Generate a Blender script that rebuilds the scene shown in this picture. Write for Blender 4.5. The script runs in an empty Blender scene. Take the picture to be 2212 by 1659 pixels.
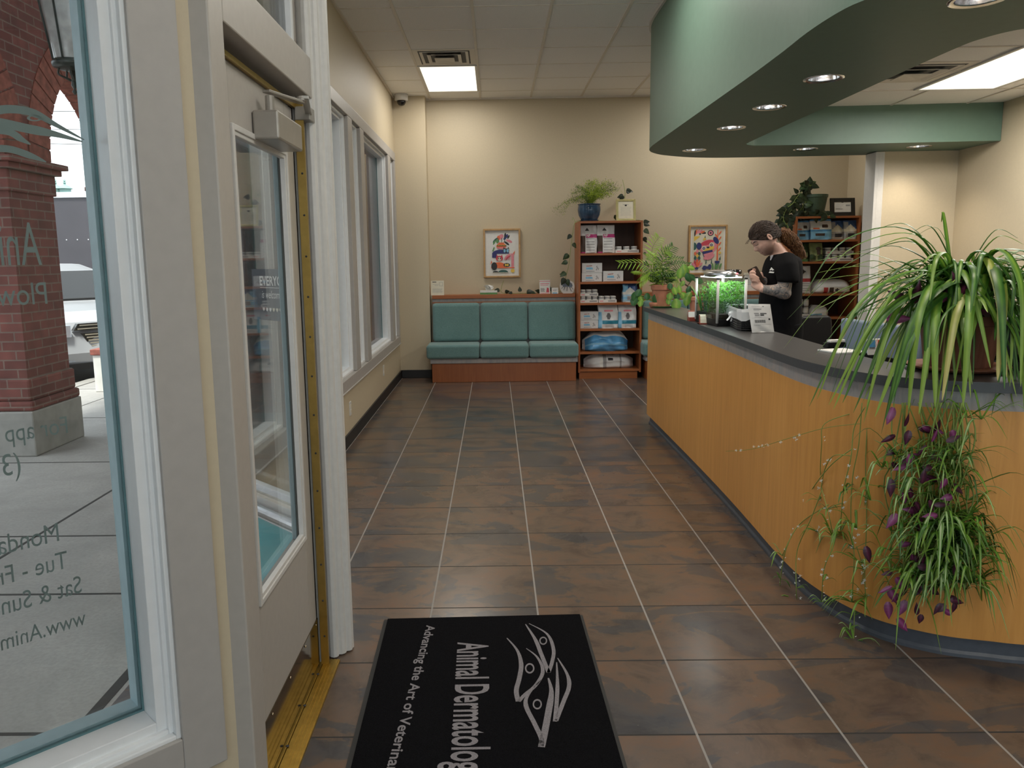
import bpy, bmesh, math, random
import numpy as np
from mathutils import Vector, Matrix
from math import sin, cos, pi, radians, atan2, sqrt
R = random.Random(7)
SC = bpy.context.scene
COL = SC.collection

# ------------------------------------------------------------ camera
IW, IH, FPX = 2212.0, 1659.0, 1666.6
CPX, CPY = IW / 2 - 53.44, IH / 2 - 26.42
CAM = Vector((0, 0, 1.5039))
_pit, _yaw, _rol = .145793, -.0114634, -.0146670
_f = Vector((sin(_yaw) * cos(_pit), cos(_yaw) * cos(_pit), -sin(_pit)))
_r = Vector((cos(_yaw), -sin(_yaw), 0)); _u = _r.cross(_f)
_r, _u = cos(_rol) * _r + sin(_rol) * _u, -sin(_rol) * _r + cos(_rol) * _u
cd = bpy.data.cameras.new('camera'); cam = bpy.data.objects.new('camera', cd); COL.objects.link(cam)
cd.sensor_width = 36; cd.lens = FPX / IW * 36; cd.shift_x = 53.44 / IW; cd.shift_y = -26.42 / IW
cd.clip_start = .05; cd.clip_end = 300
M3 = Matrix((_r, _u, -_f)).transposed()
cam.matrix_world = Matrix.Translation(CAM) @ M3.to_4x4()
SC.camera = cam

# ------------------------------------------------------------ view, world, sun, large lights
SC.view_settings.view_transform = 'Standard'; SC.view_settings.look = 'None'
SC.view_settings.gamma = 1; SC.view_settings.use_curve_mapping = False
SC.view_settings.exposure = 1.6
SC.cycles.max_bounces = 16; SC.cycles.diffuse_bounces = 10; SC.cycles.transparent_max_bounces = 24; SC.cycles.caustics_reflective = False; SC.cycles.caustics_refractive = False
W = bpy.data.worlds.new('overcast_sky'); SC.world = W; W.use_nodes = True
nt = W.node_tree; nt.nodes.clear()
wo = nt.nodes.new('ShaderNodeOutputWorld'); wb = nt.nodes.new('ShaderNodeBackground')
tc = nt.nodes.new('ShaderNodeTexCoord'); sx = nt.nodes.new('ShaderNodeSeparateXYZ'); cr = nt.nodes.new('ShaderNodeValToRGB')
nz = nt.nodes.new('ShaderNodeTexNoise'); nz.inputs['Scale'].default_value = 3.0; nz.inputs['Detail'].default_value = 5
mx = nt.nodes.new('ShaderNodeMix'); mx.data_type = 'RGBA'; mx.inputs[0].default_value = .5
cr2 = nt.nodes.new('ShaderNodeValToRGB')
cr.color_ramp.elements[0].position = .0; cr.color_ramp.elements[0].color = (.45, .46, .46, 1)
cr.color_ramp.elements[1].position = .12; cr.color_ramp.elements[1].color = (.80, .92, .98, 1)
e = cr.color_ramp.elements.new(.8); e.color = (.95, 1.0, 1.05, 1)
cr2.color_ramp.elements[0].color = (.62, .78, .92, 1); cr2.color_ramp.elements[0].position = .35
cr2.color_ramp.elements[1].color = (1.0, 1.0, 1.0, 1); cr2.color_ramp.elements[1].position = .6
nt.links.new(tc.outputs['Generated'], sx.inputs[0]); nt.links.new(sx.outputs[2], cr.inputs[0])
nt.links.new(tc.outputs['Generated'], nz.inputs['Vector']); nt.links.new(nz.outputs['Fac'], cr2.inputs[0])
nt.links.new(cr.outputs[0], mx.inputs[6]); nt.links.new(cr2.outputs[0], mx.inputs[7])
nt.links.new(mx.outputs[2], wb.inputs[0]); wb.inputs[1].default_value = .8
nt.links.new(wb.outputs[0], wo.inputs[0])
sd = bpy.data.lights.new('sun', 'SUN'); sd.energy = 2.2; sd.angle = radians(12); sd.color = (1, .95, .86)
so = bpy.data.objects.new('sun', sd); COL.objects.link(so)
so.rotation_euler = Vector((.02, .45, -1)).to_track_quat('-Z', 'Y').to_euler()

def lamp(name, typ, loc, energy, color, size=.1, size_y=None, rot=(0, 0, 0), **kw):
    l = bpy.data.lights.new(name, typ); l.energy = energy; l.color = color
    o = bpy.data.objects.new(name, l); COL.objects.link(o); o.location = loc; o.rotation_euler = rot
    if typ == 'AREA':
        l.size = size
        if size_y: l.shape = 'RECTANGLE'; l.size_y = size_y
    else:
        l.shadow_soft_size = size
    for k, v in kw.items(): setattr(l, k, v)
    return o
# visible troffers plus out-of-view ones added to brighten the room (fittings built below)
TROFFERS_AND_FILL = [(-.464, 8.92), (.79, 5.2), (-.464, 4.0), (.79, 2.0), (.79, -.9), (2.67, -.2), (2.67, 8.92)]
WARM = (1, .955, .88)
for (x, y), e_ in zip(TROFFERS_AND_FILL, (7, 7, 7, 7, 6, 6, 9)):
    lamp('troffer_or_fill_light', 'AREA', (x, y, 3.455), e_, WARM, .56, 1.16)
lamp('troffer_or_fill_light', 'AREA', (3.55, 5.6, 2.70), 17, WARM, .56, 1.16)

def P(px, py, axis, val):
    """where the line of sight of a photo pixel meets the plane axis = val"""
    d = _f * FPX + _r * (px - CPX) - _u * (py - CPY)
    return CAM + d * ((val - CAM[axis]) / d[axis])
def PY(px, py, y): return P(px, py, 1, y)
def PZ(px, py, z): return P(px, py, 2, z)
def YB(x0, y0, x1, y1, Y):
    """pixel box on a frontal plane at depth Y -> x0, x1, z0, z1"""
    a = PY(x0, y1, Y); b = PY(x1, y0, Y); c = PY(x0, y0, Y); d = PY(x1, y1, Y)
    return (a.x + c.x) / 2, (b.x + d.x) / 2, (a.z + d.z) / 2, (b.z + c.z) / 2

# ------------------------------------------------------------ mesh builder
class MB:
    def __init__(s): s.v = []; s.f = []; s.m = []; s.uv = []; s.M = None; s.hasuv = False
    def add(s, vs, fs, mi=0, uvs=None):
        n = len(s.v)
        for p in vs:
            p = Vector(p)
            s.v.append(s.M @ p if s.M is not None else p)
        for k, f in enumerate(fs):
            s.f.append([n + i for i in f]); s.m.append(mi)
            if uvs: s.uv.append([uvs[i] for i in f]); s.hasuv = True
            else: s.uv.append(None)
    def box(s, x0, y0, z0, x1, y1, z1, mi=0):
        if x0 > x1: x0, x1 = x1, x0
        if y0 > y1: y0, y1 = y1, y0
        if z0 > z1: z0, z1 = z1, z0
        s.add([(x0, y0, z0), (x1, y0, z0), (x1, y1, z0), (x0, y1, z0), (x0, y0, z1), (x1, y0, z1), (x1, y1, z1), (x0, y1, z1)],
              [(0, 3, 2, 1), (4, 5, 6, 7), (0, 1, 5, 4), (1, 2, 6, 5), (2, 3, 7, 6), (3, 0, 4, 7)], mi)
    def obox(s, c, U, V, Wv, mi=0):
        """box from a centre and three half-extent vectors"""
        c, U, V, Wv = map(Vector, (c, U, V, Wv))
        vs = [c + a * U + b * V + d * Wv for d in (-1, 1) for a, b in ((-1, -1), (1, -1), (1, 1), (-1, 1))]
        s.add(vs, [(0, 3, 2, 1), (4, 5, 6, 7), (0, 1, 5, 4), (1, 2, 6, 5), (2, 3, 7, 6), (3, 0, 4, 7)], mi)
    def extr(s, poly, O, U, V, D, mi=0):
        """polygon (u,v) in the plane O,U,V pushed along vector D"""
        O, U, V, D = map(Vector, (O, U, V, D)); n = len(poly)
        a = [O + U * p[0] + V * p[1] for p in poly]; b = [p + D for p in a]
        s.add(a + b, [tuple(range(n))[::-1], tuple(range(n, 2 * n))] + [(i, (i + 1) % n, n + (i + 1) % n, n + i) for i in range(n)], mi)
    def prism(s, poly, z0, z1, mi=0): s.extr(poly, (0, 0, z0), (1, 0, 0), (0, 1, 0), (0, 0, z1 - z0), mi)
    def loft(s, rings, mi=0, cap=True, closed=True):
        n = len(rings[0]); vs = [p for r in rings for p in r]; fs = []
        for k in range(len(rings) - 1):
            for i in range(n if closed else n - 1):
                j = (i + 1) % n; fs.append((k * n + i, k * n + j, (k + 1) * n + j, (k + 1) * n + i))
        if cap and closed:
            fs.append(tuple(range(n))[::-1]); fs.append(tuple((len(rings) - 1) * n + i for i in range(n)))
        s.add(vs, fs, mi)
    def tube(s, pts, r, n=8, mi=0, cap=True):
        pts = [Vector(p) for p in pts]; rs = r if isinstance(r, (list, tuple)) else [r] * len(pts)
        rings = []; T0 = None; N = None
        for i, p in enumerate(pts):
            t = (pts[min(i + 1, len(pts) - 1)] - pts[max(i - 1, 0)])
            t = t.normalized() if t.length > 1e-9 else Vector((0, 0, 1))
            if N is None: N = t.orthogonal().normalized()
            else:
                N = N - t * N.dot(t)
                N = N.normalized() if N.length > 1e-6 else t.orthogonal().normalized()
            B = t.cross(N)
            rings.append([p + (N * cos(2 * pi * k / n) + B * sin(2 * pi * k / n)) * rs[i] for k in range(n)])
        s.loft(rings, mi, cap)
    def lathe(s, prof, c=(0, 0, 0), n=28, mi=0, cap=True, flute=0, nf=0):
        c = Vector(c); rings = []
        for (r, z) in prof:
            rings.append([c + Vector((r * (1 + flute * cos(nf * 2 * pi * k / n)) * cos(2 * pi * k / n), r * (1 + flute * cos(nf * 2 * pi * k / n)) * sin(2 * pi * k / n), z)) for k in range(n)])
        s.loft(rings, mi, cap)
    def ball(s, c, rx, ry=None, rz=None, n=14, mi=0):
        ry = ry or rx; rz = rz or rx; c = Vector(c)
        rings = [[c + Vector((rx * sin(a) * cos(2 * pi * k / n), ry * sin(a) * sin(2 * pi * k / n), -rz * cos(a))) for k in range(n)]
                 for a in [max(.02, min(pi - .02, pi * i / (n // 2))) for i in range(n // 2 + 1)]]
        s.loft(rings, mi)
    def ribbon(s, pts, wid, side, fold=.25, mi=0):
        """a leaf: spine points, widths, a sideways vector; V-folded section with UVs (u across, v along)"""
        pts = [Vector(p) for p in pts]; side = Vector(side); vs = []; uv = []; n = len(pts)
        for i, p in enumerate(pts):
            t = pts[min(i + 1, n - 1)] - pts[max(i - 1, 0)]
            sd = side - t * (side.dot(t) / max(1e-12, t.dot(t)))
            sd = sd.normalized() if sd.length > 1e-6 else Vector((1, 0, 0))
            up = t.cross(sd); up = up.normalized() if up.length > 1e-9 else Vector((0, 0, 1))
            w = wid[i] / 2
            vs += [p - sd * w + up * w * fold, p, p + sd * w + up * w * fold]
            v = i / (n - 1); uv += [(0, v), (.5, v), (1, v)]
        fs = []
        for i in range(n - 1):
            for k in (0, 1): fs.append((3 * i + k, 3 * i + k + 1, 3 * i + 4 + k, 3 * i + 3 + k))
        s.add(vs, fs, mi, uv)
    def leaf(s, base, d, nrm, L, Wd, mi=0, droop=.25, n=6, shape=0):
        """broad leaf from base along d, facing nrm"""
        base, d, nrm = Vector(base), Vector(d).normalized(), Vector(nrm)
        sd = d.cross(nrm)
        if sd.length < 1e-6: sd = d.orthogonal()
        sd.normalize(); nrm = sd.cross(d)
        pts = []; ws = []
        for i in range(n + 1):
            t = i / n
            pts.append(base + d * L * t - nrm * (droop * L * t * t))
            if shape == 0: w = sin(pi * min(1, (t * .94 + .06)) ** .75)
            elif shape == 1: w = [0.55, .95, 1, .85, .6, .32, .02][min(6, round(t * 6))]
            else: w = sin(pi * (t * .96 + .03)) ** .6
            ws.append(max(.02, w) * Wd)
        s.ribbon(pts, ws, sd, .12, mi)
    def build(s, name, mats, parent=None, smooth=False, bevel=0, seg=2, loc=None, solid=0, sub=0, weld=0):
        if not isinstance(mats, (list, tuple)): mats = [mats]
        me = bpy.data.meshes.new(name)
        if parent is not None: off = parent['_w'] if '_w' in parent else (0, 0, 0); off = Vector(off)
        elif loc is not None: off = Vector(loc)
        else:
            xs = [v.x for v in s.v]; ys = [v.y for v in s.v]; zs = [v.z for v in s.v]
            off = Vector(((min(xs) + max(xs)) / 2, (min(ys) + max(ys)) / 2, min(zs)))
        me.from_pydata([v - off for v in s.v], [], s.f)
        for m in mats: me.materials.append(m)
        me.polygons.foreach_set('material_index', s.m)
        if smooth: me.polygons.foreach_set('use_smooth', [True] * len(s.f))
        if s.hasuv:
            ul = me.uv_layers.new(name='UVMap'); d = []
            for f, u in zip(s.f, s.uv): d += [c for q in (u or [(0.5, .5)] * len(f)) for c in q]
            ul.data.foreach_set('uv', d)
        me.update(); me.validate()
        if weld:
            bq = bmesh.new(); bq.from_mesh(me); bmesh.ops.remove_doubles(bq, verts=bq.verts[:], dist=weld); bq.to_mesh(me); bq.free()
        o = bpy.data.objects.new(name, me); COL.objects.link(o)
        if parent is not None: o.parent = parent; o['_w'] = tuple(off)
        else: o.location = off; o['_w'] = tuple(off)
        if bevel:
            b = o.modifiers.new('bevel', 'BEVEL'); b.width = bevel; b.segments = seg; b.limit_method = 'ANGLE'; b.angle_limit = radians(40)
        if solid:
            b = o.modifiers.new('solid', 'SOLIDIFY'); b.thickness = solid; b.offset = 0
        if sub:
            b = o.modifiers.new('sub', 'SUBSURF'); b.levels = sub; b.render_levels = sub
        return o

def tag(o, label, cat, group=None, kind=None):
    o['label'] = label; o['category'] = cat
    if group: o['group'] = group
    if kind: o['kind'] = kind
    return o
def thing(name, loc, label, cat, group=None):
    o = bpy.data.objects.new(name, None); COL.objects.link(o); o.location = loc; o['_w'] = tuple(loc); o.empty_display_size = .1
    return tag(o, label, cat, group)
def struct(o): o['kind'] = 'structure'; return o
def dup(root, dloc, label, rotz=0, group=None):
    r = root.copy(); COL.objects.link(r); r.location = Vector(root.location) + Vector(dloc); r.rotation_euler = (0, 0, rotz)
    r['label'] = label
    if group: r['group'] = group
    def kids(a, b):
        for c in [q for q in bpy.data.objects if q.parent == a]:
            d = c.copy(); COL.objects.link(d); d.parent = b; kids(c, d)
    kids(root, r)
    return r

def catmull(pts, n=8):
    pts = [Vector(p) for p in pts]; out = []
    for i in range(len(pts) - 1):
        p0 = pts[max(i - 1, 0)]; p1 = pts[i]; p2 = pts[i + 1]; p3 = pts[min(i + 2, len(pts) - 1)]
        for k in range(n):
            t = k / n
            out.append(.5 * ((2 * p1) + (p2 - p0) * t + (2 * p0 - 5 * p1 + 4 * p2 - p3) * t * t + (3 * p1 - p0 - 3 * p2 + p3) * t ** 3))
    out.append(pts[-1]); return out
def offset(path, d):
    """2-D path moved d to its right-hand side when walked"""
    out = []
    for i, p in enumerate(path):
        t = (path[min(i + 1, len(path) - 1)] - path[max(i - 1, 0)]).normalized()
        out.append(Vector((p.x + t.y * d, p.y - t.x * d)))
    return out

# ------------------------------------------------------------ text
_tc = {}
def text_geo(txt, bold=False, spacing=1.0):
    key = (txt, bold, spacing)
    if key in _tc: return _tc[key]
    cu = bpy.data.curves.new('t', 'FONT'); cu.body = txt; cu.align_x = 'LEFT'; cu.resolution_u = 4; cu.space_character = spacing
    cu.offset = .018 if bold else 0
    o = bpy.data.objects.new('t', cu); COL.objects.link(o)
    dg = bpy.context.evaluated_depsgraph_get(); me = bpy.data.meshes.new_from_object(o.evaluated_get(dg))
    vs = [tuple(v.co) for v in me.vertices]; fs = [tuple(p.vertices) for p in me.polygons]
    bpy.data.objects.remove(o); bpy.data.curves.remove(cu); bpy.data.meshes.remove(me)
    _tc[key] = (vs, fs); return vs, fs
def put_text(mb, txt, O, U, V, w=None, h=None, mi=0, lift=.001, bold=False, align='L', shear=0, spacing=1.0):
    """letters laid on the plane O,U,V: fitted to width w and/or cap height h"""
    vs, fs = text_geo(txt, bold, spacing)
    O, U, V = Vector(O), Vector(U).normalized(), Vector(V).normalized(); N = U.cross(V)
    x0 = min(v[0] for v in vs); x1 = max(v[0] for v in vs)
    sy = (h / .70) if h else None
    sxx = (w / (x1 - x0)) if w else sy
    if sy is None: sy = sxx
    ox = {'L': -x0, 'C': -(x0 + x1) / 2, 'R': -x1}[align]
    mb.add([O + U * ((v[0] + ox) * sxx + shear * v[1] * sy) + V * (v[1] * sy) + N * lift for v in vs], fs, mi)
def disc(mb, c, U, V, ru, rv=None, n=20, mi=0, a0=0, a1=2 * pi, lift=0):
    c, U, V = Vector(c), Vector(U), Vector(V); rv = rv or ru; N = U.cross(V).normalized() * lift
    k = n if abs(a1 - a0 - 2 * pi) < 1e-6 else n + 1
    vs = [c + U * ru * cos(a0 + (a1 - a0) * i / n) + V * rv * sin(a0 + (a1 - a0) * i / n) + N for i in range(k)]
    mb.add(vs, [tuple(range(k))], mi)
def flat(mb, pts, O, U, V, mi=0, lift=.001):
    O, U, V = Vector(O), Vector(U), Vector(V); N = U.cross(V).normalized() * lift
    mb.add([O + U * a + V * b + N for a, b in pts], [tuple(range(len(pts)))], mi)

# ------------------------------------------------------------ materials
class NG:
    def __init__(s, name):
        s.m = bpy.data.materials.new(name); s.m.use_nodes = True; s.t = s.m.node_tree; s.t.nodes.clear()
        s.out = s.t.nodes.new('ShaderNodeOutputMaterial'); s.b = s.t.nodes.new('ShaderNodeBsdfPrincipled')
        s.t.links.new(s.b.outputs[0], s.out.inputs[0])
    def n(s, typ, **kw):
        o = s.t.nodes.new('ShaderNode' + typ)
        for k, v in kw.items(): setattr(o, k, v)
        return o
    def l(s, a, b): s.t.links.new(a, b)
    def obj(s): return s.n('TexCoord').outputs['Object']
    def pos(s): return s.n('NewGeometry').outputs['Position']
    def uvm(s): return s.n('TexCoord').outputs['UV']
    def map(s, vec, scale=(1, 1, 1), rot=(0, 0, 0), loc=(0, 0, 0)):
        m = s.n('Mapping'); s.l(vec, m.inputs[0]); m.inputs['Scale'].default_value = scale; m.inputs['Rotation'].default_value = rot; m.inputs['Location'].default_value = loc
        return m.outputs[0]
    def noise(s, vec, scale, detail=3, rough=.5, dist=0):
        q = s.n('TexNoise'); s.l(vec, q.inputs['Vector']); q.inputs['Scale'].default_value = scale; q.inputs['Detail'].default_value = detail
        q.inputs['Roughness'].default_value = rough; q.inputs['Distortion'].default_value = dist; return q.outputs['Fac']
    def ramp(s, fac, stops, interp='LINEAR'):
        q = s.n('ValToRGB'); s.l(fac, q.inputs[0]); q.color_ramp.interpolation = interp; el = q.color_ramp.elements
        while len(el) < len(stops): el.new(.5)
        for e, (p, c) in zip(el, stops): e.position = p; e.color = (*c, 1) if len(c) == 3 else c
        return q.outputs[0]
    def math(s, op, a, b=None):
        q = s.n('Math', operation=op)
        for i, x in enumerate((a, b)):
            if x is None: continue
            if isinstance(x, (int, float)): q.inputs[i].default_value = x
            else: s.l(x, q.inputs[i])
        return q.outputs[0]
    def mix(s, fac, a, b, mode='MIX'):
        q = s.n('Mix', data_type='RGBA', blend_type=mode)
        for i, x in ((0, fac), (6, a), (7, b)):
            if isinstance(x, (int, float)): q.inputs[i].default_value = x
            elif isinstance(x, tuple): q.inputs[i].default_value = (*x, 1) if len(x) == 3 else x
            else: s.l(x, q.inputs[i])
        return q.outputs[2]
    def col(s, c):
        if isinstance(c, tuple): s.b.inputs['Base Color'].default_value = (*c, 1)
        else: s.l(c, s.b.inputs['Base Color'])
        return s
    def set(s, **kw):
        for k, v in kw.items():
            i = s.b.inputs[k.replace('_', ' ')]
            if isinstance(v, (int, float)): i.default_value = v
            elif isinstance(v, tuple): i.default_value = (*v, 1) if (len(v) == 3 and i.type == 'RGBA') else v
            else: s.l(v, i)
        return s
    def bump(s, h, strength=.2, dist=.01):
        q = s.n('Bump'); q.inputs['Strength'].default_value = strength; q.inputs['Distance'].default_value = dist
        s.l(h, q.inputs['Height']); s.l(q.outputs[0], s.b.inputs['Normal']); return s

def plain(name, c, rough=.5, metal=0, var=.08, scale=30, bump=0, spec=.5, **kw):
    g = NG(name); v = g.noise(g.obj(), scale, 3)
    d = tuple(max(0, x * (1 - var)) for x in c); u = tuple(min(1, x * (1 + var)) for x in c)
    g.col(g.ramp(v, [(.3, d), (.7, u)])).set(Roughness=rough, Metallic=metal, **{'Specular_IOR_Level': spec}, **kw)
    if bump: g.bump(v, bump, .004)
    return g.m
def emit(name, c, s):
    g = NG(name); g.col((0.8, .8, .8)).set(Emission_Color=c, Emission_Strength=float(s)); return g.m
def pane_glass(name, tint=(1, 1, 1), refl=1.0):
    g = NG(name); g.t.nodes.remove(g.b)
    tr = g.n('BsdfTransparent'); tr.inputs[0].default_value = (*tint, 1); gl = g.n('BsdfGlossy'); gl.inputs['Roughness'].default_value = .0
    fr = g.n('Fresnel'); fr.inputs[0].default_value = 1.45; mxs = g.n('MixShader')
    g.l(g.math('MULTIPLY', fr.outputs[0], refl), mxs.inputs[0]); g.l(tr.outputs[0], mxs.inputs[1]); g.l(gl.outputs[0], mxs.inputs[2]); g.l(mxs.outputs[0], g.out.inputs[0])
    return g.m
M = {}
M['wall'] = plain('cream_wall_paint', (.55, .47, .335), .55, var=.02, scale=60, bump=.05)
M['ceil'] = plain('ceiling_tile', (.88, .88, .88), .9, var=.05, scale=160, bump=.25)
M['tbar'] = plain('ceiling_tee', (.70, .66, .60), .5, var=.02)
M['white'] = plain('white_trim_paint', (.62, .61, .59), .4, var=.03, scale=40, bump=.03)
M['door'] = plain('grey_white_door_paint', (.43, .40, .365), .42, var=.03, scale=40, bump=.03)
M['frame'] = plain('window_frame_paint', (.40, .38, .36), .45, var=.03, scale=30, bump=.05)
M['sash'] = plain('sash_white', (.78, .80, .82), .35, var=.02)
M['teal_ext'] = plain('teal_exterior_paint', (.10, .42, .45), .35, var=.06, scale=8)
M['teal_edge'] = plain('teal_glazing_edge', (.10, .20, .22), .4, var=.1)
M['canopy'] = plain('sage_green_paint', (.115, .190, .145), .5, var=.03, scale=20)
M['base'] = plain('black_vinyl_base', (.012, .012, .013), .45, var=.1)
M['cove'] = plain('charcoal_vinyl_base', (.075, .086, .108), .38, var=.1)
M['blue_ext'] = plain('pale_blue_frame', (.34, .46, .50), .5, var=.06)  # paler and greyer than the teal exterior paint
M['bounce_ground'] = plain('pale_bounce_ground', (.80, .79, .77), .9, var=.03, scale=6)  # made very pale to bounce daylight indoors
M['brass'] = plain('brass', (.55, .37, .09), .38, metal=1, var=.12, scale=40)
M['kick'] = plain('polished_brass_plate', (.20, .155, .10), .10, metal=1, var=.06)
M['rubber'] = plain('black_rubber', (.008, .008, .008), .6)
M['black'] = plain('black_plastic', (.005, .005, .006), .5, spec=.25)
M['blackgloss'] = plain('black_gloss', (.008, .008, .009), .15)
M['grey_metal'] = plain('painted_metal', (.36, .335, .30), .35, metal=.4, var=.04)
M['steel'] = plain('steel', (.55, .56, .57), .28, metal=1)
M['chrome'] = plain('chrome', (.8, .8, .8), .12, metal=1)
M['glass'] = pane_glass('window_glass', (.95, .98, .98), .9)
M['glass_door'] = pane_glass('door_glass', (.97, .99, .99), .38)
M['glass2'] = pane_glass('aquarium_glass', (.86, .94, .90), .8)
M['paper'] = plain('white_paper', (.74, .74, .72), .7, var=.03)
M['cream'] = plain('cream_paper', (.66, .62, .50), .7, var=.03)
M['ink'] = plain('dark_ink', (.03, .03, .035), .6)
M['greyink'] = plain('grey_ink', (.30, .30, .31), .6)
M['etch'] = plain('pale_green_vinyl', (.27, .32, .31), .6, var=.02)
M['violet'] = plain('lavender_vinyl', (.36, .36, .60), .6, var=.02)
M['matpile_grey'] = plain('grey_carpet_pile', (.24, .225, .24), .95, spec=.1, var=.35, scale=400, bump=.8)
M['terracotta'] = plain('terracotta', (.42, .17, .10), .75, var=.15, scale=18, bump=.1)
M['soil'] = plain('potting_soil', (.035, .022, .014), .95, var=.4, scale=80, bump=.6)
M['navy_glaze'] = plain('blue_glaze', (.022, .055, .105), .12, var=.35, scale=14)
M['green_plastic'] = plain('dark_green_plastic', (.05, .085, .05), .4)
M['gold'] = plain('gold_frame', (.92, .78, .40), .3, metal=1)
M['oak'] = plain('pale_oak_frame', (.45, .27, .11), .45, var=.15, scale=25)
M['foil_white'] = plain('white_foil_bag', (.66, .665, .68), .28, var=.06, scale=12, bump=.35)
M['foil_blue'] = plain('blue_foil_bag', (.10, .33, .62), .2, var=.25, scale=12, bump=.5)
M['foil_sky'] = plain('sky_blue_print', (.20, .46, .68), .35, var=.1, scale=20)
M['foil_navy'] = plain('navy_print', (.04, .10, .26), .35, var=.1, scale=20)
M['teal_print'] = plain('teal_print', (.03, .24, .36), .4)
M['magenta'] = plain('magenta_print', (.42, .02, .16), .45)
M['red'] = plain('red_print', (.45, .045, .05), .5)
M['dog'] = plain('dark_brown_print', (.06, .035, .025), .6)
M['dkgreen'] = plain('dark_green_print', (.03, .06, .02), .5, var=.4, scale=30)
M['olive'] = plain('olive_print', (.20, .24, .10), .5, var=.35, scale=25)
M['orange'] = plain('orange_print', (.75, .16, .06), .5)
M['yellow'] = plain('mustard_print', (.74, .50, .08), .5)
M['pink'] = plain('pink_print', (.72, .25, .30), .5)
M['rose'] = plain('rose_print', (.55, .06, .09), .5)
M['navy'] = plain('navy_ink', (.03, .035, .16), .5)
M['leafgreen'] = plain('green_ink', (.12, .28, .10), .5)
M['forest'] = plain('forest_ink', (.03, .10, .09), .5)
M['signblue'] = plain('dark_sign_film', (.05, .06, .075), .5)
M['slate'] = plain('blue_grey_plastic', (.20, .25, .33), .45, var=.04)
M['wicker'] = plain('black_wicker', (.02, .02, .022), .5, var=.6, scale=120, bump=.9)
M['liner'] = plain('white_bag_film', (.72, .74, .76), .25, var=.05, scale=20, bump=.2)
M['mailer'] = plain('white_mailer', (.70, .70, .70), .4, var=.04, scale=25, bump=.25)
M['redwood'] = plain('red_wood', (.28, .055, .035), .35, var=.1)
M['skin'] = None
M['hair'] = None
M['scrub'] = plain('black_scrub_fabric', (.004, .004, .005), .9, var=.2, scale=60, bump=.1, spec=.15)
M['undershirt'] = plain('grey_shirt', (.35, .35, .38), .8)
M['stone'] = plain('limestone', (.30, .285, .265), .8, var=.12, scale=8, bump=.15)
M['stone_lt'] = plain('pale_stone', (.62, .60, .56), .8, var=.08, scale=8)
M['iron'] = plain('dark_green_iron', (.018, .03, .03), .35, var=.3, scale=30)
M['frost'] = plain('ribbed_lantern_glass', (.75, .77, .78), .15, var=.15, scale=20, Transmission_Weight=.5)
M['truck'] = plain('dark_truck_paint', (.060, .054, .064), .3, var=.08, scale=3)
M['truck_lt'] = plain('truck_white_rail', (.75, .76, .80), .4)
M['gold_print'] = plain('gold_lettering', (.70, .42, .06), .5)
M['car'] = plain('white_car_paint', (.34, .345, .36), .15, var=.01)
M['tyre'] = plain('tyre', (.012, .012, .012), .8)
M['headlamp'] = plain('headlamp', (.45, .48, .52), .1, metal=.5)
M['asphalt'] = plain('asphalt', (.10, .10, .105), .9, var=.2, scale=60)
M['copper'] = plain('verdigris', (.22, .36, .33), .6)
M['bark'] = plain('bark', (.10, .07, .045), .9, var=.3)
M['tree'] = plain('tree_foliage', (.10, .22, .05), .8, var=.6, scale=3, bump=.5)
M['lampmetal'] = plain('reflector', (.85, .85, .86), .12, metal=1)
M['bulb'] = emit('downlight_bulb', (1, .93, .9), 6)
M['tube'] = emit('troffer_diffuser', (1, .93, .79), .40)
M['led_red'] = emit('red_led', (1, .03, .06), 1.2)
M['led_white'] = emit('aquarium_led', (.85, .92, 1.0), 1.0)
for k in ('bulb', 'tube', 'led_red'): M[k].cycles.emission_sampling = 'NONE'

def wood(name, a, b, c, rough=.35, axis=2, sc=1.0):
    g = NG(name); s = [34 * sc] * 3; s[axis] = 2.2 * sc
    v = g.noise(g.map(g.pos(), tuple(s)), 1.0, 6, .6, .6); s2 = [5 * sc] * 3; s2[axis] = .5 * sc
    w = g.noise(g.map(g.pos(), tuple(s2)), 1.0, 3, .5, 1.2)
    q = g.ramp(v, [(.25, a), (.55, b), (.8, c)])
    g.col(g.mix(g.ramp(w, [(.35, (0, 0, 0)), (.7, (.35, .35, .35))]), q, a)).set(Roughness=rough)
    return g.m
M['maple'] = wood('honey_maple_laminate', (.58, .265, .065), (.69, .335, .088), (.75, .39, .12), .36)
M['cherry'] = wood('cherry_veneer', (.26, .075, .022), (.33, .105, .032), (.38, .135, .045), .35)
M['cherry_x'] = wood('cherry_veneer_level', (.28, .085, .025), (.36, .12, .038), (.42, .15, .05), .35, axis=0)
M['shelfback'] = wood('dark_shelf_back', (.055, .025, .016), (.075, .034, .02), (.09, .04, .026), .6)

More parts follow.
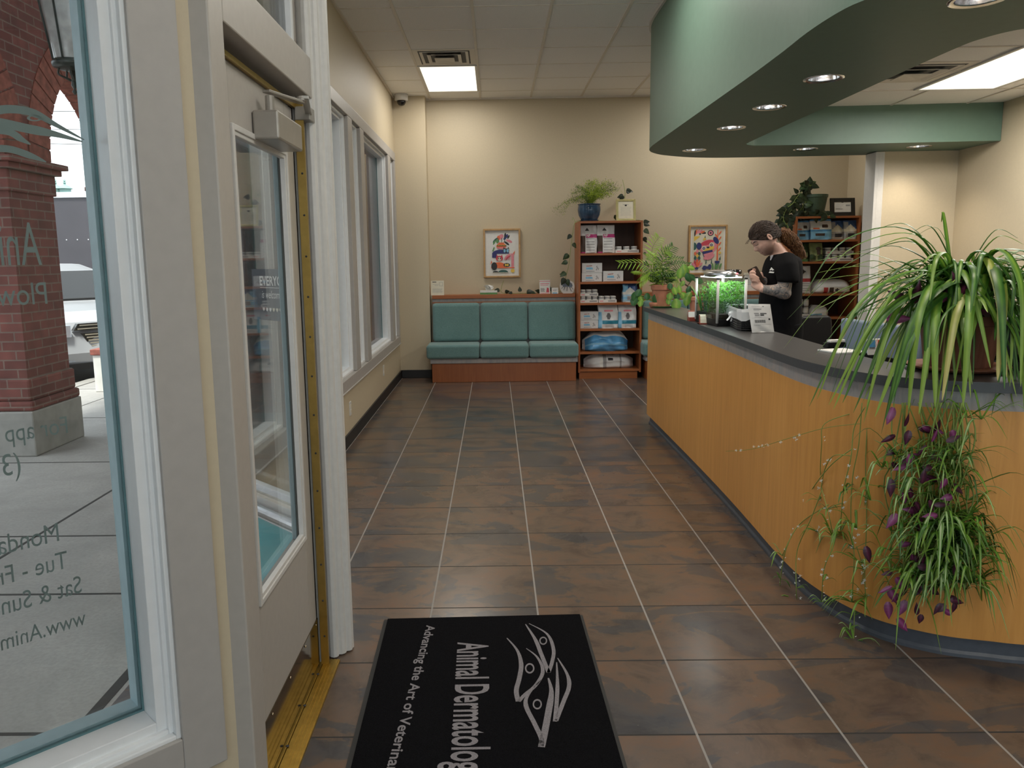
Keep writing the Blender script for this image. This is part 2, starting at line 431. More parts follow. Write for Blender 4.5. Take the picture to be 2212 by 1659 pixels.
def floor_mat():
    g = NG('slate_look_tile'); p = g.pos(); T = .457
    q = g.map(p, (1 / T, 1 / T, 1), loc=(.7487 / T, -3.1747 / T, 0))
    s = g.n('SeparateXYZ'); g.l(q, s.inputs[0])
    fx = g.math('FRACT', s.outputs[0]); fy = g.math('FRACT', s.outputs[1])
    ix = g.math('FLOOR', s.outputs[0]); iy = g.math('FLOOR', s.outputs[1])
    dx = g.math('SUBTRACT', .5, g.math('ABSOLUTE', g.math('SUBTRACT', fx, .5))); dy = g.math('SUBTRACT', .5, g.math('ABSOLUTE', g.math('SUBTRACT', fy, .5)))
    gx = g.math('LESS_THAN', dx, .0085); gy = g.math('LESS_THAN', dy, .0085)
    cid = g.n('CombineXYZ'); g.l(ix, cid.inputs[0]); g.l(iy, cid.inputs[1])
    wn = g.n('TexWhiteNoise', noise_dimensions='3D'); g.l(cid.outputs[0], wn.inputs['Vector'])
    va = g.n('VectorMath', operation='MULTIPLY_ADD'); g.l(wn.outputs['Color'], va.inputs[0]); va.inputs[1].default_value = (37, 23, 11); g.l(p, va.inputs[2])
    v = va.outputs[0]
    n1 = g.noise(g.map(v, (2.0, 3.4, 1)), 1.0, 7, .55, .9); n2 = g.noise(v, 5.0, 6, .65, .5); n3 = g.noise(v, 38, 4, .7)
    base = g.ramp(n1, [(.30, (.066, .064, .070)), (.46, (.082, .073, .070)), (.475, (.120, .086, .066)), (.60, (.134, .092, .068)), (.75, (.098, .083, .077))])
    tint = g.ramp(n2, [(.3, (.62, .64, .70)), (.5, (1, 1, 1)), (.72, (1.25, 1.0, .82))])
    c = g.mix(1.0, base, tint, 'MULTIPLY')
    c = g.mix(g.ramp(n3, [(.66, (0, 0, 0)), (.78, (.5, .5, .5))]), c, (.26, .22, .18))
    c = g.mix(gy, c, (.030, .027, .025)); c = g.mix(gx, c, (.28, .26, .24))
    gr = g.math('MAXIMUM', gx, gy)
    g.col(c).set(Roughness=g.ramp(g.math('ADD', g.math('MULTIPLY', gr, .8), g.math('MULTIPLY', n2, .2)), [(0, (.17, .17, .17)), (.2, (.30, .30, .30)), (.8, (.9, .9, .9))]))
    h = g.math('ADD', g.math('MULTIPLY', gr, -1.2), g.math('MULTIPLY', n2, .35))
    g.bump(h, .25, .004); return g.m
M['floor'] = floor_mat()

def fabric():
    g = NG('teal_upholstery'); p = g.pos(); n = g.noise(p, 260, 2, .6); n2 = g.noise(p, 7, 3)
    c = g.ramp(n, [(.32, (.080, .155, .155)), (.5, (.135, .250, .250)), (.7, (.21, .35, .345))])
    g.col(g.mix(.25, c, g.ramp(n2, [(.3, (.11, .21, .21)), (.7, (.17, .30, .295))]))).set(Roughness=.95, Sheen_Weight=.25).bump(n, .5, .003); return g.m
M['fabric'] = fabric()
def laminate():
    g = NG('mottled_grey_laminate'); p = g.pos(); n = g.noise(g.map(p, (26, 26, 8)), 1, 6, .7, .5); n2 = g.noise(p, 14, 4)
    c = g.ramp(n, [(.3, (.25, .255, .265)), (.5, (.37, .365, .37)), (.68, (.45, .38, .35))])
    g.col(g.mix(.35, c, g.ramp(n2, [(.35, (.20, .215, .235)), (.65, (.38, .31, .28))]))).set(Roughness=.45); return g.m
M['laminate'] = laminate()
M['worktop'] = plain('dark_grey_worktop', (.062, .060, .060), .3, var=.06, scale=200)
M['nosing'] = plain('slate_grey_nosing', (.055, .060, .068), .4, var=.05)

def brick():
    g = NG('red_brick'); p = g.pos(); s = g.n('SeparateXYZ'); g.l(p, s.inputs[0])
    c = g.n('CombineXYZ'); g.l(g.math('ADD', s.outputs[0], s.outputs[1]), c.inputs[0]); g.l(s.outputs[2], c.inputs[1])
    b = g.n('TexBrick'); g.l(c.outputs[0], b.inputs['Vector']); b.inputs['Scale'].default_value = 1; b.inputs['Brick Width'].default_value = .215; b.inputs['Row Height'].default_value = .075
    b.inputs['Mortar Size'].default_value = .006; b.inputs['Color1'].default_value = (.20, .066, .058, 1); b.inputs['Color2'].default_value = (.135, .045, .04, 1); b.inputs['Mortar'].default_value = (.19, .135, .115, 1)
    n = g.noise(p, 9, 4); g.col(g.mix(.6, b.outputs[0], g.ramp(n, [(.3, (.6, .6, .6)), (.7, (1.25, 1.2, 1.15))]), 'MULTIPLY')).set(Roughness=.9).bump(b.outputs['Fac'], -.5, .006); return g.m
M['brick'] = brick()
M['brick_ring'] = plain('red_brick_voussoir', (.24, .075, .055), .9, var=.3, scale=18, bump=.2)
M['mortar'] = plain('mortar', (.32, .25, .21), .95)
def concrete():
    g = NG('concrete_pavement'); p = g.pos(); n = g.noise(p, 2.2, 6, .6, .6); n2 = g.noise(p, 60, 4, .7)
    c = g.ramp(n, [(.3, (.30, .285, .27)), (.7, (.41, .39, .37))]); c = g.mix(g.ramp(n2, [(.35, (.35, .35, .35)), (.6, (0, 0, 0))]), c, (.20, .19, .18))
    g.col(c).set(Roughness=.85).bump(n2, .2, .004); return g.m
M['concrete'] = concrete()
M['joint'] = plain('pavement_joint', (.05, .047, .045), .95)
def matpile():
    g = NG('black_carpet_mat'); n = g.noise(g.pos(), 330, 3, .7); g.col(g.ramp(n, [(.3, (.002, .002, .0025)), (.75, (.014, .014, .017))])).set(Roughness=.95, Specular_IOR_Level=.05).bump(n, 1.0, .006); return g.m
M['mat'] = matpile()

def leafmat(name, mid, edge, tip=None, rough=.4, trans=.25):
    g = NG(name); uv = g.uvm(); s = g.n('SeparateXYZ'); g.l(uv, s.inputs[0])
    d = g.math('ABSOLUTE', g.math('SUBTRACT', s.outputs[0], .5)); n = g.noise(g.pos(), 14, 3)
    c = g.ramp(d, [(.0, mid), (.30, edge)]); c = g.mix(.55, c, g.ramp(n, [(.3, (.55, .55, .5)), (.7, (1.35, 1.3, 1.1))]), 'MULTIPLY')
    if tip: c = g.mix(g.ramp(s.outputs[1], [(.55, (0, 0, 0)), (.98, (1, 1, 1))]), c, tip)
    g.col(c).set(Roughness=rough, **{'Subsurface_Weight': 0.0})
    tl = g.n('BsdfTranslucent'); g.l(c, tl.inputs[0]); ms = g.n('MixShader'); ms.inputs[0].default_value = trans
    g.l(g.b.outputs[0], ms.inputs[1]); g.l(tl.outputs[0], ms.inputs[2]); g.l(ms.outputs[0], g.out.inputs[0]); return g.m
M['sp1'] = leafmat('spider_leaf', (.25, .43, .06), (.075, .215, .025), (.22, .34, .05))
M['sp2'] = leafmat('spider_leaf_dark', (.11, .26, .04), (.035, .12, .02))
M['sp3'] = leafmat('spider_leaf_yellowing', (.48, .50, .14), (.24, .34, .05), (.50, .44, .16))
M['sp4'] = leafmat('spider_leaf_variegated', (.58, .66, .42), (.14, .32, .06))
M['runner'] = plain('runner_stem', (.22, .30, .07), .6)
M['blossom'] = plain('white_blossom', (.80, .82, .78), .6)
M['purple'] = leafmat('purple_leaf', (.13, .02, .07), (.05, .010, .028), None, .3)
M['purple2'] = leafmat('violet_leaf', (.36, .09, .30), (.20, .03, .13), None, .3)
M['fern'] = leafmat('fern_frond', (.42, .55, .05), (.36, .50, .045), None, .5, .4)
M['fern_dk'] = leafmat('fern_frond_dark', (.10, .19, .03), (.08, .16, .03), None, .5, .3)
M['fern_pale'] = leafmat('fern_frond_pale', (.30, .34, .17), (.25, .30, .13), None, .5, .3)
M['palm'] = leafmat('palm_leaflet', (.36, .54, .06), (.22, .42, .04), None, .45, .35)
M['palm_dk'] = leafmat('palm_leaflet_dark', (.06, .16, .025), (.04, .12, .02), None, .45, .3)
M['pothos'] = leafmat('pothos_leaf', (.06, .10, .045), (.028, .055, .025), None, .35, .15)
M['pothos_dk'] = leafmat('pothos_leaf_dark', (.018, .032, .012), (.010, .020, .008), None, .4, .1)
M['peper'] = leafmat('round_leaf', (.34, .52, .11), (.16, .36, .06), None, .25, .25)
M['peper_dk'] = leafmat('round_leaf_dark', (.06, .17, .06), (.035, .12, .04), None, .25, .2)
M['waterplant'] = leafmat('water_plant', (.16, .42, .03), (.06, .26, .015), None, .5, .4)
M['waterplant_dk'] = leafmat('water_plant_dark', (.04, .12, .015), (.02, .08, .01), None, .5, .3)

# ================================================================= SETTING
CZ = 3.477
def sbox(name, m, *b, bevel=0):
    o = MB(); o.box(*b); return struct(o.build(name, m, bevel=bevel))
sbox('floor', M['floor'], -1.34, -2.6, -.06, 4.5, 10.1, 0)
# --- suspended ceiling with tees
c = MB(); c.box(-1.6, -2.6, CZ, 4.6, 10.1, CZ + .04)
for k in range(-2, 9):
    x = -.7768 + .6259 * k; c.box(x - .012, -2.5, CZ - .008, x + .012, 9.97, CZ, 1)
for k in range(-15, 6):
    y = 6.4475 + .6259 * k; c.box(-1.215, y - .006, CZ - .0025, 4.3, y + .006, CZ, 1)
c.box(-1.22, -2.5, CZ - .02, -1.20, 9.78, CZ, 1); c.box(-.826, 9.96, CZ - .02, 4.44, 9.98, CZ, 1)
struct(c.build('ceiling', [M['ceil'], M['tbar']]))
# --- walls
sbox('wall_back', M['wall'], -1.37, 9.98, 0, 4.6, 10.12, CZ)
sbox('column', M['wall'], -1.22, 9.78, 0, -.826, 9.98, CZ)
sbox('wall_hall', M['wall'], 4.45, 7.55, 0, 4.6, 9.98, CZ)
sbox('wall_partition', M['wall'], 3.56, 7.40, 0, 4.6, 7.55, 2.43)
sbox('wall_right', M['wall'], 4.31, -2.5, 0, 4.46, 7.40, CZ)
w = MB(); w.box(-1.7, -2.64, 0, 4.46, -2.5, .4); w.box(-1.7, -2.64, 3.0, 4.46, -2.5, CZ); w.box(-1.7, -2.64, .4, -1.3, -2.5, 3.0); w.box(4.0, -2.64, .4, 4.46, -2.5, 3.0); struct(w.build('wall_front', M['wall']))
w = MB()
for x in (-1.3, .43, 2.17, 3.93): w.box(x, -2.62, .4, x + .07, -2.48, 3.0)
for z in (.4, 2.93): w.box(-1.3, -2.62, z, 4.0, -2.48, z + .07)
fo = struct(w.build('added_window_5', M['frame'], bevel=.004)); w = MB(); w.box(-1.25, -2.57, .45, 3.95, -2.564, 2.95); w.build('pane', M['glass'], fo)  # unseen window wall added so daylight reaches the ceiling and canopy
t = MB(); t.box(3.535, 7.375, 0, 3.562, 7.575, 2.425); t.box(3.562, 7.378, 0, 3.62, 7.399, 2.425); struct(t.build('trim_1', M['white'], bevel=.003))
w = MB()
w.box(-1.37, 3.52, 0, -1.22, 9.78, .45); w.box(-1.37, 3.52, 2.80, -1.22, 9.78, CZ); w.box(-1.37, 9.70, .45, -1.22, 9.78, 2.80); w.box(-1.37, 3.52, .45, -1.22, 3.61, 2.80)
struct(w.build('wall_left', M['wall']))
w = MB(); w.box(-1.70, -2.5, 0, -1.56, .85, .45); w.box(-1.70, -2.5, 2.8, -1.56, .85, CZ); w.box(-1.70, -2.5, .45, -1.56, -2.3, 2.8); w.box(-1.70, .7, .45, -1.56, .85, 2.8); struct(w.build('wall_entry', M['wall']))
w = MB(); w.box(-1.68, -2.3, .45, -1.54, -2.2, 2.8); w.box(-1.68, .6, .45, -1.54, .7, 2.8); w.box(-1.68, -.85, .45, -1.54, -.75, 2.8); w.box(-1.68, -2.2, .45, -1.54, .6, .55); w.box(-1.68, -2.2, 2.7, -1.54, .6, 2.8)
fo = struct(w.build('added_window_4', M['frame'], bevel=.004)); w = MB(); w.box(-1.63, -2.2, .55, -1.624, .6, 2.7); w.build('pane', M['glass'], fo)  # unseen side window added to let more daylight in
b = MB(); b.box(-1.22, 3.6, 0, -1.205, 9.78, .105); b.box(-1.205, 9.765, 0, -.826, 9.78, .105); b.box(-.826, 9.765, 0, -.81, 9.98, .105)
struct(b.build('baseboard_left', M['base'], bevel=.004))
b = MB(); b.box(-.81, 9.965, 0, 4.45, 9.98, .105); struct(b.build('baseboard_back', M['base'], bevel=.004))
b = MB(); b.box(4.295, -2.5, 0, 4.31, 7.4, .105); struct(b.build('baseboard_right', M['base'], bevel=.004))

# --- left wall window bank
def window_left(name, opens, y0, y1):
    f = MB(); z0, z1 = .45, 2.80
    f.box(-1.30, y0, z0, -1.203, y1, z0 + .105); f.box(-1.30, y0, z1 - .105, -1.203, y1, z1)
    ys = [y0] + [v for o in opens for v in o] + [y1]
    for i in range(0, len(ys), 2): f.box(-1.30, ys[i], z0 + .105, -1.203, ys[i + 1], z1 - .105)
    f.box(-1.3, y0, z0 - .0, -1.195, y1, z0 + .012)
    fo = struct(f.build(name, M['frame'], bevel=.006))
    for a, b_ in opens:
        s = MB(); za, zb = z0 + .105, z1 - .105
        for (d0, d1, w_) in ((-1.262, -1.235, .022), (-1.345, -1.262, .045)):
            s.box(d0, a, za, d1, a + w_, zb); s.box(d0, b_ - w_, za, d1, b_, zb); s.box(d0, a + w_, za, d1, b_ - w_, za + w_); s.box(d0, a + w_, zb - w_, d1, b_ - w_, zb)
        s.build('sash', M['sash'], fo, bevel=.004)
        e_ = MB()
        for (ya, yb) in ((a + .045, a + .06), (b_ - .06, b_ - .045)): e_.box(-1.372, ya, za + .045, -1.325, yb, zb - .045)
        e_.build('glazing_bead', M['teal_edge'], fo)
        g = MB(); g.box(-1.334, a + .045, za + .045, -1.328, b_ - .045, zb - .045); g.build('pane', M['glass'], fo)
window_left('window_1', [(3.70, 4.36), (4.62, 6.62), (6.82, 7.22), (7.42, 9.06), (9.27, 9.62)], 3.61, 9.73)

# --- the 45 degree side window by the camera (s runs away from the door, t outwards)
S0 = Vector((-.64, 1.77, 0)); SD = Vector((-.70711, -.70711, 0)); SN = Vector((-.70711, .70711, 0))
def sb(mb, s0, s1, z0, z1, t0, t1, mi=0):
    mb.obox(S0 + SD * (s0 + s1) / 2 + SN * (t0 + t1) / 2 + Vector((0, 0, (z0 + z1) / 2)), SD * (s1 - s0) / 2, SN * (t1 - t0) / 2, (0, 0, (z1 - z0) / 2), mi)
SE = 1.14
w = MB(); sb(w, -.005, SE + .16, 0, .31, 0, .13); sb(w, -.005, SE + .16, 2.72, CZ, 0, .13); sb(w, -.005, .06, .31, 2.72, 0, .13); sb(w, SE + .1, SE + .16, .31, 2.72, 0, .13)
struct(w.build('wall_bay', M['wall']))
def rectframe(mb, s0, s1, z0, z1, wd, t0, t1, mi=0):
    sb(mb, s0, s0 + wd, z0, z1, t0, t1, mi); sb(mb, s1 - wd, s1, z0, z1, t0, t1, mi); sb(mb, s0 + wd, s1 - wd, z0, z0 + wd, t0, t1, mi); sb(mb, s0 + wd, s1 - wd, z1 - wd, z1, t0, t1, mi)
f = MB(); rectframe(f, .056, SE + .1, .306, 2.73, .104, -.022, .13)
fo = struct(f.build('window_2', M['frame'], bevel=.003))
f = MB(); rectframe(f, .158, SE, .408, 2.63, .012, -.012, .05); rectframe(f, .168, SE - .010, .418, 2.62, .012, .006, .05)
f.build('window_moulding', M['sash'], fo, bevel=.003)
f = MB(); rectframe(f, .178, SE - .02, .428, 2.61, .024, .018, .092); f.build('sash', M['sash'], fo, bevel=.002)
f = MB(); rectframe(f, .190, SE - .032, .44, 2.598, .016, .091, .098); f.build('glazing_bead', M['teal_edge'], fo)
f = MB(); rectframe(f, .18, SE - .02, .43, 2.61, .032, .102, .15); f.build('exterior_frame', M['blue_ext'], fo)
g = MB(); sb(g, .192, SE - .034, .442, 2.596, .096, .101); g.build('pane', M['glass'], fo)
# lettering on that pane, read from outside
LT = .1015; wl = thing('window_lettering', S0 + SD * .6 + SN * LT + Vector((0, 0, .7)), 'pale mirrored lettering and leaf emblem applied to the tall side window pane', 'lettering'); tx = MB()
def glass_pt(px, py):
    N = Vector((.70711, -.70711, 0)); A = S0 + SN * LT
    d = _f * FPX + _r * (px - CPX) - _u * (py - CPY); return CAM + d * ((A - CAM).dot(N) / d.dot(N))
def gtext(txt, px, py, h, mi=0, wf=.72):
    vs, fs = text_geo(txt); x0 = min(v[0] for v in vs); x1 = max(v[0] for v in vs)
    O = glass_pt(px, py); U = SD
    put_text(tx, txt, O, U, (0, 0, 1), w=(x1 - x0) * h / .70 * wf, h=h, mi=mi, lift=0)
gtext('Animal', 91, 572, .088, wf=.44); gtext('Plowe', 103, 656, .046); tx.build('name_lettering', M['etch'], wl); tx = MB()
gtext('For app', 147, 935, .038); gtext('(3', 46, 1022, .046); tx.build('phone_lettering', M['etch'], wl); tx = MB()
gtext('Monday', 128, 1168, .042); gtext('Tue - Fri', 147, 1226, .040); gtext('Sat & Sun', 177, 1279, .040); gtext('www.Animal', 186, 1348, .036)
tx.build('hours_lettering', M['etch'], wl); tx = MB()
def gstroke(pts, wid, mi=0):
    q = catmull([glass_pt(*p) for p in pts], 8); n = len(q)
    ws = [wid * min(1, .12 + 2.2 * min(i / (n - 1) if len(pts) > 2 and pts[0] == 0 else 1, 1 - i / (n - 1))) for i in range(n)]
    tx.ribbon(q, ws, (0, 0, 1), 0, mi)
gstroke([(-60, 262), (-10, 240), (30, 236), (75, 245), (125, 272), (182, 302)], .016)
gstroke([(-60, 258), (0, 265), (60, 278), (120, 290), (178, 306)], .018)
gstroke([(-20, 280), (20, 285), (45, 300), (66, 312)], .014)
gstroke([(-30, 322), (20, 322), (70, 338), (100, 350)], .014)
tx.loft([[glass_pt(75 + k_ * 17 * cos(a), 255 + k_ * 7 * sin(a)) for a in [2 * pi * i / 24 for i in range(24)]] for k_ in (.6, 1.0)], 0, cap=False)
tx.build('emblem', M['etch'], wl)

# --- door wall: jambs, header, transom, 45 degree return window
DX = -.62
j = MB(); j.box(-.74, 1.775, 0, DX, 1.876, 3.34); j.box(-.74, 1.756, 0, DX + .008, 1.80, 3.34); j.box(-.735, 1.876, 0, -.66, 1.89, 2.06)
j.box(-.735, 2.708, 0, -.668, 2.80, 3.34); j.box(-.74, 1.876, 2.055, DX, 2.80, 2.19); j.box(-.735, 1.876, 2.03, -.70, 2.72, 2.056); j.box(-.74, 1.775, 3.22, DX, 2.80, 3.34)
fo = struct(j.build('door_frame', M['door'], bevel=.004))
t = MB(); t.box(-.70, 1.90, 2.20, -.66, 1.925, 3.215); t.box(-.70, 2.68, 2.20, -.66, 2.705, 3.215); t.box(-.70, 1.90, 2.19, -.66, 2.705, 2.205); t.build('transom_sash', M['sash'], fo, bevel=.002)
t = MB(); t.box(-.686, 1.90, 2.19, -.680, 2.705, 3.22); t.build('transom_pane', M['glass'], fo)
t = MB(); t.box(-.668, 2.696, .0, -.640, 2.7085, 2.03); t.box(-.676, 1.89, 2.014, -.664, 2.71, 2.028)
for k in range(14): t.ball((-.652, 2.6955, .12 + .14 * k), .004, .003, .004, 8, 1)
t.build('weather_strip', [plain('dull_brass', (.42, .29, .09), .4, metal=1), M['ink']], fo)
t = MB(); t.box(-.715, 2.682, .012, -.676, 2.696, 2.02); t.box(-.712, 1.89, 2.005, -.685, 2.70, 2.018); t.build('door_gap_strip', M['rubber'], fo)  # black strips stand in for the dark gap around the door
w = MB(); w.box(-.74, 1.775, 3.34, DX, 2.83, CZ); struct(w.build('wall_transom', M['wall']))
# return: r runs from the door post towards the left wall
R0 = Vector((-.565, 2.83, 0)); RD = Vector((-.70711, .70711, 0)); RN = Vector((-.70711, -.70711, 0))
def rb(mb, s0, s1, z0, z1, t0, t1, mi=0):
    mb.obox(R0 + RD * (s0 + s1) / 2 + RN * (t0 + t1) / 2 + Vector((0, 0, (z0 + z1) / 2)), RD * (s1 - s0) / 2, RN * (t1 - t0) / 2, (0, 0, (z1 - z0) / 2), mi)
w = MB(); rb(w, .05, .95, 0, .44, 0, .10); rb(w, 0.0, .95, 3.34, CZ, 0, .11); rb(w, .88, .95, .44, 3.34, 0, .10); struct(w.build('wall_return', M['wall']))
p_ = MB()
poly = []
for (s_, t_) in [(0, .012), (.004, .004), (.012, 0), (.09, 0), (.09, .11), (.0, .112), (-.012, .106), (-.016, .095), (-.012, .084), (-.004, .078), (-.012, .070), (-.014, .058), (-.010, .048), (-.003, .044), (-.010, .034), (-.011, .022)]:
    q = R0 + RD * s_ + RN * t_; poly.append((q.x, q.y))
p_.prism(poly, .005, 3.34); struct(p_.build('trim_2', M['white'], bevel=.002))
f = MB(); rb(f, .09, .88, .44, .50, .0, .11); rb(f, .09, .88, 3.26, 3.34, 0, .11); rb(f, .82, .88, .5, 3.26, 0, .11)
fo = struct(f.build('window_3', M['white'], bevel=.003))
f = MB(); rb(f, .09, .125, .5, 3.26, .05, .115); rb(f, .785, .82, .5, 3.26, .05, .115); rb(f, .125, .785, 2.10, 2.15, .04, .12); f.build('exterior_frame', M['teal_ext'], fo, bevel=.003)
f = MB(); rb(f, .09, .88, .0, .475, .10, .13); f.build('kick_panel', M['teal_ext'], fo)
f = MB(); rb(f, .02, .9, .475, .50, .10, .165); rb(f, .02, .9, .50, .53, .10, .14); rb(f, .05, .88, .57, .60, .10, .13); f.build('window_sill', M['sash'], fo, bevel=.004)
f = MB(); f.tube([R0 + RD * a + RN * .20 + Vector((0, 0, .535)) for a in (.0, .9)], .022, 14); f.build('sill_rail', M['steel'], fo, smooth=False)
g = MB(); rb(g, .125, .785, .53, 3.26, .075, .081); g.build('pane', M['glass_door'], fo)

# --- entrance door
d = MB(); x0, x1 = -.722, -.676
d.box(x0, 1.895, .014, x1, 2.05, 2.012); d.box(x0, 2.585, .014, x1, 2.695, 2.012); d.box(x0, 2.05, .014, x1, 2.585, .54); d.box(x0, 2.05, 1.86, x1, 2.585, 2.012)
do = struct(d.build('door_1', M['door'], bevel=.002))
b = MB()
for (o_, xa, xb) in ((0, -.684, -.669), (.012, -.69, -.673)):
    a0, a1, c0, c1, wd = 2.05 + o_, 2.585 - o_, .54 + o_, 1.86 - o_, .016
    b.box(xa, a0, c0, xb, a0 + wd, c1); b.box(xa, a1 - wd, c0, xb, a1, c1); b.box(xa, a0 + wd, c0, xb, a1 - wd, c0 + wd); b.box(xa, a0 + wd, c1 - wd, xb, a1 - wd, c1)
b.build('glazing_bead', M['white'], do, bevel=.002)
b = MB(); b.box(-.718, 2.574, .545, -.703, 2.585, 1.855); b.build('glazing_edge', M['blue_ext'], do)
g = MB(); g.box(-.702, 2.05, .54, -.696, 2.585, 1.86); g.build('pane', M['glass_door'], do)
k = MB(); k.box(-.676, 1.90, .022, -.673, 2.692, .195)
for y in (1.93, 2.1, 2.3, 2.5, 2.66): k.ball((-.6725, y, .183), .004, .004, .004, 8)
k.build('kick_plate', M['kick'], do)
t = MB(); t.box(-.76, 1.878, 0, -.665, 2.72, .012); t.box(-.663, 1.878, 0, -.605, 2.73, .009)
for i in range(4): t.box(-.65 + .012 * i, 1.88, .009, -.646 + .012 * i, 2.728, .0115)
for y in (2.0, 2.2, 2.42, 2.62): t.ball((-.664, y, .0125), .006, .006, .002, 8, 1)
tag(t.build('door_threshold', [M['brass'], M['ink']]), 'worn brass threshold strip under the entrance door', 'threshold')
cl = thing('door_closer', (-.66, 2.4, 1.86), 'grey overhead door closer box with folding arm above the entrance door glass', 'door closer')
b = MB(); b.box(-.674, 2.235, 1.845, -.60, 2.505, 1.925); b.build('body', M['grey_metal'], cl, bevel=.006)
b = MB(); b.tube([(-.64, 2.30, 1.925), (-.64, 2.30, 1.975)], .013, 12); b.obox((-.615, 2.37, 1.985), (.03, .085, 0), (-.012, .0045, 0), (0, 0, .004)); b.build('arm', M['grey_metal'], cl, bevel=.002)
b = MB(); b.obox((-.60, 2.59, 1.998), (-.03, .15, 0), (.010, .002, 0), (0, 0, .004)); b.ball((-.585, 2.452, 1.992), .018, .018, .012); b.ball((-.632, 2.735, 1.992), .016, .016, .010); b.build('forearm', M['grey_metal'], cl)
b = MB(); b.box(-.668, 2.69, 1.975, -.615, 2.76, 2.02); b.build('shoe', M['grey_metal'], cl, bevel=.003)
# sign on the return window, behind the door glass
sg = MB(); zt = 1.455
def rp(s_, z): return R0 + RD * s_ + RN * .074 + Vector((0, 0, z))
def sgp(s_, z, l=0): return R0 + RD * s_ + RN * (.083 + l) + Vector((0, 0, z))
vs = [sgp(.175, 1.275), sgp(.50, 1.275), sgp(.50, 1.475), sgp(.175, 1.475)]
sg.add(vs + [v + RN * .002 for v in vs], [(3, 2, 1, 0), (4, 5, 6, 7), (0, 1, 5, 4), (1, 2, 6, 5), (2, 3, 7, 6), (3, 0, 4, 7)], 0)
U = -RD; V = (0, 0, 1)
put_text(sg, 'EVERYONE', sgp(.435, 1.412, .003), U, V, w=.235, h=.036, mi=1, bold=True)
flat(sg, [(0, 0), (.235, 0), (.235, .002), (0, .002)], sgp(.435, 1.402, .003), U, Vector(V), 1)
put_text(sg, 'is welcome here', sgp(.425, 1.362, .003), U, V, w=.225, h=.030, mi=1, shear=.25)
for i in range(9):
    O = sgp(.415 - .026 * i, 1.318, .003); s_ = .0095
    hp = [(s_ * 16 * sin(a) ** 3 / 16, s_ * (13 * cos(a) - 5 * cos(2 * a) - 2 * cos(3 * a) - cos(4 * a)) / 16) for a in [2 * pi * q / 20 for q in range(20)]][::-1]
    if i == 8:
        for q, mi in ((1, 3), (.75, 4), (.45, 5)): flat(sg, [(a * q, b * q) for a, b in hp], O, U, Vector(V), mi, .0005 + .0004 * (1 - q))
    else: flat(sg, hp, O, U, Vector(V), [1, 1, 1, 2, 2, 2, 6, 6][i], .0005)
tag(sg.build('window_sign', [M['signblue'], M['paper'], M['cream'], M['orange'], M['yellow'], M['leafgreen'], M['greyink']]), 'dark welcome sign with white lettering and a row of hearts stuck to the angled glass', 'sign')

# --- counter soffit
def P2(*l): return [Vector(p) for p in l]
so_out = [(1.62, 7.43), (1.505, 7.31), (1.40, 7.11), (1.352, 6.82), (1.349, 6.2), (1.350, 5.4), (1.352, 4.7), (1.352, 4.2), (1.345, 3.75), (1.335, 3.45), (1.346, 3.2), (1.378, 3.05), (1.475, 2.87), (1.60, 2.76), (1.80, 2.68), (2.2, 2.62), (2.8, 2.6)]
oc = [v.to_2d() for v in catmull([(a, b, 0) for a, b in [(3.6, 7.63), (2.9, 7.66), (2.3, 7.67), (2.02, 7.64), (1.81, 7.56)] + so_out], 6)]
oc = P2((4.305, 7.63)) + oc + P2((4.305, 2.6))
ic = [v.to_2d() for v in catmull([(a, b, 0) for a, b in [(3.0, 6.86), (2.35, 6.862), (2.21, 6.84), (2.15, 6.77), (2.132, 6.6), (2.13, 5.6), (2.13, 4.5), (2.135, 3.8), (2.16, 3.59), (2.25, 3.45), (2.45, 3.38), (2.9, 3.36)]], 6)]
ic = P2((4.305, 6.80)) + ic + P2((4.305, 3.35))
SZ = 2.43
DL = [(1.808, 3.05), (1.774, 4.33), (1.762, 5.12), (1.757, 5.90), (1.786, 7.08), (2.792, 7.14), (3.775, 7.09)]
bm = bmesh.new()
def loop(pts, z):
    vs = [bm.verts.new((p[0], p[1], z)) for p in pts]
    return [bm.edges.new((vs[i], vs[(i + 1) % len(vs)])) for i in range(len(vs))], vs
ring = list(oc) + list(reversed(ic))
eds, _ = loop(ring, SZ)
for x, y in DL:
    e2, _ = loop([(x + .085 * cos(2 * pi * k / 28), y + .085 * sin(2 * pi * k / 28)) for k in range(28)], SZ); eds += e2
bmesh.ops.triangle_fill(bm, use_beauty=True, use_dissolve=False, edges=eds, normal=(0, 0, -1))
so = MB(); bm.verts.index_update()
so.add([v.co.copy() for v in bm.verts], [[v.index for v in f.verts] for f in bm.faces], 0); bm.free()
n = len(oc); so.add([(p.x, p.y, SZ) for p in oc] + [(p.x, p.y, CZ) for p in oc], [(i, i + 1, n + i + 1, n + i) for i in range(n - 1)])
n = len(ic); so.add([(p.x, p.y, SZ) for p in ic] + [(p.x, p.y, 2.745) for p in ic], [(i + 1, i, n + i, n + i + 1) for i in range(n - 1)])
so_o = so.build('soffit', [M['canopy']]); tag(so_o, 'curved sage green canopy with recessed lights hanging over the reception counter', 'canopy')
t = MB(); e_ = offset(oc[:100], .022) if False else [Vector((p.x, p.y)) for p in oc]
op = offset(oc, .02)
if (op[60] - Vector((2.5, 5))).length < (oc[60] - Vector((2.5, 5))).length: op = offset(oc, -.02)
n = len(oc)
t.add([(p.x, p.y, CZ - .03) for p in op] + [(p.x, p.y, CZ - .003) for p in op] + [(p.x, p.y, CZ - .03) for p in oc], [(i, i + 1, n + i + 1, n + i) for i in range(n - 1)] + [(2 * n + i, 2 * n + i + 1, i + 1, i) for i in range(n - 1)])
t.build('edge_channel', M['white'], so_o)
ci = MB(); bm = bmesh.new(); vs = [bm.verts.new((p[0], p[1], 2.745)) for p in ic]
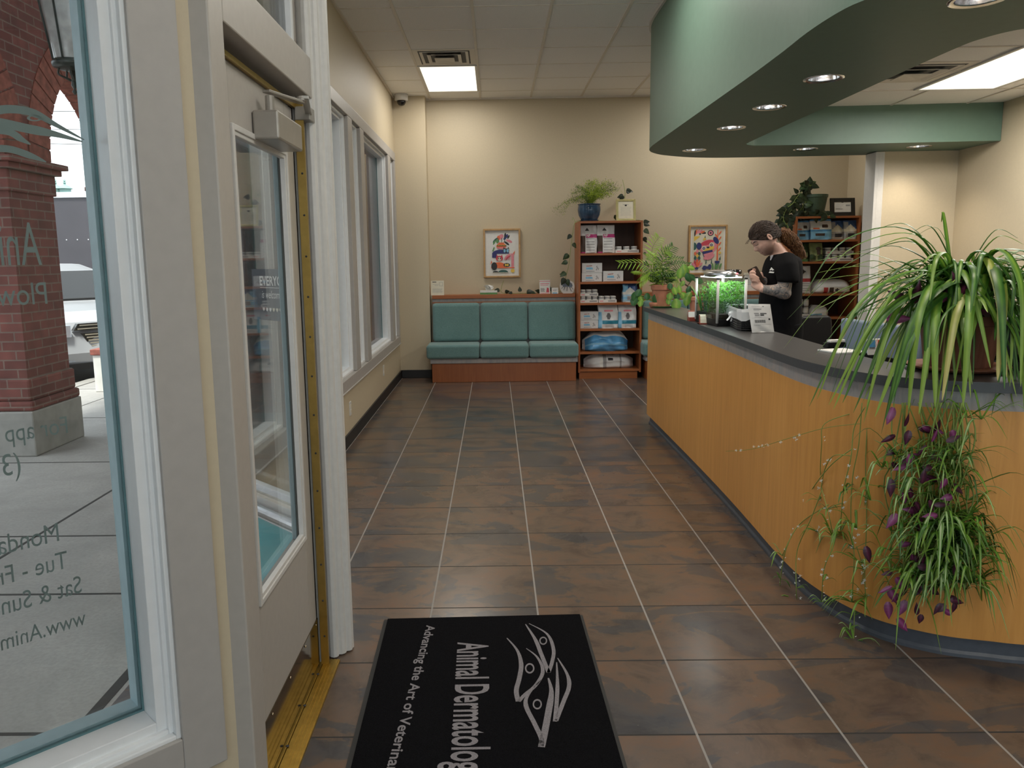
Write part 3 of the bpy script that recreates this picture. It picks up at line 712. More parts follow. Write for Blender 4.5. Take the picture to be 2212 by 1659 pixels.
bm.faces.new(vs); bmesh.ops.triangulate(bm, faces=bm.faces[:]); bm.verts.index_update()
ci.add([v.co.copy() for v in bm.verts], [[v.index for v in f.verts] for f in bm.faces], 0); bm.free()
for k in range(-1, 6):
    x = 2.13 + .6259 * k
    if 2.2 < x < 4.3: ci.box(x - .008, 3.36, 2.739, x + .008, 6.85, 2.745, 1)
for k in range(6): y = 6.24 - .6259 * k; ci.box(2.15, y - .008, 2.739, 4.3, y + .008, 2.745, 1)
struct(ci.build('ceiling_lower', [M['ceil'], M['tbar']]))
def downlight(x, y, lab):
    o = thing('downlight', (x, y, SZ), lab, 'ceiling light', 'recessed lights in the green canopy')
    b = MB(); b.lathe([(.083, .003), (.080, .03), (.070, .09), (.045, .12), (.001, .125)], (x, y, SZ), 32, cap=False); b.build('reflector', M['lampmetal'], o, smooth=True)
    b = MB(); b.lathe([(.080, -.001), (.102, -.004), (.104, -.001), (.104, .0), (.080, .004)], (x, y, SZ), 36, cap=False); b.build('trim_ring', M['chrome'], o, smooth=True)
    b = MB(); b.ball((x, y, SZ + .062), .034, .034, .042, 16); b.build('bulb', M['bulb'], o, smooth=True)
    lamp('downlight_beam', 'SPOT', (x, y, SZ + .015), 7, (1, .87, .70), .04, spot_size=radians(115), spot_blend=.8)
DLL = ['big chrome downlight by the nearest bend of the green canopy, cut by the picture top', 'second chrome downlight along the canopy after the one at the bend', 'third chrome downlight along the long arm of the green canopy', 'fourth chrome downlight along the long arm, last before the rounded end', 'chrome downlight in the rounded tip of the green canopy', 'chrome downlight in the rear arm of the canopy, next to the rounded tip', 'chrome downlight at the wall end of the rear canopy arm']
for (x, y), l_ in zip(DL, DLL): downlight(x, y, l_)

# --- ceiling fittings
def troffer(x, y, z, lab):
    o = thing('ceiling_light', (x, y, z), lab, 'ceiling light')
    b = MB()
    for a in ((-.31, -.62, -.285, .62), (.285, -.62, .31, .62), (-.285, -.62, .285, -.598), (-.285, .598, .285, .62)): b.box(x + a[0], y + a[1], z - .012, x + a[2], y + a[3], z - .001)
    b.build('frame', M['white'], o); b = MB(); b.box(x - .285, y - .598, z - .008, x + .285, y + .598, z - .003); b.build('diffuser', M['tube'], o)
troffer(-.464, 8.92, CZ, 'glowing fluorescent ceiling panel beside the air vent over the bench corner')
troffer(3.55, 5.6, 2.745, 'glowing fluorescent panel in the lowered ceiling inside the green canopy')
for (x, y), l_ in zip(TROFFERS_AND_FILL[1:], ('beside the long arm of the canopy', 'over the aisle by the entrance door', 'over the entrance mat', 'behind the entrance mat', 'behind the counter bend', 'over the bench behind the canopy')): troffer(x, y, CZ, 'added unseen fluorescent fill panel ' + l_)  # added out of view so more light reaches ceiling and counter
def vent(x, y, z, lab, s=.30):
    o = thing('air_vent', (x, y, z), lab, 'air vent'); b = MB(); b.box(x - s, y - s, z - .006, x + s, y + s, z - .001)
    b.build('face_plate', M['tbar'], o)
    b = MB(); b.box(x - s * .83, y - s * .83, z - .0075, x + s * .83, y + s * .83, z - .005); b.build('throat', M['ink'], o)
    for q, dz in ((.78, .010), (.55, .022), (.32, .034)):
        b = MB(); a = s * q; i_ = a * .80 if q > .4 else 0.001
        for k in range(4):
            c_, s_ = cos(pi / 2 * k), sin(pi / 2 * k); rot = lambda u, v: (x + u * c_ - v * s_, y + u * s_ + v * c_)
            p0, p1, p2, p3 = rot(-a, -a), rot(a, -a), rot(i_, -i_), rot(-i_, -i_)
            b.add([(*p0, z - dz), (*p1, z - dz), (*p2, z - dz + .008), (*p3, z - dz + .008)], [(0, 1, 2, 3)])
        b.build('louver', M['tbar'], o, solid=.004)
vent(-.464, 7.98, CZ, 'square stepped air vent beside the glowing ceiling panel')
vent(2.92, 5.65, 2.745, 'square air vent with dark slots in the lowered ceiling inside the canopy')
# --- dome camera, outlets
o = thing('security_camera', (-1.10, 9.68, CZ - .12), 'small white dome security camera at the ceiling corner over the column', 'camera')
b = MB(); b.lathe([(.078, .12), (.082, .10), (.080, .05), (.062, .044)], (-1.10, 9.68, CZ - .12), 24); b.build('housing', M['white'], o, smooth=True)
b = MB(); b.lathe([(.055, .05), (.052, .02), (.035, -.005), (.012, -.014), (.001, -.015)], (-1.10, 9.68, CZ - .12), 24); b.build('dome', M['blackgloss'], o, smooth=True)
def outlet(y, z, lab):
    o = thing('wall_outlet', (-1.22, y, z), lab, 'outlet'); b = MB(); b.box(-1.22, y - .036, z - .058, -1.213, y + .036, z + .058); b.build('cover_plate', M['white'], o, bevel=.002)
    b = MB(); b.box(-1.2135, y - .016, z - .034, -1.210, y + .016, z - .006); b.box(-1.2135, y - .016, z + .006, -1.210, y + .016, z + .034); b.build('socket', M['cream'], o, bevel=.002)
outlet(6.30, .285, 'white wall outlet under the windows, nearer the entrance door'); outlet(8.26, .32, 'white wall outlet under the windows, nearer the column')

# ================================================================= EXTERIOR
g = MB(); g.box(-5.3, .3, -.2, -1.22, 24, -.03);
struct(g.build('sidewalk', M['concrete']))
g = MB()
for (x0, x1, y0, y1) in [(-1.425, -1.385, -8, 24), (-2.65, -2.632, -8, 24), (-4.55, -4.535, -8, 24)] + [(-5.3, -1.25, y - .008, y + .008) for y in (-1.3, .5, 2.335, 3.42, 4.2, 5.85, 7.6, 9.4, 11.2)]:
    g.box(x0, y0, -.035, x1, y1, -.0285)
struct(g.build('pavement_joints', M['joint']))
g = MB(); g.box(-60, -30, -.3, -5.3, 120, -.14); struct(g.build('road', M['asphalt']))
g = MB(); g.box(-1.22, -12, -.2, 12, -2.64, -.03); g.box(-5.3, -12, -.2, -1.22, .3, -.03); g.box(-2.1, 4.9, -.2, -1.38, 13, -.026); struct(g.build('added_bounce_ground', M['bounce_ground']))  # unseen pale ground added to bounce daylight up through the windows
g = MB(); g.box(-5.48, -8, -.2, -5.3, 24, -.02); struct(g.build('kerb', M['stone']))
# porch roof, unseen and cut back to let daylight reach the windows, and arcade
g = MB(); g.box(-4.55, -.6, 3.85, -1.22, 3.3, 4.1); g.box(-4.55, 3.3, 3.85, -2.05, 13, 4.1); struct(g.build('porch_ceiling', M['stone_lt']))
PX0, PX1 = -4.40, -3.77
def pier(y0, y1):
    b = MB(); b.box(PX0, y0, .43, PX1, y1, 2.10); o = struct(b.build('column', M['brick']))
    b = MB(); b.box(PX0 - .05, y0 - .06, -.03, PX1 + .05, y1 + .06, .34); b.build('plinth', M['stone'], o, bevel=.012)
    b = MB(); b.box(PX0 - .05, y0 - .05, .34, PX1 + .05, y1 + .05, .42); b.box(PX0 - .03, y0 - .03, .42, PX1 + .03, y1 + .03, .60); b.build('soldier_course', M['brick'], o, bevel=.02)
    b = MB(); b.box(PX0 - .02, y0 - .02, 2.08, PX1 + .02, y1 + .02, 2.25); b.box(PX0 - .06, y0 - .06, 2.25, PX1 + .06, y1 + .06, 2.30); b.box(PX0 - .10, y0 - .10, 2.30, PX1 + .10, y1 + .10, 2.345); b.box(PX0, y0, 2.345, PX1, y1, 2.37); b.build('capital', M['brick'], o, bevel=.008)
YC, RA, PER = 7.73, 1.01, 2.64
for k in range(-3, 3):
    yc = YC + PER * k
    pier(yc - RA - .62, yc - RA)
    poly = [(yc - RA - .62, 2.36), (yc - RA, 2.36)] + [(yc - RA * cos(a), 2.36 + RA * sin(a)) for a in [pi * i / 24 for i in range(1, 24)]] + [(yc + RA, 2.36), (yc + RA, 3.86), (yc - RA - .62, 3.86)]
    b = MB(); b.extr(poly, (PX0, 0, 0), (0, 1, 0), (0, 0, 1), (PX1 - PX0, 0, 0)); o = struct(b.build('wall_arcade', M['brick']))
    b = MB()
    for i in range(30):
        a0, a1 = pi * (i + .06) / 30, pi * (i + .94) / 30; r0, r1 = RA - .004, RA + .30
        q = [(yc - r * cos(a), 2.36 + r * sin(a)) for r, a in ((r0, a0), (r1, a0), (r1, a1), (r0, a1))]
        b.extr(q, (PX0 - .008, 0, 0), (0, 1, 0), (0, 0, 1), (PX1 - PX0 + .016, 0, 0))
    b.build('arch_ring', M['brick_ring'], o)
b = MB(); b.box(-2.1, 9.95, -.03, -1.38, 10.6, 3.85); struct(b.build('wall_outer', M['brick']))
# lantern
lx, ly, lz = -2.4, 4.60, 2.62
o = thing('porch_lantern', (lx, ly, lz), 'dark iron porch lantern with ribbed tapering glass hanging outside the tall window', 'lantern')
b = MB(); b.lathe([(.092, .03), (.155, .42), (.150, .42), (.087, .03)], (lx, ly, lz), 24, cap=False, flute=.02, nf=12); b.build('glass_shade', M['frost'], o, smooth=True)
b = MB(); b.lathe([(.02, -.02), (.075, -.012), (.104, 0), (.108, .02), (.098, .034), (.09, .034)], (lx, ly, lz), 24); b.build('lower_ring', M['iron'], o, smooth=True)
b = MB(); b.lathe([(.16, .42), (.18, .44), (.17, .47), (.10, .56), (.05, .62), (.03, .66), (.001, .67)], (lx, ly, lz), 24); b.build('canopy_cap', M['iron'], o, smooth=True)
b = MB()
for k in range(8):
    a = 2 * pi * k / 8; b.tube([(lx + .10 * cos(a), ly + .10 * sin(a), lz + .03), (lx + .162 * cos(a), ly + .162 * sin(a), lz + .43)], .006, 6)
b.build('cage', M['iron'], o)
b = MB()
for k in range(5):
    a = 2 * pi * k / 5; ca, sa = cos(a), sin(a)
    b.tube(catmull([(lx + .07 * ca, ly + .07 * sa, lz - .01), (lx + .075 * ca, ly + .075 * sa, lz - .045), (lx + .045 * ca, ly + .045 * sa, lz - .06), (lx + .015 * ca, ly + .015 * sa, lz - .075)], 4), .006, 6)
b.lathe([(.004, -.15), (.014, -.135), (.005, -.12), (.016, -.10), (.010, -.07), (.02, -.02)], (lx, ly, lz), 12); b.build('finial', M['iron'], o, smooth=True)
b = MB(); b.tube([(lx, ly, lz + .66), (lx, ly, 3.85)], .010, 8); b.build('hanging_rod', M['iron'], o)
# bollard
o = MB(); o.box(-4.86, 9.18, -.03, -4.65, 9.39, .42); o.box(-4.88, 9.16, .42, -4.63, 9.41, .49, 1)
tag(o.build('bollard', [M['stone_lt'], M['brick_ring']], bevel=.01), 'short pale stone bollard with brick cap beside the parked white car', 'bollard')
# parked car: nose local +x
def car(loc, rz, lab):
    o = thing('car', loc, lab, 'car'); o.rotation_euler = (0, 0, rz); o['_w'] = (0, 0, 0)
    prof = [(-2.25, .42), (-2.28, .80), (-2.15, 1.05), (-1.95, 1.52), (-1.5, 1.64), (-.2, 1.66), (.35, 1.55), (1.0, 1.10), (1.75, 1.0), (2.12, .88), (2.26, .70), (2.30, .48), (2.22, .30), (-2.2, .30)]
    rings = []
    for (y, s_) in ((-.92, .93), (-.88, .985), (-.7, 1), (0, 1.012), (.7, 1), (.88, .985), (.92, .93)):
        r_ = []
        for (x, z) in prof:
            tuck = .17 * max(0, z - 1.05) / .6; r_.append(Vector((x * (s_ if abs(x) > 1.6 else 1) + (.05 * (1 - abs(y) / .92) if x > 2 else 0), y * (1 - tuck), z * (1 if z < .5 else .5 + .5 * s_ + (0.0)) if True else z)))
        rings.append(r_)
    b = MB(); b.loft(rings); b.build('body', M['car'], o, bevel=.03, smooth=False)
    b = MB()
    for sgn in (-1, 1):
        for x in (-1.4, 1.38):
            w_ = MB(); rr = [(.34, -.1), (.355, -.08), (.355, .08), (.34, .1), (.22, .1)]
            rings = [[Vector((x + r * cos(2 * pi * k / 24), sgn * .84 + y, .355 + r * sin(2 * pi * k / 24))) for k in range(24)] for r, y in rr]
            w_.loft(rings); rings = [[Vector((x + r * cos(2 * pi * k / 24), sgn * .84 + sgn * y, .355 + r * sin(2 * pi * k / 24))) for k in range(24)] for r, y in ((.22, .085), (.2, .104), (.05, .11))]; w_.loft(rings, 1)
            w_.build('wheel', [M['tyre'], M['steel']], o, smooth=False)
        hl = MB(); hl.prism([(x, sgn * y) for x, y in ((1.82, .925), (2.10, .935), (2.30, .90), (2.345, .60), (2.27, .60), (2.2, .86), (1.82, .90))][::sgn], .70, .86); hl.build('headlight', M['headlamp'], o, bevel=.01)
        fl = MB(); fl.obox((2.26, sgn * .66, .42), (.02, 0, 0), (0, .11, 0), (0, 0, .055)); fl.build('fog_light', M['headlamp'], o)
    def grille(z0, z1, w0, w1, n, nm):
        q = MB(); q.extr([(-w0, z1), (w0, z1), (w1, z0), (-w1, z0)], (2.24, 0, 0), (0, 1, 0), (0, 0, 1), (.075, 0, 0))
        for i in range(n):
            z = z0 + (z1 - z0) * (i + .5) / n; w_ = w1 + (w0 - w1) * (i + .5) / n
            q.box(2.30, -w_ * .95, z - .008, 2.335, w_ * .95, z + .008, 1)
        q.build(nm, [M['blackgloss'], M['chrome']], o)
    grille(.55, .74, .46, .36, 5, 'lower_grille'); grille(.78, .87, .50, .56, 2, 'upper_grille')
    q = MB(); q.obox((2.33, 0, .765), (.012, 0, 0), (0, .07, 0), (0, 0, .018)); q.build('badge', M['gold_print'], o)
    q = MB(); q.extr([(-.66, .34), (.66, .34), (.8, .26), (-.8, .26)], (2.2, 0, 0), (0, 1, 0), (0, 0, 1), (.10, 0, 0)); q.build('bumper_lip', M['black'], o)
    q = MB(); q.add([(.98, -.78, 1.13), (.98, .78, 1.13), (.42, .68, 1.53), (.42, -.68, 1.53)], [(0, 1, 2, 3)]); q.build('windscreen', M['blackgloss'], o, solid=.05)
    return o
car((-7.02, 11.92, -.14), radians(-38), 'white car parked beyond the brick pier, its grille facing the shop')
# delivery truck
o = thing('delivery_truck', (-10.6, 15.2, -.14), 'big dark delivery truck parked across the street behind the brick pier', 'truck')
b = MB(); b.box(-15, 14.2, .75, -5.2, 16.5, 2.74)
for k in range(50): b.ball((-15 + .2 * k, 14.197, 1.95), .012, .008, .012, 6, 1); b.ball((-15 + .2 * k, 14.197, 1.28), .012, .008, .012, 6, 1)
b.build('box_body', [M['truck'], M['truck_lt']], o)
b = MB(); b.box(-15.02, 14.17, 2.70, -5.18, 16.53, 2.80); b.box(-15.01, 14.185, .92, -5.19, 14.2, .97); b.build('roof_rail', M['truck_lt'], o, bevel=.01)
b = MB(); b.box(-15, 14.185, .83, -5.2, 14.199, .90); b.build('stripe', M['gold_print'], o)
b = MB(); b.box(-14.6, 14.4, .30, -5.6, 16.3, .76); b.build('chassis', M['truck'], o)
b = MB(); put_text(b, 'W', (-7.27, 14.194, 1.79), (1, 0, 0), (0, 0, 1), w=.26, h=.19); b.build('lettering', M['gold_print'], o)
for x in (-13.4, -6.9):
    b = MB(); rings = [[Vector((x + r * cos(2 * pi * k / 24), y, .45 + r * sin(2 * pi * k / 24) - .14)) for k in range(24)] for r, y in ((.40, 14.18), (.45, 14.22), (.45, 14.5), (.3, 14.5))]; b.loft(rings); b.build('wheel', M['tyre'], o)
b = MB(); rings = [[Vector((-7.0 + r * cos(2 * pi * k / 20), y, .72 + r * sin(2 * pi * k / 20))) for k in range(20)] for r, y in ((.12, 14.39), (.12, 14.36), (.07, 14.36))]; b.loft(rings); b.build('fuel_cap', M['steel'], o)
# street backdrop: houses, turrets, trees, wires
def building(x0, y0, x1, y1, h, lab, m='brick'):
    o = thing('building', ((x0 + x1) / 2, (y0 + y1) / 2, -.14), lab, 'building'); b = MB(); b.box(x0, y0, -.14, x1, y1, h); b.build('wall', M[m], o)
    b = MB(); b.box(x0 - .3, y0 - .3, h, x1 + .3, y1 + .3, h + .35); b.build('roof_cornice', M['stone_lt'], o)
    n = int((x1 - x0) / 2.2)
    for i in range(n):
        for z in [.9 + 3.0 * q for q in range(int(h // 3))]:
            x = x0 + (i + .5) * (x1 - x0) / n; b = MB(); b.box(x - .5, y0 - .03, z, x + .5, y0 + .02, z + 1.5); b.build('window', M['blackgloss'], o)
    return o
building(-34, 48, -20, 58, 3.6, 'low brick shop building across the street beyond the truck')
for (px, l_) in ((121, 'first small verdigris roof turret above the truck'), (141, 'second small verdigris roof turret above the truck')):
    q = PY(px, 412, 42); b = MB(); k_ = .26
    b.lathe([(r * k_, z * k_ + q.z) for r, z in [(1.1, -.6), (1.1, .3), (1.5, .4), (.9, .9), (.24, 1.25), (.20, 1.5), (.4, 1.6), (.10, 1.8), (.32, 1.95), (.04, 2.4)]], (q.x, 42, 0), 16)
    b.box(q.x - .3, 41.7, -.14, q.x + .3, 42.3, q.z - .1, 1); tag(b.build('roof_turret', [M['copper'], M['stone_lt']]), l_, 'turret')
tr = random.Random(3)
def tree(x, y, h, r, lab):
    o = thing('tree', (x, y, -.14), lab, 'tree', 'trees along the street'); b = MB(); b.tube([(x, y, -.14), (x + .1, y, h * .5), (x, y + .1, h * .8)], [.22, .16, .06], 8); b.build('trunk', M['bark'], o)
    b = MB()
    for i in range(900):
        a, c_, q = tr.random() * 2 * pi, tr.uniform(-1, 1), tr.random() ** .4; s_ = sqrt(1 - c_ * c_)
        p = Vector((x + r * q * s_ * cos(a), y + r * q * s_ * sin(a), h * .62 + h * .40 * q * c_))
        b.leaf(p, (tr.uniform(-1, 1), tr.uniform(-1, 1), tr.uniform(-.6, .5)), (tr.uniform(-1, 1), tr.uniform(-1, 1), 1), tr.uniform(.3, .55), tr.uniform(.2, .32), 0, n=2)
    b.build('crown', M['tree'], o)
for k, (x, y, h, r) in enumerate([(-9.8, 28, 4.6, 1.5), (-13.2, 30, 5.0, 1.6), (-6.4, 29, 4.3, 1.5), (-16.8, 33, 4.2, 1.6), (-2.8, 32, 4.6, 1.6)]): tree(x, y, h, r, ('leafy street tree straight behind the truck', 'leafy street tree behind the middle of the truck', 'leafy street tree past the truck end', 'low leafy street tree at the truck front', 'leafy street tree seen through the entrance door glass')[k])
o = MB()
for k, z in enumerate((4.6, 5.0, 5.5, 6.2, 7.0, 7.9, 8.9)):
    o.tube([(-40, 22 + .3 * k, z + 1.6), (-20, 22 + .3 * k, z + .5), (0, 22 + .3 * k, z - .2 + .1 * k)], .008, 5)
tag(o.build('overhead_wires', M['black']), 'bundle of overhead wires crossing the sky above the street', 'wires')

# ================================================================= RECEPTION COUNTER
cp = [v.to_2d() for v in catmull([(a, b, 0) for a, b in [(1.385, 6.9), (1.388, 6.0), (1.388, 5.2), (1.382, 4.5), (1.368, 3.95), (1.356, 3.6), (1.360, 3.3), (1.402, 3.067), (1.475, 2.897), (1.558, 2.81), (1.676, 2.738), (1.807, 2.699), (1.928, 2.668), (2.25, 2.625), (2.8, 2.60), (3.5, 2.6), (4.29, 2.6)]], 8)]
def off2(d):
    """the counter's outline moved outwards (towards the visitors) by d"""
    out = []
    for i, p in enumerate(cp):
        t = (cp[min(i + 1, len(cp) - 1)] - cp[max(i - 1, 0)]).normalized(); out.append(p + Vector((t.y, -t.x)) * d)
    return out
s_ = 1 if (off2(.1)[0].x < cp[0].x) else -1
def band(mb, do, di, z0, z1, mi=0, y_ext=0, prof=None):
    o = off2(s_ * do); i = off2(s_ * di); n = len(o)
    if y_ext: o[0] = o[0] + Vector((0, y_ext)); i[0] = i[0] + Vector((0, y_ext))
    rings = []
    for a, b in zip(o, i):
        if prof: rings.append([Vector((a.x + (b.x - a.x) * u, a.y + (b.y - a.y) * u, z)) for u, z in prof])
        else: rings.append([Vector((a.x, a.y, z0)), Vector((a.x, a.y, z1)), Vector((b.x, b.y, z1)), Vector((b.x, b.y, z0))])
    mb.loft(rings, mi)
ct = thing('reception_counter', (1.9, 4.2, 0), 'long curved reception counter of honey wood with grey band and dark worktop', 'counter')
ZT = 1.05
b = MB(); band(b, .020, -.06, .085, ZT - .105); b.build('front_panel', M['maple'], ct)
b = MB(); band(b, .018, -.10, ZT - .105, ZT - .038); b.build('laminate_band', M['laminate'], ct)
b = MB(); band(b, .040, -.275, ZT - .038, ZT - .002, y_ext=.15); b.build('worktop_edge', M['nosing'], ct)
b = MB(); band(b, .039, -.274, ZT - .002, ZT, y_ext=.148); b.build('worktop', M['worktop'], ct)
b = MB(); band(b, 0, -.05, 0, .085, prof=[(0, .0), (.02, .012), (.18, .022), (.2, .086), (1, .086), (1, 0)]); b.build('cove_base', M['cove'], ct)
b = MB(); band(b, -.06, -.10, .02, ZT - .105); b.build('inner_panel', M['laminate'], ct)
b = MB(); band(b, -.102, -.36, .72, .755); b.box(1.70, 3.02, .721, 2.95, 4.40, .754); b.build('desk_top', M['worktop'], ct)
b = MB(); band(b, -.32, -.36, .0, .72); b.box(2.90, 3.05, 0, 2.94, 4.38, .72); b.build('desk_support', M['laminate'], ct)

# ================================================================= BENCHES
def bench(x0, lab, W3=.603, yb=9.98):
    x1 = x0 + 3 * W3; yf = 9.385
    o = thing('waiting_bench', ((x0 + x1) / 2, 9.68, 0), lab, 'bench')
    b = MB(); b.box(x0 + .01, yf, .0, x1 - .03, yb - .02, .235); b.build('base', M['cherry'], o, bevel=.004)
    b = MB(); b.box(x0 - .01, yf - .02, .235, x1 - .012, yb - .02, .295); b.build('seat_rail', M['laminate'], o, bevel=.004)
    b = MB(); b.box(x0, 9.80, .295, x1, yb - .003, 1.005); b.box(x0, 9.792, .95, x1, 9.80, .965, 1); b.build('back_panel', [M['laminate'], M['cherry_x']], o)
    b = MB(); b.box(x0, 9.775, 1.005, x1, yb - .002, 1.052); b.build('ledge', M['cherry_x'], o, bevel=.004)
    for k in range(3):
        a = x0 + k * W3
        b = MB(); b.box(a - .05 * (k == 0), yf - .075, .297, a + W3 - .006, 9.70, .47); q = b.build('seat_cushion', M['fabric'], o, bevel=.035, seg=5)
        b = MB(); bx = a + .004; n = 9
        b.add([(bx, 9.665, .47), (bx + W3 - .008, 9.665, .47), (bx + W3 - .008, 9.70, .955), (bx, 9.70, .955), (bx, 9.80, .47), (bx + W3 - .008, 9.80, .47), (bx + W3 - .008, 9.80, .955), (bx, 9.80, .955)],
              [(0, 1, 2, 3), (5, 4, 7, 6), (1, 5, 6, 2), (4, 0, 3, 7), (3, 2, 6, 7), (0, 4, 5, 1)])
        b.build('back_cushion', M['fabric'], o, bevel=.045, seg=5)
    return o
bench(-.795, 'teal upholstered waiting bench with wood base beside the left column')
bench(1.84, 'teal upholstered bench mostly hidden behind the reception counter', .575)

# ================================================================= SHELVES
def bookcase(x0, x1, yf, yb, zt, zs, lab):
    o = thing('bookcase', ((x0 + x1) / 2, (yf + yb) / 2, 0), lab, 'bookcase'); T = .024
    for a in (x0, x1 - T):
        b = MB(); b.box(a, yf, .08, a + T, yb, zt); b.build('side_panel', M['cherry'], o, bevel=.0015)
    b = MB(); b.box(x0 + T, yf, zt - T, x1 - T, yb, zt); b.build('top_panel', M['cherry_x'], o)
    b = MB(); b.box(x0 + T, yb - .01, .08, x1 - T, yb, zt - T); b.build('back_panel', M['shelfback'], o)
    b = MB(); b.box(x0 + .015, yf + .03, 0, x1 - .04, yb, .105); b.build('plinth', M['cherry_x'], o)
    for z in zs: b = MB(); b.box(x0 + T, yf + .004, z - .026, x1 - T, yb - .01, z); b.build('shelf', M['cherry_x'], o)
    return o
LX0, LX1, LY = 1.022, 1.80, 9.50
LZ = [PY(1315, y, LY).z for y in (546.5, 608.5, 654, 710, 760, 797.5)]
bookcase(LX0, LX1, LY, 9.96, 1.9325, LZ, 'tall cherry wood bookcase of pet food next to the teal bench')
RX0, RX1, RY = 3.60, 4.375, 9.40
RZ = [PY(1790, y, RY).z for y in (517.5, 564.5, 634, 685)] + [.42, .12]
bookcase(RX0, RX1, RY, 9.86, 1.945, RZ, 'tall cherry wood bookcase of pet food behind the person')
FT = LZ[0]
def bag(name, lab, cat, x0, x1, z0, z1, y, dep, fn, mats, lying=False, group=None, pinch=.14, nx=34, nz=40, amp=.014, text=None, lean=0, seed=0):
    rr = random.Random(seed + int(x0 * 1000)); ph = [rr.uniform(0, 6) for _ in range(6)]
    b = MB(); wx, wz = x1 - x0, z1 - z0
    def prof(u, v):
        if lying: e = min(1, min(u, 1 - u) / .22); f_ = min(1, (1 - v) / .55); g_ = min(1, v / .12); k = (sin(e * pi / 2)) ** .7 * (.35 + .65 * sin(f_ * pi / 2)) * (.75 + .25 * g_)
        else: k = (pinch + (1 - pinch) * sin(min(1, (1 - v) / .75) * pi / 2)) * (.82 + .18 * sin(min(1, min(u, 1 - u) / .15) * pi / 2))
        return k
    def pt(u, v, sgn):
        k = prof(u, v); w_ = amp * (sin(7 * u + 5 * v + ph[0]) + .7 * sin(15 * v - 6 * u + ph[1]) + .6 * sin(19 * u + 9 * v + ph[2])) * .5
        x = x0 + wx * u; z = z0 + wz * v
        if lying:
            z = z0 + wz * v * (.55 + .45 * sin(min(1, min(u, 1 - u) / .3) * pi / 2)) + w_ * v * .6
        else: x += (w_ * .4 if 0 < v else 0) * (1 if u in (0, 1) else .2)
        return Vector((x + lean * v * wx, y + dep / 2 + sgn * (dep / 2 * k) + (w_ * sgn * -.6 if 0.02 < v < .98 else 0), z))
    for sgn in (-1, 1):
        vs = [pt(i / nx, j / nz, sgn) for j in range(nz + 1) for i in range(nx + 1)]
        for j in range(nz):
            for i in range(nx):
                q = (j * (nx + 1) + i, j * (nx + 1) + i + 1, (j + 1) * (nx + 1) + i + 1, (j + 1) * (nx + 1) + i)
                mi = fn((i + .5) / nx, (j + .5) / nz)
                b.add([vs[a] for a in q], [(0, 1, 2, 3) if sgn < 0 else (3, 2, 1, 0)], mi)
    # side gussets, bottom
    for u in (0, 1):
        for j in range(nz):
            a, c_, d, e = pt(u, j / nz, -1), pt(u, (j + 1) / nz, -1), pt(u, (j + 1) / nz, 1), pt(u, j / nz, 1)
            b.add([a, e, d, c_] if u == 0 else [e, a, c_, d], [(0, 1, 2, 3)], fn(.02 if u == 0 else .98, (j + .5) / nz))
    for i in range(nx):
        a, c_, d, e = pt(i / nx, 0, -1), pt((i + 1) / nx, 0, -1), pt((i + 1) / nx, 0, 1), pt(i / nx, 0, 1); b.add([a, e, d, c_], [(0, 1, 2, 3)], 0)
    if text:
        for (tx_, u, v, h, mi, wf) in text:
            k = prof(u, v); put_text(b, tx_, (x0 + wx * u, y + dep / 2 - dep / 2 * k - amp - .002, z0 + wz * v), (1, 0, 0), (0, 0, 1), w=wf * wx, h=h, mi=mi, lift=.001, bold=True)
    return tag(b.build(name, mats, smooth=True, weld=1e-5), lab, cat, group)
def XB(a, b_, Y): return PY(a, 600, Y).x, PY(b_, 600, Y).x
def zz(y, Y, x=1315): return PY(x, y, Y).z
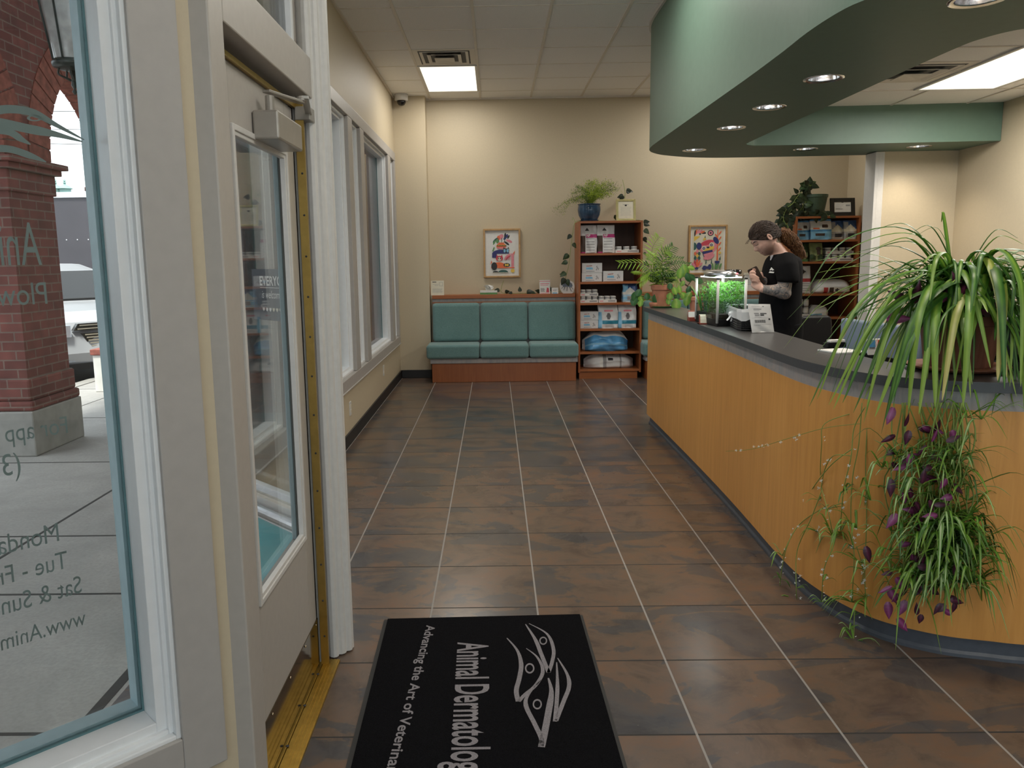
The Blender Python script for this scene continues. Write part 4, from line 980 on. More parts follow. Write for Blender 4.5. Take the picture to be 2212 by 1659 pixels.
# -- left bookcase, top shelf
def f_np(u, v):
    if v > .80: return 1 if abs(u - .42) < .13 * (1 - (v - .80) / .12) and v < .89 else 0
    if u < .30 and v < .62 and v > .06: return 2
    if u > .32 and .55 < v < .68: return 3
    if u > .34 and v < .53 and int(v * 30) % 3 == 0 and u < .85: return 4
    if v < .05 and u < .3: return 3
    return 0
y_ = LY + .05
for (a, b_, l_, sd) in ((1254, 1289.5, 'white and magenta pet food bag at the end of the top shelf by the vine', 1), (1290.5, 1328, 'white and magenta pet food bag standing next to the cans on the top shelf', 2)):
    x0, x1 = XB(a, b_, y_); bag('pet_food_bag', l_, 'pet food bag', x0, x1, FT, zz(485.5, y_), y_, .16, f_np, [M['foil_white'], M['ink'], M['dog'], M['magenta'], M['greyink'], M['paper']], seed=sd, text=[('NP', .36, .585, .028, 5, .22)])
def can_tray(x0, x1, z0, y, lab, clab, n=3, sleeve=.036, gp=''):
    o = MB(); d = .20
    o.box(x0, y, z0, x1, y + d, z0 + sleeve); o.box(x0 + (x1 - x0) * .52, y - .0006, z0 + sleeve * .3, x1 - (x1 - x0) * .06, y, z0 + sleeve * .75, 1); o.box(x0 + (x1 - x0) * .06, y - .0006, z0 + sleeve * .35, x0 + (x1 - x0) * .25, y, z0 + sleeve * .65, 2)
    tag(o.build('can_tray', [M['paper'], M['greyink'], M['pink']], bevel=.002), lab, 'can tray')
    rr = min((x1 - x0) / (2 * n) * .96, .033); first = None
    for r_ in range(2):
        for k in range(n):
            cx = x0 + (x1 - x0) * (k + .5) / n; cy = y + .045 + r_ * (2 * rr + .004)
            if first is None:
                c_ = MB(); c_.lathe([(rr * .94, 0), (rr, .004), (rr, .035), (rr * .97, .038), (rr * .97, .041), (rr * .9, .041), (rr * .88, .038), (.0005, .038)], (cx, cy, z0 + sleeve + .001), 20); c_.lathe([(rr * 1.004, .012), (rr * 1.004, .028)], (cx, cy, z0 + sleeve + .001), 20, 1, cap=False)
                first = c_.build('food_can', [M['paper'], M['greyink']], smooth=False); tag(first, clab, 'can', gp); fx, fy = cx, cy
            else:
                q = first.copy(); COL.objects.link(q); q.location = Vector(first.location) + Vector((cx - fx, cy - fy, 0))
x0, x1 = XB(1329, 1379.5, y_); can_tray(x0, x1, FT, y_, 'cardboard tray of white cans at the end of the top shelf, beside the magenta bags', 'small white can in the tray beside the magenta bags', gp='cans in the top shelf tray')
# -- second shelf: pouch boxes
def carton(x0, x1, z0, z1, y, dep, lab, band_m='foil_sky', gp=None):
    b = MB(); b.box(x0, y, z0, x1, y + dep, z1); w_, h_ = x1 - x0, z1 - z0
    O = (x0, y, z0); fl = lambda p, mi: flat(b, [(a * w_, c_ * h_) for a, c_ in p], O, (1, 0, 0), (0, 0, 1), mi, .0008)
    fl([(.2, .36), (.55, .36), (.52, .56), (.2, .56)], 1); fl([(.22, .66), (.5, .70), (.5, .76), (.22, .72)], 2); fl([(.2, .14), (.62, .14), (.62, .2), (.2, .2)], 3)
    for k, (a, c_) in enumerate(((.68, .3), (.73, .46), (.69, .58), (.77, .34))): fl([(a, c_), (a + .05, c_ - .06), (a + .07, c_ + .18), (a + .03, c_ + .12)], 3)
    fl([(0, .96), (.7, .5), (.72, .53), (.02, 1)], 4)
    return tag(b.build('pouch_carton', [M['foil_white'], M[band_m], M['red'], M['greyink'], M['paper']], bevel=.006), lab, 'carton', gp)
x0, x1 = XB(1256.5, 1300.5, y_); z0 = LZ[1]; h_ = zz(589.5, y_) - z0
carton(x0, x1, z0, z0 + h_, y_, .17, 'white and blue pouch carton, lower of the two stacked on the second shelf')
carton(x0 + .004, x1 + .002, z0 + h_ + .001, zz(567.5, y_), y_ + .004, .17, 'white and blue pouch carton, upper of the two stacked on the second shelf')
x0, x1 = XB(1303, 1346.5, y_); carton(x0, x1, z0, zz(585.5, y_), y_, .17, 'white and blue pouch carton alone on the second shelf under the palm frond')
# -- third shelf: can trays, blue pouch
z0 = LZ[2]; x0, x1 = XB(1253.5, 1292.5, y_); can_tray(x0, x1, z0, y_, 'cardboard can tray, lower of the two stacked on the third shelf', 'small can in the lower stacked tray on the third shelf', gp='cans in the lower third shelf tray')
can_tray(x0, x1, z0 + .082, y_, 'cardboard can tray, upper of the two stacked on the third shelf', 'small can in the upper stacked tray on the third shelf', gp='cans in the upper third shelf tray')
x0, x1 = XB(1294, 1332.5, y_); can_tray(x0, x1, z0, y_, 'cardboard can tray alone in the middle of the third shelf', 'small can in the middle tray on the third shelf', gp='cans in the middle third shelf tray')
def f_blue(u, v):
    if v > .93: return 1
    if v > .55: return 2 if (abs(u - .5) < .33 and .55 < v < .55 + .25 * (1 - abs(u - .5) / .4)) else (1 if u > .35 else 3)
    if v > .46: return 2
    if .12 < v < .32: return 4 if .3 < u < .8 else 3
    return 3 if int(v * 20) % 2 else 2
x0, x1 = XB(1346.5, 1377.5, y_); bag('pet_food_bag', 'blue and grey pet treat pouch at the end of the third shelf', 'pet food bag', x0, x1, z0, zz(613, y_), y_, .11, f_blue, [M['foil_white'], M['foil_navy'], M['paper'], M['foil_sky'], M['greyink']])
# -- fourth shelf
z0 = LZ[3]; x0, x1 = XB(1253.5, 1293, y_); hh = zz(691.5, y_) - z0
carton(x0, x1, z0, z0 + hh, y_, .17, 'white pouch carton, lower of the two stacked beside the cat food bags'); carton(x0, x1 + .002, z0 + hh + .001, zz(672.5, y_), y_ + .003, .17, 'white pouch carton, upper of the two stacked beside the cat food bags')
def f_cat(u, v):
    if u < .16 and v < .7: return 1
    if .18 < v < .34: return 2 if u > .2 else 1
    if abs(u - .52) < .10 * (1.2 - abs(v - .52) / .2) and .38 < v < .66: return 3 if (int(u * 40) + int(v * 40)) % 3 else 4
    if .72 < v < .78 and .3 < u < .75: return 5
    if v < .14 and .35 < u < .8 and int(v * 40) % 2: return 4
    return 0
for (a, b_, l_, sd) in ((1293.5, 1336, 'white and blue cat food bag standing beside the stacked cartons', 3), (1337, 1376, 'white and blue cat food bag standing beside the right side panel of the fourth shelf'.replace('right side panel', 'end panel'), 4)):
    x0, x1 = XB(a, b_, y_); bag('cat_food_bag', l_, 'pet food bag', x0, x1, z0, zz(659, y_), y_ - .01, .18, f_cat, [M['foil_white'], M['foil_sky'], M['teal_print'], M['ink'], M['greyink'], M['pink']], pinch=.2, seed=sd, nx=60, nz=70)
# -- fifth and sixth shelves
def f_big(u, v):
    if v > .80 or u < .05: return 1
    if .35 < v < .42: return 2
    return 0
x0, x1 = XB(1261, 1361, y_); bag('pet_food_bag', 'big crinkled blue foil pet food bag lying on the fifth shelf', 'pet food bag', x0, x1, LZ[4], zz(716, y_), y_, .30, f_big, [M['foil_blue'], M['foil_white'], M['foil_sky']], lying=True, nx=44, nz=24, amp=.032)
def f_lay(u, v):
    if .38 < u < .42 or .66 < u < .68 or .70 < u < .72: return 1
    if .42 < u < .66 and .55 < v < .72: return 2 if .47 < u < .56 else 0
    if .3 < u < .38: return 3
    return 0
x0, x1 = XB(1264, 1374, y_); bag('pet_food_bag', 'large white pet food bag lying on the bottom shelf', 'pet food bag', x0, x1, LZ[5], zz(765.5, y_), y_, .30, f_lay, [M['foil_white'], M['greyink'], M['ink'], M['paper']], lying=True, nx=30, nz=14, amp=.02)
# -- right bookcase
y2 = RY + .05
def zr(y): return PY(1790, y, y2).z
def f_dent(u, v):
    if v > .92: return 2
    if .40 < v < .50: return 2
    if .10 < v < .40: return 3 if (.22 < u < .66 and .18 < v < .31) else 1
    if .5 < v < .75 and (u - .68) ** 2 + (v - .66) ** 2 < .022: return 3 if v > .58 else 4
    if .52 < v < .58 and .12 < u < .42: return 5
    return 4 if v > .5 else 1
for (a, b_, dy, l_, sd) in ((1719.5, 1748, .04, 'blue dog treat bag half hidden behind the curly ponytail', 5), (1747.5, 1792.5, 0, 'blue dog treat bag with a dark dog head printed on it', 6)):
    x0, x1 = XB(a, b_, y2); bag('dog_treat_bag', l_, 'pet food bag', x0, x1, RZ[0], zr(473 + dy * 50), y2 + dy, .13, f_dent, [M['foil_white'], M['foil_sky'], M['foil_blue'], M['dog'], M['paper'], M['orange']], seed=sd, nx=60, nz=70)
for (a, b_, dy, l_, sd) in ((1792.5, 1821, .02, 'grey and navy treat pouch beside the dog head bag', 7), (1817.5, 1845.5, -.015, 'grey and navy treat pouch in the corner of the upper shelf', 8)):
    x0, x1 = XB(a, b_, y2); bag('treat_pouch', l_, 'pet food bag', x0, x1, RZ[0], zr(476.5), y2 + dy, .10, f_blue, [M['foil_white'], M['foil_navy'], M['cream'], M['greyink'], M['ink']], seed=sd)
def f_grn(u, v):
    if .2 + .1 * sin(8 * u) < v < .5 and .1 < u < .9: return 1
    if v < .12: return 2
    return 0
x0, x1 = XB(1726, 1747, y2); bag('pet_food_bag', 'dark green pet food bag just behind the ponytail end', 'pet food bag', x0, x1, RZ[1], zr(524.5), y2 + .03, .10, f_grn, [M['dkgreen'], M['olive'], M['leafgreen']])
def f_dogg(u, v):
    if (u - .68) ** 2 / .04 + (v - .68) ** 2 / .012 < 1 or (abs(u - .68) < .13 and .35 < v < .68): return 1
    if .08 < v < .34 + .05 * sin(9 * u) and not .45 < u < .6: return 2
    if v < .06: return 1
    return 0
x0, x1 = XB(1747.5, 1775.5, y2); bag('pet_food_bag', 'olive green pet food bag showing a dark dog picture', 'pet food bag', x0, x1, RZ[1], zr(524), y2, .11, f_dogg, [M['olive'], M['dog'], M['dkgreen']], nx=60, nz=70)
x0, x1 = XB(1781, 1841, y2); can_tray(x0, x1, RZ[1], y2, 'tray of white cans, lower of the two stacked beside the olive bag', 'white can in the lower tray beside the olive bag', n=4, gp='cans in the lower tray beside the olive bag')
can_tray(x0 + .01, x1 + .01, RZ[1] + .085, y2 + .02, 'tray of white cans, upper of the two stacked beside the olive bag', 'white can in the upper tray beside the olive bag', n=4, gp='cans in the upper tray beside the olive bag')
def f_up(u, v):
    if .42 < v < .56: return 1
    if abs(u - .4) / .24 + abs(v - .80) / .09 < 1: return 2
    if v < .4 and int(v * 34) % 3 == 0 and .1 < u < .9: return 3
    return 0
x0, x1 = XB(1725, 1752.5, y2); bag('pet_food_bag', 'white pet food bag with red band standing behind the tattooed arm', 'pet food bag', x0, x1, RZ[2], zr(574), y2, .15, f_up, [M['foil_white'], M['red'], M['ink'], M['greyink']], pinch=.35)
def f_ly2(u, v):
    if v > .45: return 0
    if .25 < u < .36: return 1
    if .40 < u < .49 and v > .1: return 2
    if abs(u - .58) / .05 + abs(v - .24) / .16 < 1: return 3
    return 4
x0, x1 = XB(1754.5, 1848, y2); bag('pet_food_bag', 'white pet food sack lying flat with a red label on its side', 'pet food bag', x0, x1, RZ[2], zr(604), y2 - .02, .34, f_ly2, [M['foil_white'], M['red'], M['dog'], M['ink'], M['paper']], lying=True, nx=30, nz=14, amp=.012)
for i, (cx_, lv) in enumerate(((1731, 1), (1744, 1), (1731, 0), (1744, 0))):
    X = PY(cx_, 660, y2).x; c_ = MB(); z0 = RZ[3] + .034 + lv * .095
    c_.lathe([(.030, 0), (.0325, .004), (.0325, .086), (.030, .09), (.029, .088), (.0005, .088)], (X, y2 + .05, z0), 20); c_.lathe([(.0328, .02), (.0328, .07)], (X, y2 + .05, z0), 20, 1, cap=False)
    tag(c_.build('food_can', [M['steel'], M['paper']]), ['tall white can, upper one of the stack by the dark chair', 'tall white can, upper one of the stack next to the foil pouch', 'tall white can, lower one of the stack by the dark chair', 'tall white can, lower one of the stack next to the foil pouch'][i], 'can', None)
x0, x1 = XB(1724, 1752, y2); b = MB(); b.box(x0, y2, RZ[3], x1, y2 + .2, RZ[3] + .033); tag(b.build('can_tray', M['paper'], bevel=.002), 'white cardboard tray under the tall stacked cans', 'can tray')
def f_sm(u, v): return 1 if v < .3 and u < .6 else (2 if .3 < v < .4 else 0)
x0, x1 = XB(1752, 1798, y2); bag('pet_food_bag', 'small shiny white and blue pouch lying beside the tall cans', 'pet food bag', x0, x1, RZ[3], zr(660), y2, .18, f_sm, [M['foil_white'], M['foil_sky'], M['paper']], lying=True, nx=20, nz=10, amp=.014)

# ================================================================= LEDGE, WALL ART, BOOKCASE TOPS
LEDGE = 1.052
def card(name, lab, cat, x0, x1, y, z0, z1, draw, mats, lean=.14, th=.004):
    """an upright card leaning back: draw(mb, fl) paints with fl(points in 0..1, material)"""
    H = z1 - z0; Wd = x1 - x0; V = Vector((0, sin(lean), cos(lean))); U = Vector((1, 0, 0)); N = U.cross(V)
    O = Vector((x0, y, z0)); b = MB()
    b.extr([(0, 0), (Wd, 0), (Wd, H), (0, H)], O, U, V, -N * th, 0)
    fl = lambda p, mi, l_=.0006: flat(b, [(a * Wd, c_ * H) for a, c_ in p], O, U, V, mi, l_)
    tx_ = lambda s, a, c_, w_, h_, mi, **k: put_text(b, s, O + U * a * Wd + V * c_ * H, U, V, w=w_ * Wd, h=h_ * H, mi=mi, lift=.001, **k)
    draw(fl, tx_); return tag(b.build(name, mats), lab, cat)
RC = lambda a, b_, c_, d: [(a, b_), (c_, b_), (c_, d), (a, d)]
def d1(fl, tx_):
    for k in range(5): fl(RC(.12, .44 - .06 * k, .9 - .05 * (k % 3), .455 - .06 * k), 1)
    fl(RC(.12, .88, .42, .93), 2); fl(RC(.14, .74, .6, .755), 1); fl(RC(.66, .62, .9, .90), 1); fl(RC(.68, .64, .88, .88), 0, .001); fl(RC(.3, .64, .56, .66), 1)
x0, x1 = XB(930, 958.5, 9.80); card('info_card', 'white printed info card leaning at the column end of the bench ledge', 'card', x0, x1, 9.80, LEDGE, LEDGE + .185, d1, [M['cream'], M['greyink'], M['ink']])
x0, x1 = XB(1036.7, 1073.7, 9.82); o = thing('tissue_box', ((x0 + x1) / 2, 9.86, LEDGE), 'flat green and white tissue box with a tissue pulled up on the ledge', 'tissue box')
b = MB(); b.box(x0, 9.81, LEDGE, x1, 9.93, LEDGE + .05); b.box(x0 - .0005, 9.809, LEDGE, x1 + .0005, 9.8095, LEDGE + .025, 1); b.box(x0 + .04, 9.83, LEDGE + .05, x1 - .03, 9.91, LEDGE + .0515, 2); b.build('box', [M['paper'], M['leafgreen'], M['cream']], o, bevel=.002)
b = MB(); cx_ = (x0 + x1) / 2
for k in range(7):
    a = .8 * k; b.ribbon(catmull([(cx_ + .02 * cos(a), 9.87 + .01 * sin(a), LEDGE + .05), (cx_ + .045 * cos(a) + .01, 9.87 + .02 * sin(a), LEDGE + .09), (cx_ + .06 * cos(a * 1.3), 9.87 + .03 * sin(a), LEDGE + .115 - .006 * k)], 4), [.05, .06, .07, .07, .07, .06, .05, .04, .02], (sin(a), cos(a), .2), .3)
b.build('tissue', M['paper'], o, smooth=True)
def d2(fl, tx_):
    fl(RC(.0, .88, 1, .93), 1); fl(RC(.08, .70, .9, .76), 1); fl(RC(.08, .60, .8, .64), 1); fl(RC(.08, .02, .92, .06), 1)
    for k in range(4): fl(RC(.1, .16 + .07 * k, .5 - .05 * (k % 2), .19 + .07 * k), 2)
    fl([(.62, .1), (.9, .1), (.86, .4), (.7, .46)], 3)
x0, x1 = XB(1165.4, 1188.5, 9.81); card('flyer_card', 'pink and white upright flyer card on the ledge near the bookcase', 'card', x0, x1, 9.81, LEDGE, LEDGE + .172, d2, [M['paper'], M['pink'], M['ink'], M['rose']], lean=.05)
def d3(fl, tx_): fl(RC(.2, .5, .3, .62), 1); fl(RC(.35, .6, .8, .66), 2); fl(RC(.35, .45, .7, .5), 2); fl([(.12, .0), (.88, .0), (.8, .2), (.2, .2)], 3)
x0, x1 = XB(1191.5, 1206, 9.80); card('small_card', 'small white card standing between the flyer and the flea cutout', 'card', x0, x1, 9.80, LEDGE, LEDGE + .075, d3, [M['paper'], M['rose'], M['greyink'], M['foil_sky']], lean=.1, th=.02)
# flea shaped cutout
cxp = PY(1225, 615, 9.80); b = MB()
out = [(-.085, .05), (-.092, .10), (-.07, .155), (-.02, .178), (.03, .165), (.075, .14), (.095, .09), (.085, .04), (.06, .0), (-.045, .0)]
oc_ = [(p.x, p.y) for p in catmull([(a, c_, 0) for a, c_ in out + out[:1]], 5)][:-1]
O = Vector((cxp.x, 9.80, LEDGE)); V = Vector((0, .1, .995)); b.extr(oc_, O, (1, 0, 0), V, (0, .006, 0), 0)
fb = [(-.062, .10), (-.05, .14), (-.01, .158), (.04, .142), (.07, .10), (.05, .075), (0, .085), (-.04, .08)]
flat(b, [(p.x, p.y) for p in catmull([(a, c_, 0) for a, c_ in fb + fb[:1]], 4)][:-1], O, (1, 0, 0), V, 1, .001)
for k in range(6): flat(b, [(-.04 + .018 * k, .09), (-.036 + .018 * k, .09), (-.028 + .018 * k, .14 - .004 * abs(k - 2)), (-.034 + .018 * k, .14 - .004 * abs(k - 2))], O, (1, 0, 0), V, 2, .0016)
for (a, c_, d, e) in ((-.05, .085, -.075, .06), (-.03, .085, -.045, .04), (0, .085, -.005, .03), (.03, .08, .05, .025), (.05, .08, .075, .05), (.045, .03, .075, .02)):
    flat(b, [(a, c_), (a + .007, c_), (d + .006, e), (d, e)], O, (1, 0, 0), V, 2, .0018)
tag(b.build('flea_cutout', [M['paper'], M['slate'], M['ink']]), 'white cutout sign printed with a grey flea against the bookcase side', 'cutout sign')

def picture(x0, x1, z0, z1, yw, lab, draw, mats):
    o = thing('framed_print', ((x0 + x1) / 2, yw - .02, z0), lab, 'framed picture'); b = MB(); f_ = .022
    for a in ((x0, z0, x0 + f_, z1), (x1 - f_, z0, x1, z1), (x0 + f_, z0, x1 - f_, z0 + f_), (x0 + f_, z1 - f_, x1 - f_, z1)): b.box(a[0], yw - .045, a[1], a[2], yw - .003, a[3])
    b.build('frame', M['oak'], o, bevel=.002)
    b = MB(); b.box(x0 + f_, yw - .02, z0 + f_, x1 - f_, yw - .004, z1 - f_, 0)
    X0, X1, Z0, Z1 = x0 + f_ + .004, x1 - f_ - .004, z0 + f_ + .004, z1 - f_ - .004; Wd, H = X1 - X0, Z1 - Z0; k_ = [0]
    def fl(p, mi):
        k_[0] += 1; flat(b, [(a * Wd, c_ * H) for a, c_ in p], (X0, yw - .0205 - .0002 * k_[0], Z0), (1, 0, 0), (0, 0, 1), mi, 0)
    def ell(cx, cz, rx, rz, mi, a0=0, a1=2 * pi, rot=0):
        n_ = 22; ps = []
        for i in range(n_ + 1):
            a = a0 + (a1 - a0) * i / n_; u, v = rx * cos(a), rz * sin(a); ps.append((cx + u * cos(rot) - v * sin(rot), cz + u * sin(rot) + v * cos(rot)))
        fl(ps, mi)
    draw(fl, ell); b.build('print', mats, o)
ART = [M[k] for k in ('paper', 'navy', 'rose', 'pink', 'orange', 'yellow', 'leafgreen', 'forest', 'ink', 'cream', 'foil_sky')]
def art1(fl, ell):
    # vase of leaves over stacked rounded animals
    fl(RC(.08, .05, .92, .95), 0)
    for (x, z, rx, rz, c_, r_) in ((.46, .86, .10, .055, 3, .4), (.40, .84, .05, .05, 4, 0), (.62, .86, .09, .035, 1, .7), (.60, .90, .025, .055, 8, -.3), (.70, .86, .025, .05, 8, -.7), (.72, .77, .10, .03, 3, -.3), (.30, .79, .09, .03, 7, .6), (.27, .74, .06, .022, 6, .9), (.65, .72, .08, .025, 8, -.5), (.36, .77, .04, .05, 6, .2)): ell(x, z, rx, rz, c_, rot=r_)
    for x in (.42, .48, .54): fl([(x, .70), (x + .012, .70), (x + .03 + (x - .48) * .8, .84), (x + .01 + (x - .48) * .8, .84)], 7)
    fl([(.38, .74), (.58, .74), (.55, .715), (.41, .715)], 4); ell(.48, .66, .15, .07, 4); fl(RC(.33, .655, .63, .685), 5)
    for k in range(6): fl([(.34 + .05 * k, .655), (.37 + .05 * k, .685), (.40 + .05 * k, .655)], 8)
    fl([(.33, .63), (.63, .63), (.58, .595), (.38, .595)], 3)
    ell(.46, .49, .26, .09, 1, 0, pi); fl(RC(.20, .40, .34, .50), 1); fl([(.2, .55), (.25, .64), (.28, .63), (.24, .54)], 6); ell(.62, .555, .10, .05, 8); ell(.58, .555, .035, .04, 10); ell(.67, .555, .035, .04, 10); fl([(.53, .6), (.56, .64), (.6, .6)], 8); fl([(.66, .6), (.7, .64), (.72, .6)], 8)
    fl([(.78, .44), (.90, .56), (.87, .46)], 4)
    ell(.78, .33, .22, .16, 3, pi / 2, pi); ell(.78, .33, .17, .12, 2, pi / 2, pi); ell(.78, .33, .10, .07, 3, pi / 2, pi); fl(RC(.78, .16, .86, .49), 3)
    ell(.42, .385, .11, .06, 2); ell(.42, .375, .055, .045, 9); ell(.385, .385, .014, .02, 8); ell(.455, .385, .014, .02, 8); fl([(.32, .42), (.34, .47), (.38, .43)], 2); fl([(.46, .43), (.5, .47), (.52, .42)], 2)
    ell(.40, .17, .24, .13, 4, 0, pi); ell(.26, .21, .09, .09, 8); ell(.64, .235, .10, .045, 8); ell(.61, .235, .03, .03, 5); ell(.67, .235, .03, .03, 5); fl([(.14, .24), (.17, .34), (.2, .3)], 4); fl(RC(.40, .165, .88, .185), 4)
    ell(.30, .07, .09, .035, 8, 0, pi); ell(.53, .07, .15, .055, 7, 0, pi); ell(.82, .105, .06, .042, 5); fl(RC(.2, .06, .7, .068), 9)
x0, x1, z0, z1 = YB(1044.5, 494, 1124.3, 599.5, 9.95); picture(x0, x1, z0, z1, 9.98, 'framed colourful print of a flower vase over stacked animals above the bench', art1, ART)
def art2(fl, ell):
    fl(RC(.04, .03, .96, .97), 9)
    for k in range(6): ell(.25 + .13 * cos(pi * (.08 + .17 * k)), .86 + .045 * sin(pi * (.08 + .17 * k)), .075, .022, (8, 4, 3, 3, 4, 8)[k], rot=pi * (.08 + .17 * k) * .55 - .15)
    ell(.27, .85, .03, .022, 7); ell(.58, .87, .09, .066, 8); ell(.58, .87, .065, .048, 3); ell(.58, .87, .028, .02, 8)
    fl([(.10, .80), (.28, .80), (.10, .69)], 5); fl([(.36, .72), (.43, .82), (.44, .72)], 7); fl([(.35, .70), (.40, .78), (.46, .73)], 5); ell(.10, .58, .08, .085, 7, -pi / 2, pi / 2)
    for k in range(7):
        z = .42 + .06 * k; ell(.80 + .055 * (-1) ** k, z + .09, .055, .018, 4, rot=.8 * (-1) ** k)
    fl([(.765, .26), (.815, .26), (.80, .94), (.775, .94)], 4)
    # round-bodied bird-like figure
    ell(.52, .57, .26, .155, 3, rot=.12); ell(.48, .655, .20, .05, 2, rot=.2); ell(.25, .585, .075, .08, 1, rot=.5); ell(.74, .705, .10, .06, 1, rot=-.7)
    ell(.40, .535, .075, .055, 9); ell(.39, .53, .04, .03, 1); ell(.39, .53, .016, .012, 9); ell(.62, .61, .075, .055, 9); ell(.61, .605, .04, .03, 1); ell(.61, .605, .016, .012, 9)
    ell(.53, .50, .17, .055, 5, rot=.35); ell(.51, .55, .045, .02, 8); fl([(.34, .46), (.40, .34), (.66, .45), (.63, .50)], 1); ell(.54, .37, .17, .09, 3, pi, 2 * pi, .25); fl([(.38, .40), (.68, .46), (.66, .36), (.45, .30)], 3)
    for x in (.46, .62): fl([(x, .29), (x + .012, .29), (x + .02, .20), (x - .02, .18)], 7)
    for (x, z, c_) in ((.14, .42, 4), (.26, .42, 7), (.14, .32, 7), (.26, .32, 7), (.20, .47, 3), (.20, .26, 2)): ell(x, z, .035, .04, c_, rot=.4)
    ell(.20, .37, .02, .05, 5); ell(.20, .37, .05, .018, 5)
    for k, c_ in enumerate((3, 4, 4, 2, 3)): ell(.20 + .10 * cos(pi * (.15 + .18 * k)), .135 + .07 * sin(pi * (.15 + .18 * k)), .085, .028, c_, rot=pi * (.15 + .18 * k) * .8 + .2)
    ell(.19, .09, .05, .025, 1); ell(.47, .075, .13, .06, 1, 0, pi); ell(.57, .12, .05, .06, 1); ell(.42, .10, .06, .05, 1)
    fl([(.71, .25), (.86, .25), (.84, .16), (.74, .16)], 1)
    for (x, r_) in ((.66, .15), (.74, -.1), (.80, -.35), (.88, -.5)): ell(x, .13, .028, .075, 6, rot=r_)
    ell(.86, .43, .035, .025, 5); fl([(.83, .28), (.88, .36), (.89, .27)], 7)
x0, x1, z0, z1 = YB(1487.3, 486, 1570, 592.5, 9.95); picture(x0, x1, z0, z1, 9.98, 'framed colourful print of a round bird-like creature and a red plant above the aquarium', art2, ART)
# certificates on the bookcases
def cert(name, lab, x0, x1, y, z0, z1, mat_f, mat_i, fw, draw, lean=.16):
    o = thing(name, ((x0 + x1) / 2, y, z0), lab, 'framed certificate'); V = Vector((0, sin(lean), cos(lean))); U = Vector((1, 0, 0)); N = U.cross(V); O = Vector((x0, y, z0)); Wd = x1 - x0; H = (z1 - z0) / cos(lean)
    b = MB()
    for a in ((0, 0, fw, H), (Wd - fw, 0, Wd, H), (fw, 0, Wd - fw, fw), (fw, H - fw, Wd - fw, H)): b.extr([(a[0], a[1]), (a[2], a[1]), (a[2], a[3]), (a[0], a[3])], O, U, V, -N * .018)
    b.build('frame', mat_f, o, bevel=.003)
    b = MB(); b.extr([(fw, fw), (Wd - fw, fw), (Wd - fw, H - fw), (fw, H - fw)], O - N * .006, U, V, -N * .006); fl = lambda p, mi: flat(b, [(fw + a * (Wd - 2 * fw), fw + c_ * (H - 2 * fw)) for a, c_ in p], O - N * .006, U, V, mi, .0006); draw(fl); b.build('certificate', mat_i, o)
    b = MB(); b.obox(O + U * Wd * .5 + V * H * .4 + Vector((0, .045, 0)), (.012, 0, 0), (0, .03, -.09), (0, .002, .001)); b.build('easel_back', M['ink'], o)
def dc(fl):
    fl(RC(.3, .80, .7, .825), 1)
    for k in range(7): fl(RC(.14 + .03 * (k % 2), .66 - .075 * k, .86 - .04 * (k % 3), .672 - .075 * k), 1)
    fl(RC(.4, .08, .6, .09), 1)
x0, x1, z0, z1 = YB(1331.5, 429.5, 1374, 476.8, 9.60); cert('gold_framed_certificate', 'gold framed printed certificate leaning on top of the first bookcase', x0, x1, 9.60, 1.9335, z1, M['gold'], [M['cream'], M['greyink']], .028, dc)
def dk(fl):
    for k in range(4): fl(RC(.1, .75 - .13 * k, .6 - .08 * k, .77 - .13 * k), 1)
    fl(RC(.7, .6, .95, .75), 1); fl(RC(.08, .3, .5, .34), 2)
x0, x1, z0, z1 = YB(1795, 427, 1849, 463.5, 9.50); cert('black_framed_certificate', 'small certificate in a wide black frame on the second bookcase', x0, x1, 9.50, 1.946, z1, M['blackgloss'], [M['paper'], M['greyink'], M['ink']], .05, dk)

# ---- asparagus fern in a blue pot
c0 = PY(1274, 476, 9.64); fx, fy = c0.x, 9.70
o = thing('asparagus_fern', (fx, fy, 1.9335), 'feathery light green fern in a fluted blue pot on the first bookcase', 'potted plant')
b = MB(); b.lathe([(.085, .0), (.095, .01), (.128, .08), (.138, .14), (.134, .18), (.128, .195), (.136, .205), (.140, .212), (.128, .214), (.120, .19), (.12, .16), (.001, .16)], (fx, fy, 1.9355), 56, flute=.022, nf=14); b.build('pot', M['navy_glaze'], o, smooth=True)
b = MB(); b.lathe([(.10, 0), (.115, .006), (.12, .018), (.11, .018), (.105, .010), (.001, .01)], (fx, fy, 1.934), 32); b.build('saucer', M['navy_glaze'], o)
def frond_cloud(mb, p0, tip, n, spread, size, mis, rr, lift=.10):
    p0, tip = Vector(p0), Vector(tip); mid = (p0 + tip) / 2 + Vector((0, 0, lift)); sp = catmull([p0, mid, tip], 10); mb.tube(sp, [.0022] * len(sp), 4, mis[0])
    for i in range(n):
        t = rr.random() ** .7; q = sp[min(len(sp) - 1, int(t * len(sp)))] + Vector((rr.gauss(0, 1), rr.gauss(0, 1), rr.gauss(0, .8))) * spread * (.3 + .7 * t)
        d = Vector((rr.uniform(-1, 1), rr.uniform(-1, 1), rr.uniform(-.6, .7)))
        mb.leaf(q, d, (rr.uniform(-1, 1), -1, rr.uniform(-1, 1)), rr.uniform(.5, 1.2) * size, size * .42, rr.choice(mis), n=2, shape=2)
rr = random.Random(11); b = MB(); base = (fx, fy, 2.12)
